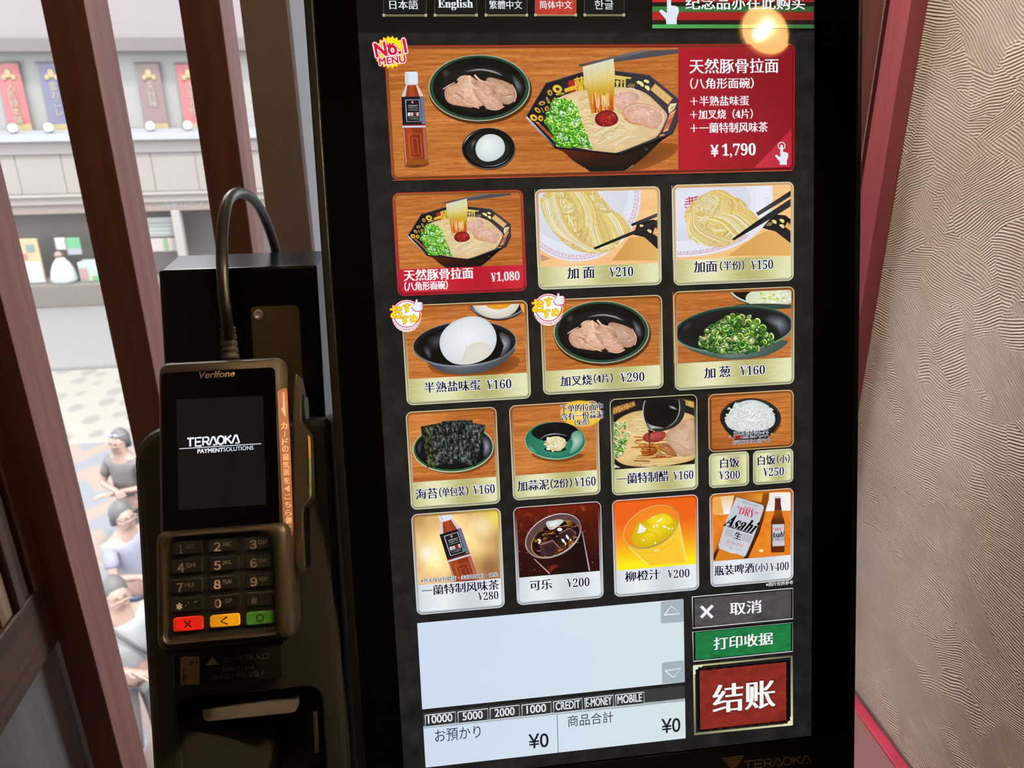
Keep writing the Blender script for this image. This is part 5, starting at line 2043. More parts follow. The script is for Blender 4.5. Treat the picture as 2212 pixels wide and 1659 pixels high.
t = Tile([(1099.5, 876), (1297, 1067)], 'r3a', 0.0042, caption=(1290, 1014.5), capcol=GOLD, picture=wood(1.0, 57))
t.blob(smooth([(1400, 620), (1700, 700), (1960, 620), (1980, 680), (1700, 740), (1440, 690)]), (140, 78, 30), (110, 58, 22), rings=3)
t.blob(Art.ell(1666, 500, 322, 200, 2, 60), (120, 176, 150), (120, 176, 150), rings=1)
t.blob(Art.ell(1666, 494, 314, 192, 2, 60), (36, 112, 86), (58, 140, 110), (1640, 640), rings=4)
t.blob(smooth([(1392, 410), (1500, 330), (1660, 302), (1800, 310), (1930, 384), (1860, 470), (1700, 520), (1480, 490)]), (20, 20, 22), (14, 14, 15), rings=2)
t.blob(smooth([(1490, 490), (1560, 430), (1690, 410), (1800, 440), (1830, 500), (1700, 540)]), (16, 16, 17), (10, 10, 11), rings=2)
t.line(curve([(1500, 490), (1570, 440), (1680, 422), (1790, 448)]), 12, [(40, 40, 42), (170, 172, 172), (60, 60, 62)])
t.blob(smooth([(1820, 440), (1900, 380), (1960, 430), (1970, 520), (1880, 620), (1800, 640), (1860, 540)]), (90, 150, 130), (186, 214, 204), rings=4)
t.blob(smooth([(1380, 520), (1400, 560), (1470, 620), (1480, 640), (1400, 590)]), (60, 130, 104), (150, 196, 176), rings=3)
t.line(Art.ell(1666, 498, 318, 194, 2, 50, 30, 160), 8, [(60, 140, 112), (150, 206, 180), (90, 170, 140)])
t.ellipse(1668, 590, 118, 30, (20, 44, 34), n=24)
R = random.Random(4)
t.blob(smooth([(1556, 540), (1580, 470), (1680, 446), (1770, 490), (1784, 560), (1700, 612), (1600, 596)]), (222, 208, 146), (244, 236, 192), rings=4)
for k in range(90):
    q, r = R.uniform(0, 6.28), R.uniform(0, 1) ** .5
    c = np.array(R.choice([(236, 226, 170), (246, 240, 200), (222, 208, 146), (250, 246, 222)]))
    t.blob(Art.ell(1666 + 108 * r * math.cos(q), 530 + 74 * r * math.sin(q), R.uniform(10, 26), R.uniform(8, 18), R.uniform(0, 90), 9), c * 0.9, c, rings=2)
t.caption()
cap_text(t, [('加蒜泥', 1266, 982, 1598, 962, 112), ('（2份）', 1618, 958, 1842, 944, 104), ('¥160', 1870, 940, 2096, 926, 98)])
t.rim(0.72)
sub(t, 'menu_tile', 'grated garlic tile')
a = Art(K, 'r3a')
a.blob(Art.ell(1934, 208, 220, 138, 3, 44), (236, 186, 50), (252, 222, 110), rings=4)
cap_text(a, [('下单的拉面中', 1718, 154, 2160, 132, 80), ('含有一份蒜泥', 1722, 238, 2166, 216, 80), ('（免费）', 1868, 304, 2018, 294, 66)])
sub(a, 'free_garlic_badge', 'yellow oval free garlic badge', DH + 0.0024)

t = Tile([(1316, 862), (1507, 1056)], 'r3b', 0.0042, caption=(1500, 1001.5), capcol=GOLD,
         picture=lambda P: np.tile((34, 28, 26), (len(P), 1)))
greekkey(t, [(90, 260), (350, 180), (365, 236), (100, 340)], 3, base=(214, 160, 90), line=(110, 64, 30), w=9)
greekkey(t, [(860, 158), (1030, 196), (1030, 270), (900, 224)], 2, base=(222, 190, 110), line=(150, 100, 40), w=8)
t.poly([(60, 150), (200, 150), (90, 220)], (150, 86, 50))
def soupc2(V, C):
    return C * (0.9 + 0.2 * fbm(V[:, 0] * 0.012, V[:, 1] * 0.02, 4))[:, None]
t.blob(smooth([(104, 460), (180, 370), (330, 296), (460, 280), (700, 270), (900, 300), (1040, 360), (1040, 800), (900, 850), (600, 900), (300, 890), (180, 850), (104, 760)], 2), (214, 176, 112), (236, 204, 146), rings=8, func=soupc2, power=0.4)
t.poly([(104, 850), (200, 905), (130, 905)], (206, 206, 206))
R = random.Random(8)
for k in range(60):
    y = R.uniform(330, 880)
    x = R.uniform(290, 480)
    w = R.uniform(120, 380)
    brown = y > 560
    c = R.choice([(206, 120, 50), (176, 84, 30), (226, 160, 80)]) if brown and R.random() < 0.75 else R.choice([(240, 214, 140), (250, 232, 176), (230, 196, 110)])
    t.line(curve([(x, y), (x + w * .4, y - R.uniform(-14, 24)), (x + w, y + R.uniform(-24, 14))]), R.uniform(8, 14), c, edge=0.78)
def inside2(R):
    while True:
        x, y = R.uniform(112, 290), R.uniform(410, 775)
        if x < 290 - abs(y - 540) * 0.28:
            return x, y
scallions(t, inside2, 90, 20, 3, 0.1, [((120, 176, 60), (226, 238, 150)), ((70, 150, 50), (190, 222, 120)), ((190, 210, 130), (248, 250, 226)), ((60, 130, 56), (150, 200, 110))])
t.blob(smooth([(680, 560), (760, 440), (900, 380), (1030, 360), (1040, 740), (940, 780), (860, 790), (740, 700), (690, 620)]), (190, 146, 112), (216, 182, 158), rings=8, func=meatcol(None, 6, 0.12, 0.02), power=0.5)
t.blob(smooth([(590, 690), (640, 640), (720, 640), (830, 780), (760, 786), (660, 730)]), (156, 92, 44), (190, 140, 96), rings=5, func=meatcol(None, 8, 0.15, 0.03))
t.line(curve([(740, 790), (800, 770), (830, 780)]), 5, (90, 50, 30))
t.line(curve([(700, 600), (820, 640), (930, 720), (1000, 690)]), 4, (170, 116, 90))
t.blob(smooth([(430, 590), (460, 530), (560, 505), (700, 510), (680, 590), (600, 630), (480, 630)]), (150, 52, 50), (196, 92, 84), rings=4, func=meatcol(None, 9, 0.35, 0.05))
t.blob(smooth([(410, 700), (480, 640), (580, 650), (610, 710), (560, 770), (440, 790)]), (176, 92, 30), (150, 62, 20), rings=3)
for k in range(26):
    x, y = R.uniform(400, 620), R.uniform(640, 790)
    t.line(curve([(x, y), (x + 50, y - 8), (x + 110, y + 4)]), 7, R.choice([(140, 60, 22), (206, 130, 60), (240, 190, 120), (110, 40, 16)]), edge=0.8)
# pouring cup
t.poly(smooth([(470, 150), (900, 150), (904, 260), (880, 360), (800, 450), (680, 500), (560, 512), (470, 440), (434, 320), (444, 220)], 2), (206, 206, 206))
t.poly(smooth([(480, 140), (905, 140), (904, 260), (880, 370), (800, 458), (680, 505), (570, 516), (476, 440), (442, 320), (452, 220)], 2), (42, 42, 44))
t.blob(smooth([(476, 150), (830, 150), (842, 280), (800, 400), (690, 470), (560, 470), (480, 400), (452, 300)], 2), (20, 20, 21), (5, 5, 6), rings=3)
t.line(curve([(832, 160), (844, 280), (800, 400), (690, 474)]), 9, [(90, 90, 92), (200, 200, 202), (150, 150, 152), (60, 60, 62)])
t.blob(smooth([(700, 232), (760, 226), (830, 280), (780, 276)]), (60, 60, 62), (200, 204, 206), rings=3)
t.blob(smooth([(466, 400), (500, 430), (580, 452), (676, 466), (660, 486), (560, 480), (520, 500), (490, 470)]), (70, 70, 72), (220, 222, 222), rings=4)
t.poly(smooth([(488, 480), (520, 500), (556, 500), (540, 524), (518, 530), (502, 512)]), (12, 10, 10))
t.line([(510, 520), (513, 640), (518, 740)], 20, [(90, 40, 16), (150, 74, 30), (120, 50, 20)], edge=0.7, w1=12)
t.caption()
cap_text(t, [('一蘭特制醋', 158, 1018, 716, 1000, 116), ('¥160', 768, 990, 988, 976, 94)])
t.rim(0.72)
sub(t, 'menu_tile', 'poured vinegar tile')

t = Tile([(1529, 852), (1712.8, 964)], 'r3b', 0.0042, picture=wood(1.0, 71), rimcol=(226, 206, 160))
t.ellipse(1620, 380, 326, 230, (110, 56, 20), n=40)
t.ellipse(1608, 362, 328, 210, (30, 31, 32), n=56)
t.poly([(1290, 400), (1930, 400), (1860, 520), (1780, 600), (1440, 600), (1340, 500)], (30, 31, 32))
t.ellipse(1608, 352, 316, 192, (56, 58, 60), n=56)
t.ellipse(1608, 356, 308, 184, (26, 27, 28), n=56)
t.blob(smooth([(1326, 390), (1400, 270), (1500, 190), (1600, 168), (1700, 176), (1820, 240), (1880, 340), (1876, 440), (1780, 500), (1560, 520), (1380, 490)]), (206, 214, 212), (240, 244, 242), rings=4, power=0.5)
R = random.Random(6)
for k in range(330):
    q, r = R.uniform(0, 6.28), R.uniform(0, 1) ** .5
    x, y = 1604 + 276 * r * math.cos(q), 350 + 168 * r * math.sin(q)
    f = R.uniform(0.86, 1.0)
    t.ellipse(x, y, R.uniform(13, 20), R.uniform(6, 9), np.array((214, 220, 216)) * f, np.array((250, 252, 250)) * f, rot=R.uniform(0, 180), n=9, rings=2)
t.poly(smooth([(1416, 540), (1470, 550), (1520, 560), (1500, 585), (1440, 590), (1420, 580)]), (170, 34, 30))
cap_text(t, [('- 严选越光米 -', 1378, 548, 1850, 530, 80)])
cap_text(t, [('店铺使用日本国产米', 1412, 628, 1816, 606, 44)])
t.rim(0.7)
sub(t, 'menu_tile', 'bowl of rice tile')
for cs, rows, lab in (([(1530.5, 980), (1617.5, 1048)], [('白饭', 1284, 852, 1490, 846, 110), ('¥300', 1270, 988, 1498, 978, 92)], 'rice price tile'),
                      ([(1626, 974), (1712.8, 1041)], [('白饭', 1692, 826, 1878, 818, 106), ('（小）', 1900, 814, 2036, 806, 96), ('¥250', 1748, 952, 1974, 942, 92)], 'small rice price tile')):
    t = Tile(cs, 'r3b', 0.0036, caption=(cs[1][0] - 4, cs[0][1] - 8), capcol=GOLD)
    t.cap = t.y1
    t.caption()
    cap_text(t, rows)
    t.rim(0.76)
    sub(t, 'menu_tile', lab)

# ---- row: tea, cola, orange juice, beer
a = Art(K, 'r4a')
AUT = [(*a.uv([(305, 615)])[0], 0.0058, (254, 244, 222)), (*a.uv([(1030, 240)])[0], 0.009, (246, 222, 76)), (*a.uv([(980, 760)])[0], 0.010, (150, 104, 66)), (*a.uv([(900, 330)])[0], 0.008, (252, 228, 180))]


def autumn(P):
    n = fbm(P[:, 0] * 42, P[:, 1] * 30, 5)
    n2 = fbm(P[:, 0] * 25 + 5, P[:, 1] * 18, 9, 2)
    c = mixc((160, 112, 62), (240, 204, 130), (n - 0.25) * 1.9)
    c = c + (np.clip(n2 - 0.5, 0, 1) * 120)[:, None]
    for x, y, r, k in AUT:
        g = np.exp(-((P[:, 0] - x) ** 2 + (P[:, 1] - y) ** 2) / r ** 2)
        c = mixc(c, k, g * 0.9)
    return c


t = Tile([(888, 1111), (1090.5, 1311)], 'r4a', 0.0042, caption=(1085, 1248), capcol=SILVER, picture=autumn, rimcol=(226, 232, 240))
ca, sa = math.cos(math.radians(-17)), math.sin(math.radians(-17))
tea_bottle(t, lambda x, y: (360 + (x * 4.6) * ca - (y * 4.6) * sa - 10, 172 + (x * 4.6) * sa + (y * 4.6) * ca + 10))
t.text('※恕无保证有健康・美容的效用・效果', (240, 906), (1058, 836), 44, NAVY, 'mincho', outline=WHITE, ow=0.05)
t.caption()
t.text('※恕无保证有健康・美容的效用・效果', (240, 906), (1058, 836), 46, (60, 50, 90), 'mincho', outline=WHITE, ow=0.05)
cap_text(t, [('一蘭特制风味茶', 252, 1004, 1068, 952, 106), ('¥280', 846, 1070, 1064, 1056, 86)])
t.rim(0.78)
sub(t, 'menu_tile', 'bottled tea tile')


def cola(P):
    n = fbm(P[:, 0] * 70, P[:, 1] * 60, 3)
    n2 = fbm(P[:, 0] * 300, P[:, 1] * 240, 6, 3)
    top = np.clip((P[:, 1] - 0.0) * 0, 0, 1)
    y = (P[:, 1] - (-0.118)) / 0.035
    c = mixc((46, 14, 14), (120, 36, 16), y * 0.8 + 0.6 * (n - 0.5))
    c = mixc(c, (226, 110, 40), (n2 - 0.66) * 2.2 * np.clip(y, 0, 1.2))
    return c


t = Tile([(1108, 1096), (1303.5, 1290)], 'r4a', 0.0042, caption=(1298, 1232), capcol=SILVER, picture=cola, rimcol=(226, 232, 240))
R = random.Random(12)
for k in range(60):
    x, y = R.uniform(1250, 2150), R.uniform(190, 840)
    t.ellipse(x, y, R.uniform(3, 13), R.uniform(3, 11), (96, 30, 18), (206, 110, 60), n=9, rings=2)
t.poly([(1412, 640), (1600, 840), (2035, 800), (1950, 360)], lambda P: mixc((54, 18, 16), (16, 9, 10), (P[:, 0] - 1450) / 250))
t.blob(smooth([(1560, 760), (1650, 720), (1730, 730), (1640, 800), (1600, 830)]), (60, 18, 12), (150, 50, 26), rings=3)
t.line([(1440, 670), (1610, 830)], 10, [(170, 130, 126), (226, 190, 190)])
t.line([(1952, 380), (2030, 796)], 12, [(150, 120, 126), (206, 190, 200)])
t.blob(Art.ell(1646, 428, 318, 212, -28, 56), (206, 206, 210), (206, 206, 210), rings=1)
t.blob(Art.ell(1646, 424, 308, 202, -28, 56), (92, 66, 66), (104, 72, 72), rings=2)
def colatop(V, C):
    n = fbm(V[:, 0] * 0.012, V[:, 1] * 0.012, 14)
    n2 = fbm(V[:, 0] * 0.03, V[:, 1] * 0.03, 18, 2)
    C = mixc((24, 12, 18), (180, 92, 26), (n - 0.48) * 2.6)
    return mixc(C, (246, 190, 60), (n2 - 0.7) * 4)
t.blob(Art.ell(1666, 462, 275, 172, -28, 56), (150, 100, 40), (60, 30, 20), rings=14, func=colatop)
t.line(Art.ell(1666, 462, 270, 168, -28, 60, 60, 330), 12, [(190, 140, 60), (120, 70, 30), (206, 150, 50), (90, 50, 30), (190, 130, 50)])
t.poly([(1500, 520), (1640, 474), (1720, 560), (1640, 640), (1510, 640)], (44, 28, 36))
t.poly([(1700, 400), (1820, 340), (1900, 400), (1850, 470), (1720, 470)], (48, 34, 40))
t.line([(1500, 520), (1640, 474), (1724, 560)], 8, (140, 100, 110))
t.blob(smooth([(1564, 300), (1580, 270), (1640, 266), (1700, 248), (1770, 262), (1720, 310), (1640, 366), (1600, 360)]), (196, 200, 196), (240, 242, 238), rings=4)
for x, y, rx, ry, rot in ((1714, 360, 28, 18, 0), (1796, 440, 14, 30, -30), (1752, 480, 30, 12, 50), (1500, 496, 20, 12, -60), (1496, 470, 24, 8, 20), (1776, 512, 8, 16, 10), (1830, 470, 7, 10, 0)):
    t.ellipse(x, y, rx, ry, (250, 246, 240), rot=rot, n=14)
R = random.Random(23)
for k in range(70):
    q, r = R.uniform(0, 6.28), R.uniform(0.25, 1) ** .5
    x, y = 250 * r * math.cos(q), 150 * r * math.sin(q)
    an = math.radians(-28)
    x, y = 1668 + x * math.cos(an) - y * math.sin(an), 464 + x * math.sin(an) + y * math.cos(an)
    c = np.array(R.choice([(176, 84, 26), (226, 150, 44), (120, 40, 20), (206, 70, 30), (90, 50, 40), (246, 196, 90)]))
    w = R.uniform(20, 70)
    t.line(curve([(x, y), (x + w * .5, y - R.uniform(-16, 22)), (x + w, y + R.uniform(-26, 10))]), R.uniform(5, 15), c, edge=0.45, w1=3)
for P in ([(1510, 525), (1640, 480), (1716, 560), (1640, 634), (1520, 634)], [(1706, 402), (1820, 346), (1892, 402), (1846, 462), (1726, 466)]):
    P = np.array(P, float)
    t.blob(P + (P.mean(0) - P) * 0.06, (70, 44, 44), (40, 24, 30), rings=4, func=meatcol(None, 31, 0.5, 0.03))
    t.line(P[:3], 5, (190, 150, 140), w1=3)
for x, y, rx, ry, rot in ((1714, 360, 28, 18, 0), (1796, 440, 12, 28, -30), (1752, 480, 28, 10, 50), (1498, 492, 16, 9, -60), (1830, 470, 7, 10, 0)):
    t.ellipse(x, y, rx, ry, (250, 246, 240), rot=rot, n=14)
t.line(Art.ell(1646, 428, 310, 204, -28, 60, 0, 180), 16, [(120, 100, 100), (190, 190, 192), (170, 160, 150), (130, 120, 116)])
t.line(Art.ell(1646, 428, 312, 206, -28, 60, 180, 360), 6, [(150, 140, 140), (226, 222, 224), (150, 140, 140)])
t.caption()
cap_text(t, [('可乐', 1398, 956, 1632, 936, 108), ('¥200', 1788, 926, 2030, 914, 94)])
t.rim(0.8)
sub(t, 'menu_tile', 'glass of cola tile')


def orange(P):
    y = np.clip((0.0 - P[:, 1] - 0.0985) / 0.031, 0, 1)
    c = mixc((240, 100, 24), (250, 160, 30), y * 2)
    return np.where((y > 0.5)[:, None], mixc((250, 160, 30), (252, 236, 30), y * 2 - 1), c)


t = Tile([(1321.5, 1081), (1509.7, 1273)], 'r4b', 0.0042, caption=(1503, 1217.5), capcol=SILVER, picture=orange, rimcol=(226, 232, 240))
t.poly([(240, 730), (470, 930), (890, 900), (800, 420), (520, 640)], lambda P: mixc((242, 196, 40), (250, 206, 60), (P[:, 0] - 300) / 500))
t.poly([(560, 820), (640, 760), (800, 620), (850, 890), (640, 905)], (252, 200, 50))
t.line([(250, 730), (466, 928)], 12, [(250, 226, 130), (252, 236, 120)])
t.line([(802, 440), (884, 892)], 14, [(246, 214, 120), (250, 226, 130)])
t.blob(Art.ell(496, 502, 335, 212, -28, 60), (200, 176, 110), (200, 176, 110), rings=1)
t.blob(Art.ell(496, 500, 327, 204, -28, 60), (244, 132, 34), (246, 150, 40), rings=2)
t.blob(smooth([(266, 640), (290, 560), (330, 460), (400, 450), (520, 380), (640, 342), (720, 380), (780, 440), (780, 510), (700, 610), (560, 700), (420, 736), (320, 720)], 2), (214, 178, 16), (244, 216, 40), (520, 560), rings=5)
t.blob(smooth([(420, 440), (520, 380), (640, 345), (720, 390), (740, 460), (640, 500), (520, 500)]), (236, 204, 30), (250, 226, 60), rings=3)
t.poly([(338, 580), (368, 462), (440, 520), (420, 560)], (240, 238, 226))
t.poly([(352, 566), (374, 490), (400, 520)], (252, 252, 250))
for x, y, rx, ry, rot in ((590, 430, 40, 10, -35), (560, 490, 22, 10, 60), (640, 500, 26, 10, 10), (690, 520, 22, 8, 40), (524, 500, 10, 18, 0), (410, 650, 16, 8, 20), (540, 680, 10, 12, 0), (560, 764, 34, 9, -10), (730, 520, 16, 6, -30), (524, 396, 14, 8, 0)):
    t.ellipse(x, y, rx, ry, (252, 246, 196), rot=rot, n=12)
t.line(curve([(320, 600), (420, 560), (540, 560), (560, 620)]), 7, (216, 176, 16))
t.line(curve([(280, 700), (400, 740), (560, 700), (700, 610)]), 7, (206, 168, 30))
t.line(curve([(420, 790), (560, 780), (700, 700), (770, 620)]), 6, (226, 180, 30))
t.line(Art.ell(496, 502, 331, 208, -28, 60, -20, 160), 13, [(150, 130, 80), (196, 180, 130), (140, 130, 90), (206, 190, 150)])
t.line(Art.ell(496, 502, 331, 208, -28, 60, 160, 340), 5, [(190, 170, 110), (246, 214, 150), (180, 160, 110)])
t.caption()
cap_text(t, [('柳橙汁', 206, 1046, 594, 1036, 112), ('¥200', 676, 1024, 920, 1016, 92)])
t.rim(0.8)
sub(t, 'menu_tile', 'glass of orange juice tile')


def beerbg(P):
    n = fbm(P[:, 0] * 200, P[:, 1] * 200, 3)
    return mixc((222, 108, 18), (240, 150, 50), n)


t = Tile([(1532, 1067), (1712.8, 1252)], 'r4b', 0.0042, caption=(1706, 1198), capcol=SILVER, picture=beerbg, rimcol=(226, 232, 240))
t.poly([(1150, 120), (2070, 120), (2070, 320), (1720, 330), (1280, 366), (1150, 370)], lambda P: mixc((236, 180, 90), (246, 246, 248), (P[:, 0] - 1150) / 130))
t.poly([(1150, 150), (1260, 150), (1300, 360), (1150, 372)], (238, 170, 84))
R = random.Random(17)
for k in range(44):
    x, y = R.uniform(1620, 2040), R.uniform(330, 820)
    t.ellipse(x, y, R.uniform(3, 12), R.uniform(3, 9), (214, 120, 36), (250, 190, 100), n=8, rings=2)
t.ellipse(1716, 766, 26, 18, (250, 220, 150), (255, 246, 220), n=12)


def bottle(t, m, lw):
    pass


# big bottle
t.poly([(1424, 110), (1806, 100), (1800, 200), (1770, 300), (1740, 420), (1700, 560), (1570, 850), (1150, 880), (1210, 740), (1270, 580), (1340, 420), (1400, 230)],
       lambda P: mixc((60, 24, 10), (206, 120, 30), 0.4 + 0.6 * np.sin((P[:, 0] - 1150) * 0.01)))
t.poly([(1480, 110), (1740, 110), (1716, 230), (1440, 170)], lambda P: mixc((170, 84, 20), (226, 150, 50), (P[:, 0] - 1450) / 250))
t.poly([(1250, 745), (1530, 830), (1520, 850), (1180, 880)], (214, 130, 36))
t.poly([(1170, 860), (1216, 760), (1250, 745), (1200, 872)], (70, 28, 10))
t.poly([(1438, 176), (1460, 176), (1740, 262), (1744, 300), (1700, 430), (1630, 620), (1550, 810), (1530, 832), (1440, 800), (1380, 794), (1250, 742), (1240, 700), (1330, 420)],
       lambda P: mixc((214, 218, 226), (176, 182, 196), np.abs(P[:, 0] + P[:, 1] * 0.36 - 1690) / 420))
ang = math.radians(17)
e1, e2 = np.array([math.cos(ang), math.sin(ang)]), np.array([-math.sin(ang), math.cos(ang)])


def lab(t, body, cx, cy, w, h, col, kind='sans', bold=0.0, shear=0.0):
    c = np.array([cx, cy])
    t.text(body, c - e1 * w / 2, c + e1 * w / 2, h, col, kind, bold=bold, tilt=True, shear=shear)


lab(t, 'SPARKLING 辛口 SUPER', 1592, 246, 176, 28, (110, 110, 116))
lab(t, 'SUPER', 1578, 300, 116, 34, (206, 50, 76), 'serif')
lab(t, '"DRY"', 1556, 342, 236, 78, (206, 40, 70), 'serif')
lab(t, 'Asahi', 1502, 472, 330, 150, (16, 16, 18), 'serif', bold=0.012, shear=0.4)
lab(t, '生', 1458, 600, 78, 76, (24, 24, 28), 'sans', bold=0.02)
for k in range(6):
    for s_, w in ((-1, 90), (1, 100)):
        c = np.array([1458, 600.]) + e1 * s_ * 100 + e2 * (k * 13 - 34)
        t.line([c - e1 * w / 2, c + e1 * w / 2], 4, (130, 134, 142))
for k in range(2):
    c = np.array([1480, 530.]) + e2 * k * 12
    t.line([c - e1 * 150, c + e1 * 150], 4, (140, 144, 152))
lab(t, 'スーパードライ', 1424, 690, 190, 44, (206, 50, 76), bold=0.01)
lab(t, '生ビール', 1410, 740, 100, 30, (130, 134, 142))
lab(t, '非熱処理', 1474, 756, 50, 14, (150, 154, 162))
# small bottle
t.poly([(1866, 168), (1872, 160), (1930, 160), (1932, 168), (1932, 240), (1944, 320), (1950, 370), (1972, 430), (1976, 460), (1974, 774), (1960, 784), (1836, 788), (1824, 776), (1824, 460), (1830, 420), (1856, 370), (1862, 320), (1868, 240)],
       lambda P: mixc((206, 120, 30), (86, 38, 12), np.abs(P[:, 0] - 1900) / 80))
t.poly([(1868, 180), (1930, 180), (1934, 250), (1940, 314), (1864, 314), (1870, 250)], (96, 40, 34))
t.poly([(1866, 160), (1930, 160), (1932, 184), (1866, 184)], (206, 206, 210))
t.poly([(1832, 476), (1970, 470), (1974, 712), (1834, 718)], (200, 204, 212))
t.text('"DRY"', (1850, 530), (1950, 526), 34, (206, 40, 70), 'serif')
t.text('Asahi', (1838, 588), (1970, 582), 64, (16, 16, 18), 'serif', bold=0.012, shear=0.25)
t.poly([(1834, 622), (1972, 618), (1973, 656), (1834, 660)], (170, 174, 184))
t.text('生', (1888, 638), (1914, 637), 26, (60, 60, 66))
t.text('スーパードライ', (1862, 676), (1944, 674), 16, (206, 50, 76))
t.line([(1838, 480), (1838, 780)], 8, (70, 30, 10))
t.caption()
cap_text(t, [('瓶装啤酒', 1198, 982, 1636, 964, 112), ('（小）', 1652, 958, 1788, 948, 96), ('¥400', 1812, 946, 2022, 936, 92)])
t.rim(0.8)
sub(t, 'menu_tile', 'bottled beer tile')
a = Art(K, 'r4b')
a.text('※图片仅供参考', (1770, 1144), (2070, 1118), 44, (230, 230, 230), 'mincho')
sub(a, 'small_print')

# ---- lower panels
a = Art(K, 'px')


def paper(P):
    n = fbm(P[:, 0] * 30, P[:, 1] * 30, 3)
    return mixc((206, 222, 240), (214, 228, 234), (P[:, 0] + 0.11) / 0.19 + 0.5 * (n - 0.5))


q = a.uv([(900.9, 1346), (1476, 1293), (1478.3, 1472.5), (919, 1657), (1480, 1594.4)])
XA, XB = -0.1107, 0.0768
a.quadgrid(XA, -0.2198, XB, -0.1576, paper, 40, 12, True)
a.crop('bot')
for yc, d, P in ((140, -1, [(1920, 163), (1974, 98), (2036, 152)]), (582, 1, [(1928, 574), (2044, 553), (1988, 622)])):
    if d < 0:
        a.poly([(1895, 66), (2060, 46), (2064, 208), (2050, 214), (1905, 224), (1895, 216)], (166, 178, 188))
    else:
        a.poly([(1902, 518), (1912, 512), (2066, 496), (2069, 656), (1906, 668)], (166, 178, 188))
    a.line(P, 9, (236, 240, 244), True)
sub(a, 'order_list_panel', 'pale empty order list panel with scroll arrows')
a = Art(K, 'bot')
q = a.uv([(150, 884), (2070, 682), (2073, 792), (154, 994)])
a.poly([(148, 884), (2070, 681), (2073, 796), (154, 998)], (60, 59, 60))
for x0, x1, y0, y1, body, tx0, tx1, ty0, ty1 in ((162, 388, 897, 872, '10000', 186, 364, 932, 914), (402, 626, 872, 848, '5000', 440, 586, 908, 894), (638, 858, 846, 822, '2000', 676, 820, 883, 868), (872, 1090, 822, 798, '1000', 910, 1052, 859, 843),
                                                (1104, 1318, 797, 773, 'CREDIT', 1124, 1302, 834, 816), (1334, 1548, 772, 748, 'E-MONEY', 1346, 1534, 810, 790), (1560, 1773, 748, 726, 'MOBILE', 1578, 1756, 786, 768)):
    h = 92
    a.poly([(x0, y0), (x1, y1), (x1 + 2, y1 + h), (x0 + 4, y0 + h)], (54, 53, 54))
    a.line([(x0 + 3, y0 + 3), (x1 - 2, y1 + 3), (x1, y1 + h - 4), (x0 + 6, y0 + h - 4)], 6, (230, 234, 240), True)
    a.text(body, (tx0, ty0), (tx1, ty1), 58, (228, 234, 240), 'sans', bold=0.014)
sub(a, 'payment_methods_bar', 'dark bar of boxed payment methods')
a = Art(K, 'px')
a.quadgrid(XA, -0.2628, XB, -0.2322, paper, 40, 8, True)
a.crop('bot')
a.line([(1134, 892), (1142, 1174)], 4, (30, 36, 70))
a.text('お預かり', (236, 1050), (572, 1022), 92, (42, 44, 56), 'sans')
a.text('¥0', (926, 1092), (1070, 1080), 106, (30, 32, 42), 'sans', bold=0.008)
a.text('商品合計', (1212, 942), (1546, 912), 84, (42, 44, 56), 'sans')
a.text('¥0', (1902, 980), (2038, 968), 106, (30, 32, 42), 'sans', bold=0.008)
sub(a, 'totals_panel', 'pale totals panel with two yen amounts')


def button(name, outer, inner, col, crop='btn', frame=(226, 228, 230), seed=1, lab=None):
    a = Art(K, crop)
    a.poly(outer, (12, 12, 16))
    a.line(outer, 7, frame, True)
    q = a.uv(inner)
    x0, y0 = q.min(0)
    x1, y1 = q.max(0)
    col = np.array(col, float)

    def f(P):
        n = fbm(P[:, 0] * 160, P[:, 1] * 330, seed)
        n2 = fbm(P[:, 0] * 90, P[:, 1] * 90, seed + 5)
        k = 0.9 + 0.3 * (n - 0.5) - 0.9 * np.clip(n2 - 0.62, 0, 1)
        return col * k[:, None]
    a.quadgrid(x0, y0, x1, y1, f, 60, 30, True)
    return a


a = button('cancel', [(142, 158), (1022, 82), (1022, 348), (148, 432)], [(160, 172), (1006, 96), (1006, 344), (164, 416)], (90, 86, 88), seed=2)
a.line([(218, 240), (318, 338)], 26, (240, 242, 246))
a.line([(320, 232), (218, 338)], 26, (240, 242, 246))
cap_text(a, [('取消', 472, 262, 746, 240, 112, (244, 246, 250), (70, 66, 70))])
sub(a, 'cancel_button', 'grey cancel button with a white cross')
a = button('receipt', [(146, 462), (1020, 380), (1020, 634), (152, 722)], [(166, 470), (1004, 392), (1004, 626), (170, 708)], (36, 136, 74), seed=4)
a.line([(142, 456), (1024, 374)], 14, (14, 14, 16))
cap_text(a, [('打印收据', 330, 566, 846, 522, 108, (244, 248, 246), (26, 104, 56))])
sub(a, 'receipt_button', 'green print receipt button')
a = button('checkout', [(150, 764), (1018, 678), (1020, 1278), (160, 1366)], [(208, 806), (964, 732), (964, 1236), (212, 1316)], (152, 50, 40), frame=(150, 148, 106), seed=6)
a.line([(150, 764), (1018, 678)], 16, [(196, 196, 140), (80, 80, 66), (190, 188, 150), (210, 210, 180), (96, 96, 80)])
a.line([(1012, 680), (1014, 1276)], 18, [(110, 110, 86), (226, 226, 190), (200, 200, 150), (220, 220, 176)])
a.line([(156, 764), (166, 1364)], 16, [(206, 206, 160), (110, 110, 84), (180, 180, 130), (100, 100, 76)])
a.line([(160, 1358), (1020, 1272)], 18, [(120, 120, 90), (220, 220, 170), (90, 90, 66), (226, 226, 186)])
a.line([(172, 784), (1000, 702), (1000, 1256), (180, 1342)], 4, (60, 60, 48), True)
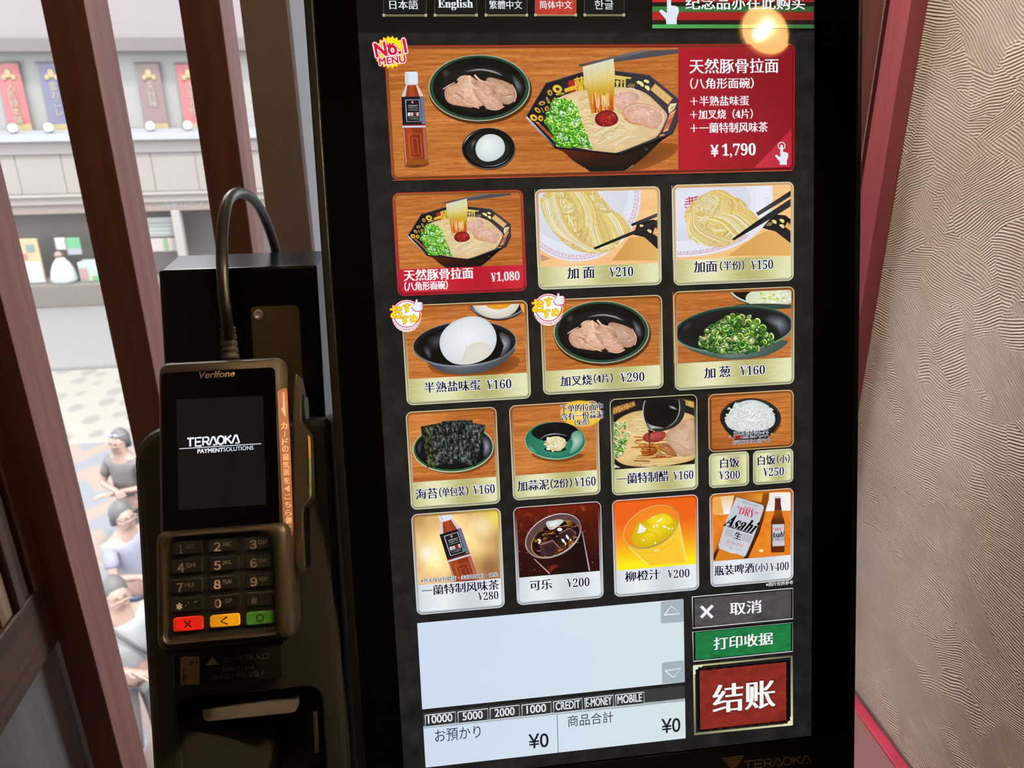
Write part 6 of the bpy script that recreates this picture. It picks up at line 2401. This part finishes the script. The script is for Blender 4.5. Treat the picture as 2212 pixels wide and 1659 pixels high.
for P in ([(150, 762), (236, 754), (222, 774), (196, 770), (190, 790), (168, 796), (172, 830), (150, 842)], [(1020, 1282), (934, 1290), (946, 1268), (976, 1266), (980, 1246), (1000, 1240), (996, 1210), (1020, 1200)]):
    a.poly(P, (232, 230, 190))
for k in range(9):
    for j in range(6):
        cx, cy = 250 + 90 * k + (45 if j % 2 else 0), 830 + 90 * j - k * 8
        if cx > 950:
            continue
        for q in range(6):
            an = math.pi / 3 * q + 0.3
            a.line([(cx, cy), (cx + 44 * math.cos(an), cy + 44 * math.sin(an))], 2.2, (128, 34, 28))
            a.line([(cx + 44 * math.cos(an), cy + 44 * math.sin(an)), (cx + 44 * math.cos(an + 1.047), cy + 44 * math.sin(an + 1.047))], 1.6, (134, 38, 30))
cap_text(a, [('结账', 322, 1042, 858, 1002, 250, (242, 246, 242), (110, 30, 26))])
sub(a, 'checkout_button', 'large red checkout button in a gold frame')


# ------------------------------------------------------------------ payment column at the left of the machine
COLT = math.radians(21)
d_ = ray(740, 1500)
q_ = K.o + K.n * 0.004
PC = Frame(EYE + d_ * ((q_ - EYE).dot(K.n) / d_.dot(K.n)), COLT)
col = thing('payment_column', 'black payment column with a receipt slot, standing left of the ordering machine', 'payment stand', (-0.125, 0.47, 0.0))
# rear box
PB = Frame(PC.o - PC.n * 0.026, COLT)
rb = MB()
fa, fb_ = PB.at(-0.1105, 0.02), PB.at(-0.004, 0.2935)
prof = [(fa.y, fa.z), (fb_.y, fb_.z), (fb_.y + 0.05, fb_.z), (fb_.y + 0.05, fa.z)]
n_ = len(prof)
rb.add([(fa.x, y, z) for y, z in prof] + [(fb_.x, y, z) for y, z in prof],
       [(0, 1, 2, 3), (7, 6, 5, 4)] + [(k, k + n_, (k + 1) % n_ + n_, (k + 1) % n_) for k in range(n_)])
rb.build('rear_box', M_BLACKGLOSS, col, Matrix.Identity(4), 0.0022)
# front body with the receipt bay sunk into it
OUT = (-0.1265, -0.075, 0.0015, 0.187)
BAY = (-0.109, -0.070, -0.0125, 0.0085)


def rl(r, rad, z, ins=0.0):
    return [(x, y, z) for x, y in rrect(r[0] + ins, r[1] + ins, r[2] - ins, r[3] - ins, rad, 8)]


fb = MB()
R4 = (0.004, 0.004, 0.006, 0.022)
fb.loft([rl(OUT, R4, -0.080), rl(OUT, R4, -0.010), rl(OUT, R4, -0.0035, 0.0016), rl(OUT, R4, -0.0008, 0.0042), rl(OUT, R4, 0.0, 0.0075),
         rl(BAY, (0.004, 0.004, 0.011, 0.011), 0.0), rl(BAY, (0.004, 0.004, 0.010, 0.010), -0.0018, 0.0016), rl(BAY, (0.004, 0.004, 0.010, 0.010), -0.045, 0.002)], smooth=False, caps=True)
fb.build('front_body', M_COLUMN, col, PC.M)
MB().box(-0.205, 0.40, 0.0, -0.07, 0.52, 0.985).build('leg_cover', M_BLACK, col, Matrix.Identity(4), 0.008)
# silver tear bar, paper tray and side strip inside the bay
P4 = PC.uvs([(437, 1533), (642, 1517)], -0.004)
MB().prism(rrect(P4[0][0], P4[0][1] - 0.0085, P4[1][0], P4[0][1], (0.004, 0.004, 0.0008, 0.0008)), -0.013, -0.004).build('tear_bar', M_SILVER, col, PC.M, 0.0014)
T3 = PC.uvs([(386, 1556), (508, 1586), (588, 1580), (588, 1700), (500, 1700), (372, 1700)], -0.008)
tv = [(T3[0][0], T3[0][1], -0.006), (T3[1][0], T3[1][1], -0.018), (T3[2][0], T3[2][1], -0.030), (T3[3][0], -0.066, -0.030), (T3[4][0], -0.066, -0.012), (T3[5][0], -0.066, -0.005)]
bk = [(x, y, -0.044) for x, y, z in tv]
MB().add(tv + bk, [(0, 5, 4, 1), (1, 4, 3, 2), (6, 7, 10, 11), (7, 8, 9, 10), (0, 1, 7, 6), (1, 2, 8, 7), (2, 3, 9, 8), (3, 4, 10, 9), (4, 5, 11, 10), (5, 0, 6, 11)]).build('paper_tray', M_COLUMN, col, PC.M, 0.0006)
S2 = PC.uvs([(677, 1532), (690, 1620)], -0.006)
MB().prism([(S2[0][0], S2[0][1]), (S2[0][0], S2[1][1]), (S2[0][0] + 0.0028, S2[1][1]), (S2[0][0] + 0.0028, S2[0][1])], -0.035, -0.002).build('metal_guide', M_STEEL, col, PC.M, 0.0004)
MB().prism(rrect(BAY[0] + 0.004, P4[0][1] - 0.014, P4[0][0] - 0.001, P4[0][1] - 0.006, 0.002), -0.03, -0.008).build('latch', M_COLUMN, col, PC.M, 0.001)
# steel bracket on the rear box, with its screw
B4 = PB.uvs([(541, 663), (645, 661), (650, 900)], 0.002)
MB().prism(rrect(B4[0][0], 0.178, B4[1][0], B4[0][1], (0.001, 0.001, 0.004, 0.0022)), 0.0, 0.0018).build('bracket', M_STEEL, col, PB.M, 0.0004)
c = PB.uv(558, 680, 0.002)
sc = MB().lathe([(0.0, 0.0016), (0.0038, 0.0016), (0.0038, 0.0024), (0.0032, 0.0034), (0.0017, 0.0038), (0.0015, 0.0026), (0.0, 0.0026)], 24)
sc.build('screw', M_SILVER, col, PB.M @ Matrix.Translation((c[0], c[1], 0)))
# card slot sign under the terminal
L4 = PC.uvs([(372, 1412), (606, 1396), (611, 1464), (376, 1487)], 0.006)
lx0, lx1 = (L4[0][0] + L4[3][0]) / 2, (L4[1][0] + L4[2][0]) / 2
ly0, ly1 = (L4[2][1] + L4[3][1]) / 2, (L4[0][1] + L4[1][1]) / 2
sl = MB().prism(rrect(lx0, ly0, lx1, ly1, 0.001), -0.001, 0.006).build('card_slot_plate', M_BLACK, col, PC.M, 0.0008)
CROPS['low'] = (280, 1280, 3.8138)
a = Art(PC, 'low', h=0.0061)
INKC = (206, 186, 160)
a.poly(rrect(417, 528, 576, 760, 10), (220, 186, 140))
a.poly([(490, 562), (528, 558), (530, 596), (492, 600)], (176, 116, 60))
a.poly([(546, 576), (564, 574), (554, 548)], (40, 30, 26))
for k, ch in enumerate('CARD'):
    a.text(ch, (454, 634 + 27 * k), (454, 658 + 27 * k), 28, (60, 44, 34), 'sans', bold=0.02, tilt=True)
a.poly([(625, 603), (736, 592), (680, 530)], (226, 206, 184))
a.text('カード挿入口', (766, 552), (1144, 522), 56, INKC, 'sans', bold=0.01)
a.text('Insert card', (768, 630), (1022, 612), 40, INKC, 'sans')
a.text('插卡口 / 카드 삽입구', (676, 696), (1112, 664), 48, INKC, 'sans', bold=0.014)
a.build('card_slot_sign', col, M_INK, 'printed card slot sign with a pale card symbol', h=0.0)

# ------------------------------------------------------------------ the card terminal
d_ = ray(470, 960)
PT = Frame(EYE + d_ * (0.470 / Vector(RM[2]).dot(d_)), math.radians(29.7))
term = thing('card_terminal', 'grey brown card payment terminal with a dark screen, keypad and coloured keys', 'card terminal', PT.at(0, -0.03, -0.03))


def tuv(P, h=0.0):
    return [tuple(p) for p in PT.uvs(P, h)]


U0, U1, UT, UB = -0.0352, 0.0398, 0.0528, -0.0560
mb = MB()
rt = (0.003, 0.003, 0.0065, 0.0065)


def tl(z, ins, ext=0.0):
    return [(x, y, z) for x, y in rrect(U0 + ins - ext * .2, UB, U1 - ins + ext, UT - ins, rt, 8)]


mb.loft([tl(-0.030, 0.002), tl(-0.012, 0.0, 0.0012), tl(-0.006, 0.0, 0.0012), tl(-0.0012, 0.0016, 0.0), tl(0.0, 0.0030, 0.0)], smooth=True)
mb.build('upper_body', M_TERM, term, PT.M)
g = tuv([(345, 804), (593, 795), (611, 1131), (356, 1147)])
gx0, gx1, gy0, gy1 = -0.0322, 0.0352, -0.0500, (g[0][1] + g[1][1]) / 2
MB().prism(rrect(gx0, gy0, gx1, gy1, (0.001, 0.001, 0.003, 0.003)), -0.001, 0.0004).build('screen_glass', M_GLASS_BLACK, term, PT.M, 0.0003)
CROPS['tm'] = (280, 900, 3.7707)
CROPS['tu'] = (280, 520, 4.366)
a = Art(PT, 'tm', h=0.0005)
a.poly([(a_, b_) for a_, b_ in ((380, -140), (1085, -170), (1113, 716), (400, 762))], (17, 16, 17))
brand(a, (470, 212), (898, 180), 66, (240, 242, 250), 0.22)
a.line([(404, 262), (1072, 220)], 6, (236, 240, 250))
a.text('PAYMENT', (554, 284), (762, 268), 33, (240, 242, 252), 'sans', bold=0.03)
a.text('SOLUTIONS', (764, 268), (1008, 252), 33, (226, 232, 248), 'sans', bold=0.008)
a.build('lit_display', term, M_DISPLAY, h=0.0)
a = Art(PT, 'tu', h=0.0005)
a.text('Verifone', (650, 1268), (992, 1250), 62, (206, 184, 154), 'sans', bold=0.02, shear=0.22)
a.build('maker_lettering', term, M_INK, h=0.0)
# lower body: keypad plate with a raised shroud round it
kp = tuv([(340, 1160), (641, 1140), (641, 1382), (345, 1412)])
KX0, KX1, KY0, KY1 = -0.0362, 0.0425, -0.1185, -0.0490
mb = MB()


def kl(z, ins, r=0.006):
    return [(x, y, z) for x, y in rrect(KX0 + ins, KY0 + ins, KX1 - ins, KY1 - ins * 0.6, r, 8)]


IN = tuv([(347, 1156), (594, 1150), (598, 1322), (352, 1350)], 0.006)
ix0, ix1, iy1 = IN[0][0], IN[1][0], (IN[0][1] + IN[1][1]) / 2


def il(z, ins=0.0):
    return [(x, y, z) for x, y in rrect(ix0 + ins, KY0 + 0.004 + ins, ix1 - ins, iy1 - ins, (0.002, 0.002, 0.010, 0.010), 8)]


mb.loft([kl(-0.034, 0.002), kl(-0.014, 0.0), kl(0.001, 0.0008), kl(0.0055, 0.003), kl(0.0072, 0.006), il(0.0064), il(0.0035, 0.0014), il(0.0006, 0.002)], smooth=True)
mb.build('lower_body', M_TERM, term, PT.M)
KH = 0.0006
MB().prism(rrect(ix0 + 0.0015, KY0 + 0.0055, ix1 - 0.0015, iy1 - 0.0018, (0.002, 0.002, 0.009, 0.009)), KH - 0.001, KH + 0.0002).build('keypad_plate', M_KEYWELL, term, PT.M)
MB().prism(rrect(KX0 + 0.002, KY0 - 0.0035, KX1 - 0.008, KY0 + 0.004, 0.002), -0.034, -0.006).build('front_lip', M_BLACK, term, PT.M, 0.002)
# keys
keys = [('1', 'QZ.', 342, 592, 1008, 1126), ('2', 'ABC', 640, 884, 990, 1104), ('3', 'DEF', 932, 1150, 972, 1086),
        ('4', 'GHI', 344, 592, 1162, 1276), ('5', 'JKL', 640, 886, 1142, 1258), ('6', 'MNO', 936, 1160, 1122, 1238),
        ('7', 'PRS', 334, 594, 1324, 1438), ('8', 'TUV', 640, 890, 1298, 1412), ('9', 'WXY', 938, 1164, 1276, 1390),
        ('*', ",' \"", 334, 598, 1478, 1590), ('0', '-SP', 644, 894, 1454, 1566), ('#', '', 944, 1168, 1430, 1544),
        ('x', '', 350, 596, 1632, 1748), ('<', '', 650, 894, 1612, 1716), ('o', '', 946, 1178, 1588, 1694)]
ztop = KH + 0.0030
for k, (big, small, x0, x1, y0, y1) in enumerate(keys):
    q = PT.uvs(np.array([(x0, y0 + 6), (x1, y0 - 6), (x1, y1 - 6), (x0, y1 + 6)]) / 3.7707 + np.array([280, 900]), ztop)
    u0, u1 = (q[0][0] + q[3][0]) / 2, (q[1][0] + q[2][0]) / 2
    u1 = min(u1, ix1 - 0.0022)
    v0, v1 = (q[2][1] + q[3][1]) / 2, (q[0][1] + q[1][1]) / 2
    mat = {'x': M_KEYRED, '<': M_KEYYELLOW, 'o': M_KEYGREEN}.get(big, M_KEY)
    kb = MB().prism(rrect(u0, v0, u1, v1, 0.0016), KH, ztop).build('key', mat, term, PT.M, 0.0008)
    if mat is not M_KEY:
        kb['label'] = {'x': 'red key with a cross', '<': 'yellow key with an arrow', 'o': 'green key with a ring'}[big]
    a = Art(PT, 'tm', h=ztop + 0.00008)
    xm, ym = (x0 + x1) / 2, (y0 + y1) / 2
    dark = (30, 18, 14)
    if big == 'x':
        a.line([(xm - 30, ym - 24), (xm + 30, ym + 26)], 13, dark)
        a.line([(xm + 26, ym - 28), (xm - 26, ym + 30)], 13, dark)
    elif big == '<':
        a.line([(xm + 22, ym - 34), (xm - 30, ym + 6), (xm + 26, ym + 26)], 13, dark)
    elif big == 'o':
        a.line(Art.ell(xm, ym, 27, 27, n=28), 12, dark, True)
    else:
        w = 52 if big not in '1*#' else (26 if big == '1' else 46)
        a.text(chr(0xFF10 + int(big)) if big.isdigit() else big, (x0 + 48 + (14 if big == '1' else 0), ym + 14), (x0 + 48 + (14 if big == '1' else 0) + w, ym + 10), 70 if big not in '*#' else 54, (214, 196, 168) if big != '#' else (150, 136, 120), 'sans', bold=0.03 if big != '#' else 0.0)
        if small:
            a.text(small, (x0 + 116, ym - 8), (x0 + 116 + 25 * len(small), ym - 12), 34, (190, 170, 144), 'sans', bold=0.01)
    a.build('key_legend', kb, M_INK, h=0.0)
a = Art(PT, 'low', h=KH + 0.0003)
a.text('P400', (1108, 298), (1202, 290), 30, (150, 134, 116), 'sans', bold=0.01)
a.build('model_lettering', term, M_INK, h=0.0)
# brown instruction sticker down the right bezel
CROPS['s1'] = (560, 740, 5.925)
CROPS['s2'] = (560, 980, 4.879)
a = Art(PT, 's1', h=0.0002)
STK = (176, 118, 92)
P1 = [(232, 620), (290, 588), (352, 580), (362, 640), (412, 1700)]
P1 = np.array(P1) / 5.925 + np.array([560, 740])
P2 = np.array([(332, 40), (362, 840), (352, 872), (330, 860), (300, 800), (252, 745), (222, 60)]) / 4.879 + np.array([560, 980])
a.crop('px')
a.poly(np.vstack([P1[1:4], P2, P1[:1]]), STK)
a.crop('s1')
CRM = (250, 222, 176)
a.poly([(300, 632), (320, 628), (338, 955), (280, 846), (304, 826)], CRM)
for k, (ch, x, y, s_) in enumerate((('カ', 318, 1064, 84), ('｜', 326, 1168, 70), ('ド', 332, 1268, 84), ('の', 334, 1362, 80), ('磁', 340, 1464, 84), ('気', 342, 1562, 84))):
    if ch == '｜':
        a.line([(x, y - 38), (x, y + 38)], 12, CRM)
        continue
    a.text(ch, (x - 38, y + 2), (x + 38, y - 2), s_, CRM, 'sans', bold=0.03)
a.crop('s2')
for ch, x, y, s_ in (('面', 286, 196, 66), ('を', 290, 282, 66), ('こ', 298, 456, 50), ('ち', 302, 536, 62), ('ら', 306, 624, 64), ('側', 308, 700, 66), ('に', 314, 788, 58)):
    a.text(ch, (x - 31, y + 2), (x + 31, y - 2), s_, CRM, 'sans', bold=0.03)
a.poly([(262, 370), (320, 330), (320, 404)], CRM)
a.build('instruction_sticker', term, M_INK, 'brown sticker with cream writing down the right edge', h=0.0)
# swipe reader wing on the right side
Wp = tuv([(634, 1195), (632, 850), (636, 812), (641, 806), (648, 836), (651, 914), (665, 934), (670, 1078), (655, 1096), (653, 1112), (657, 1236), (648, 1242), (640, 1225)], -0.006)
MB().prism(Wp, -0.030, -0.006).build('swipe_reader', M_TERM, term, PT.M, 0.0012)
s1 = tuv([(665, 938), (671, 945), (672, 990), (667, 990)], -0.0055)
s2 = tuv([(667, 990), (672, 990), (673, 1070), (669, 1074)], -0.0055)
MB().prism(s1, -0.0056, -0.0052).build('orange_label', plain('orange sticker', (214, 150, 84), 0.5), term, PT.M)
MB().prism(s2, -0.0056, -0.0052).build('green_label', plain('green sticker', (120, 140, 96), 0.5), term, PT.M)
for nm, P in (('upper_rail', [(651, 853), (657, 851), (661, 915), (652, 908)]), ('lower_rail', [(654, 1100), (660, 1097), (662, 1226), (657, 1232)])):
    MB().prism(tuv(P, -0.012), -0.030, -0.012).build(nm, M_BLACKGLOSS, term, PT.M, 0.0006)
MB().box(-0.022, -0.09, -0.055, 0.026, 0.02, -0.030).build('mount', M_BLACK, term, PT.M, 0.003)

# ------------------------------------------------------------------ the cable over the column
top = PT.at(0.0, UT - 0.002, -0.016)
pts = []
for px, py, y in ((602, 585, 0.632), (598, 548, 0.630), (590, 520, 0.622), (579, 487, 0.608), (566, 458, 0.592), (550, 434, 0.574), (532, 419, 0.558), (514, 415, 0.543), (497, 425, 0.530), (487, 448, 0.518), (481, 485, 0.507),
                  (479, 530, 0.496), (480, 580, 0.483), (483, 630, 0.478), (488, 680, 0.473)):
    pts.append(tuple(on_plane_y(px, py, y)))
e0 = PT.uv(493, 724, -0.016)
e1 = PT.uv(500, 772, -0.016)
pe0, pe1 = PT.at(e0[0], e0[1], -0.016), PT.at(e1[0], UT - 0.004, -0.016)
pts += [tuple(pe0), tuple(pe0.lerp(pe1, 0.4))]
P = np.array(pts)
for _ in range(2):
    A_, B_ = P[:-1], P[1:]
    P = np.vstack([P[:1], np.stack([A_ * .75 + B_ * .25, A_ * .25 + B_ * .75], 1).reshape(-1, 3), P[-1:]])
cable = thing('terminal_cable', 'thick black cable arching from the column to the card terminal', 'cable', P[0])
MB().tube([tuple(p) for p in P], 0.0036, 16).build('cord', plain('black rubber cord', (22, 20, 19), 0.3), cable, Matrix.Identity(4))
ax = (pe1 - pe0)
st_ = MB()
ln = 0.027
start = pe1 - ax.normalized() * ln
rot = ax.normalized().to_track_quat('Z', 'Y').to_matrix().to_4x4()
prof = []
nz = 6
for k in range(nz):
    z = ln * k / nz
    r = 0.0049 + 0.0007 * k / nz
    prof += [(r, z), (r, z + ln / nz * 0.62), (r - 0.0011, z + ln / nz * 0.68), (r - 0.0011, z + ln / nz * 0.96)]
prof += [(0.0056, ln), (0.0056, ln + 0.004)]
st_.lathe(prof, 20)
st_.build('strain_relief', plain('dull black rubber', (40, 34, 29), 0.55), cable, Matrix.Translation(start) @ rot)

# ------------------------------------------------------------------ lamps: one mirrored in the touchscreen, two added for their light
def mirror_dir(px, py):
    d = ray(px, py).normalized()
    p = EYE + d * ((K.o - EYE).dot(K.n) / d.dot(K.n))
    r = d - K.n * (2 * d.dot(K.n))
    return p, r


p_, r_ = mirror_dir(1654, 66)
dist = 0.30
LAMP = p_ + r_ * dist
p2_, r2_ = mirror_dir(1677, 36)
BULB = p2_ + r2_ * dist
m_disc, nt, pb = newmat('lit ribbed lamp glass')
L = nt.links
tc = N(nt, 'ShaderNodeTexCoord')
wv = N(nt, 'ShaderNodeTexWave', wave_type='RINGS', rings_direction='Z', Scale=120.0, Distortion=0.0)
L.new(tc.outputs['Object'], wv.inputs['Vector'])
cr = N(nt, 'ShaderNodeValToRGB')
cr.color_ramp.elements[0].color = (1.0, 0.46, 0.10, 1)
cr.color_ramp.elements[1].color = (1.0, 0.66, 0.24, 1)
L.new(wv.outputs[1], cr.inputs[0])
L.new(cr.outputs[0], pb.inputs['Emission Color'])
pb.inputs['Emission Strength'].default_value = 23.0
m_bulb, nt, pb = newmat('lamp filament')
pb.inputs['Emission Color'].default_value = (1, 0.82, 0.5, 1)
pb.inputs['Emission Strength'].default_value = 420.0
m_brass = plain('warm white lamp housing', (200, 150, 96), 0.4)
m_brass.node_tree.nodes['Principled BSDF'].inputs['Emission Strength'].default_value = 0.0


def downlight(label, pos, aim, power, angle, blend, r=0.058, size=0.02, color=(1.0, 0.72, 0.42), bulb=None):
    """small ceiling spot: stem, housing, ribbed glass, bulb, and its own light"""
    pos, aim = Vector(pos), Vector(aim)
    ax = (aim - pos).normalized()
    rot = ax.to_track_quat('Z', 'Y').to_matrix().to_4x4()
    W = Matrix.Translation(pos) @ rot
    t = thing('ceiling_spotlight', label, 'lamp', (pos.x, pos.y, ZTOP))
    q = r / 0.058
    MB().lathe([(r * 0.5, -0.09 * q), (r * 0.6, -0.05 * q), (r * 1.02, -0.012 * q), (r * 1.12, 0.0), (r * 1.12, 0.010 * q), (r * 1.02, 0.012 * q), (r * 1.0, 0.002 * q), (r * 0.98, 0.0)], 40).build('housing', m_brass, t, W)
    MB().lathe([(r * 0.98, 0.003 * q), (r * 0.9, 0.006 * q), (r * 0.4, 0.009 * q), (0.001, 0.010 * q)], 40).build('ribbed_glass', m_disc, t, W)
    bp = Vector(bulb) if bulb is not None else pos + ax * 0.012
    bp = bp + ax * (0.014 * q - (bp - pos).dot(ax))
    MB().ball(tuple(bp), r * 0.16).build('bulb', m_bulb, t, Matrix.Identity(4))
    b = pos - ax * 0.09 * q
    MB().tube([tuple(b), (pos.x, pos.y, max(b.z + 0.01, ZTOP - 0.03)), (pos.x, pos.y, ZTOP)], 0.01, 10).build('stem', m_brass, t, Matrix.Identity(4))
    li = bpy.data.lights.new('spot', 'SPOT')
    li.energy = power
    li.color = color
    li.spot_size = math.radians(angle)
    li.spot_blend = blend
    li.shadow_soft_size = size
    lo = bpy.data.objects.new('spot_beam', li)
    COL.objects.link(lo)
    place(lo, Matrix.Translation(bp + ax * (r * 0.16 + size + 0.002)) @ (-ax).to_track_quat('Z', 'Y').to_matrix().to_4x4(), t)
    return t


TC = PT.at(0, -0.02, 0)
downlight('small warm spotlight on a stem, reflected at the top right of the touchscreen', LAMP, TC + Vector((0.04, 0, -0.04)), 27.0, 84, 0.9, r=0.026, size=0.005, bulb=BULB)
downlight('warm ceiling spotlight aimed at the plaster wall on the right', (-0.02, 0.86, ZTOP - 0.12), (XR + 0.02, 0.74, 0.95), 46.0, 60, 0.8, color=(1.0, 0.90, 0.80))  # added out of view to brighten the combed plaster
downlight('warm ceiling spotlight aimed down at the payment column', (0.02, -0.12, ZTOP - 0.12), (-0.15, 0.50, 1.22), 9.0, 18, 0.6, color=(1.0, 0.74, 0.45))  # extra unseen lamp, put in to lift the bracket and column
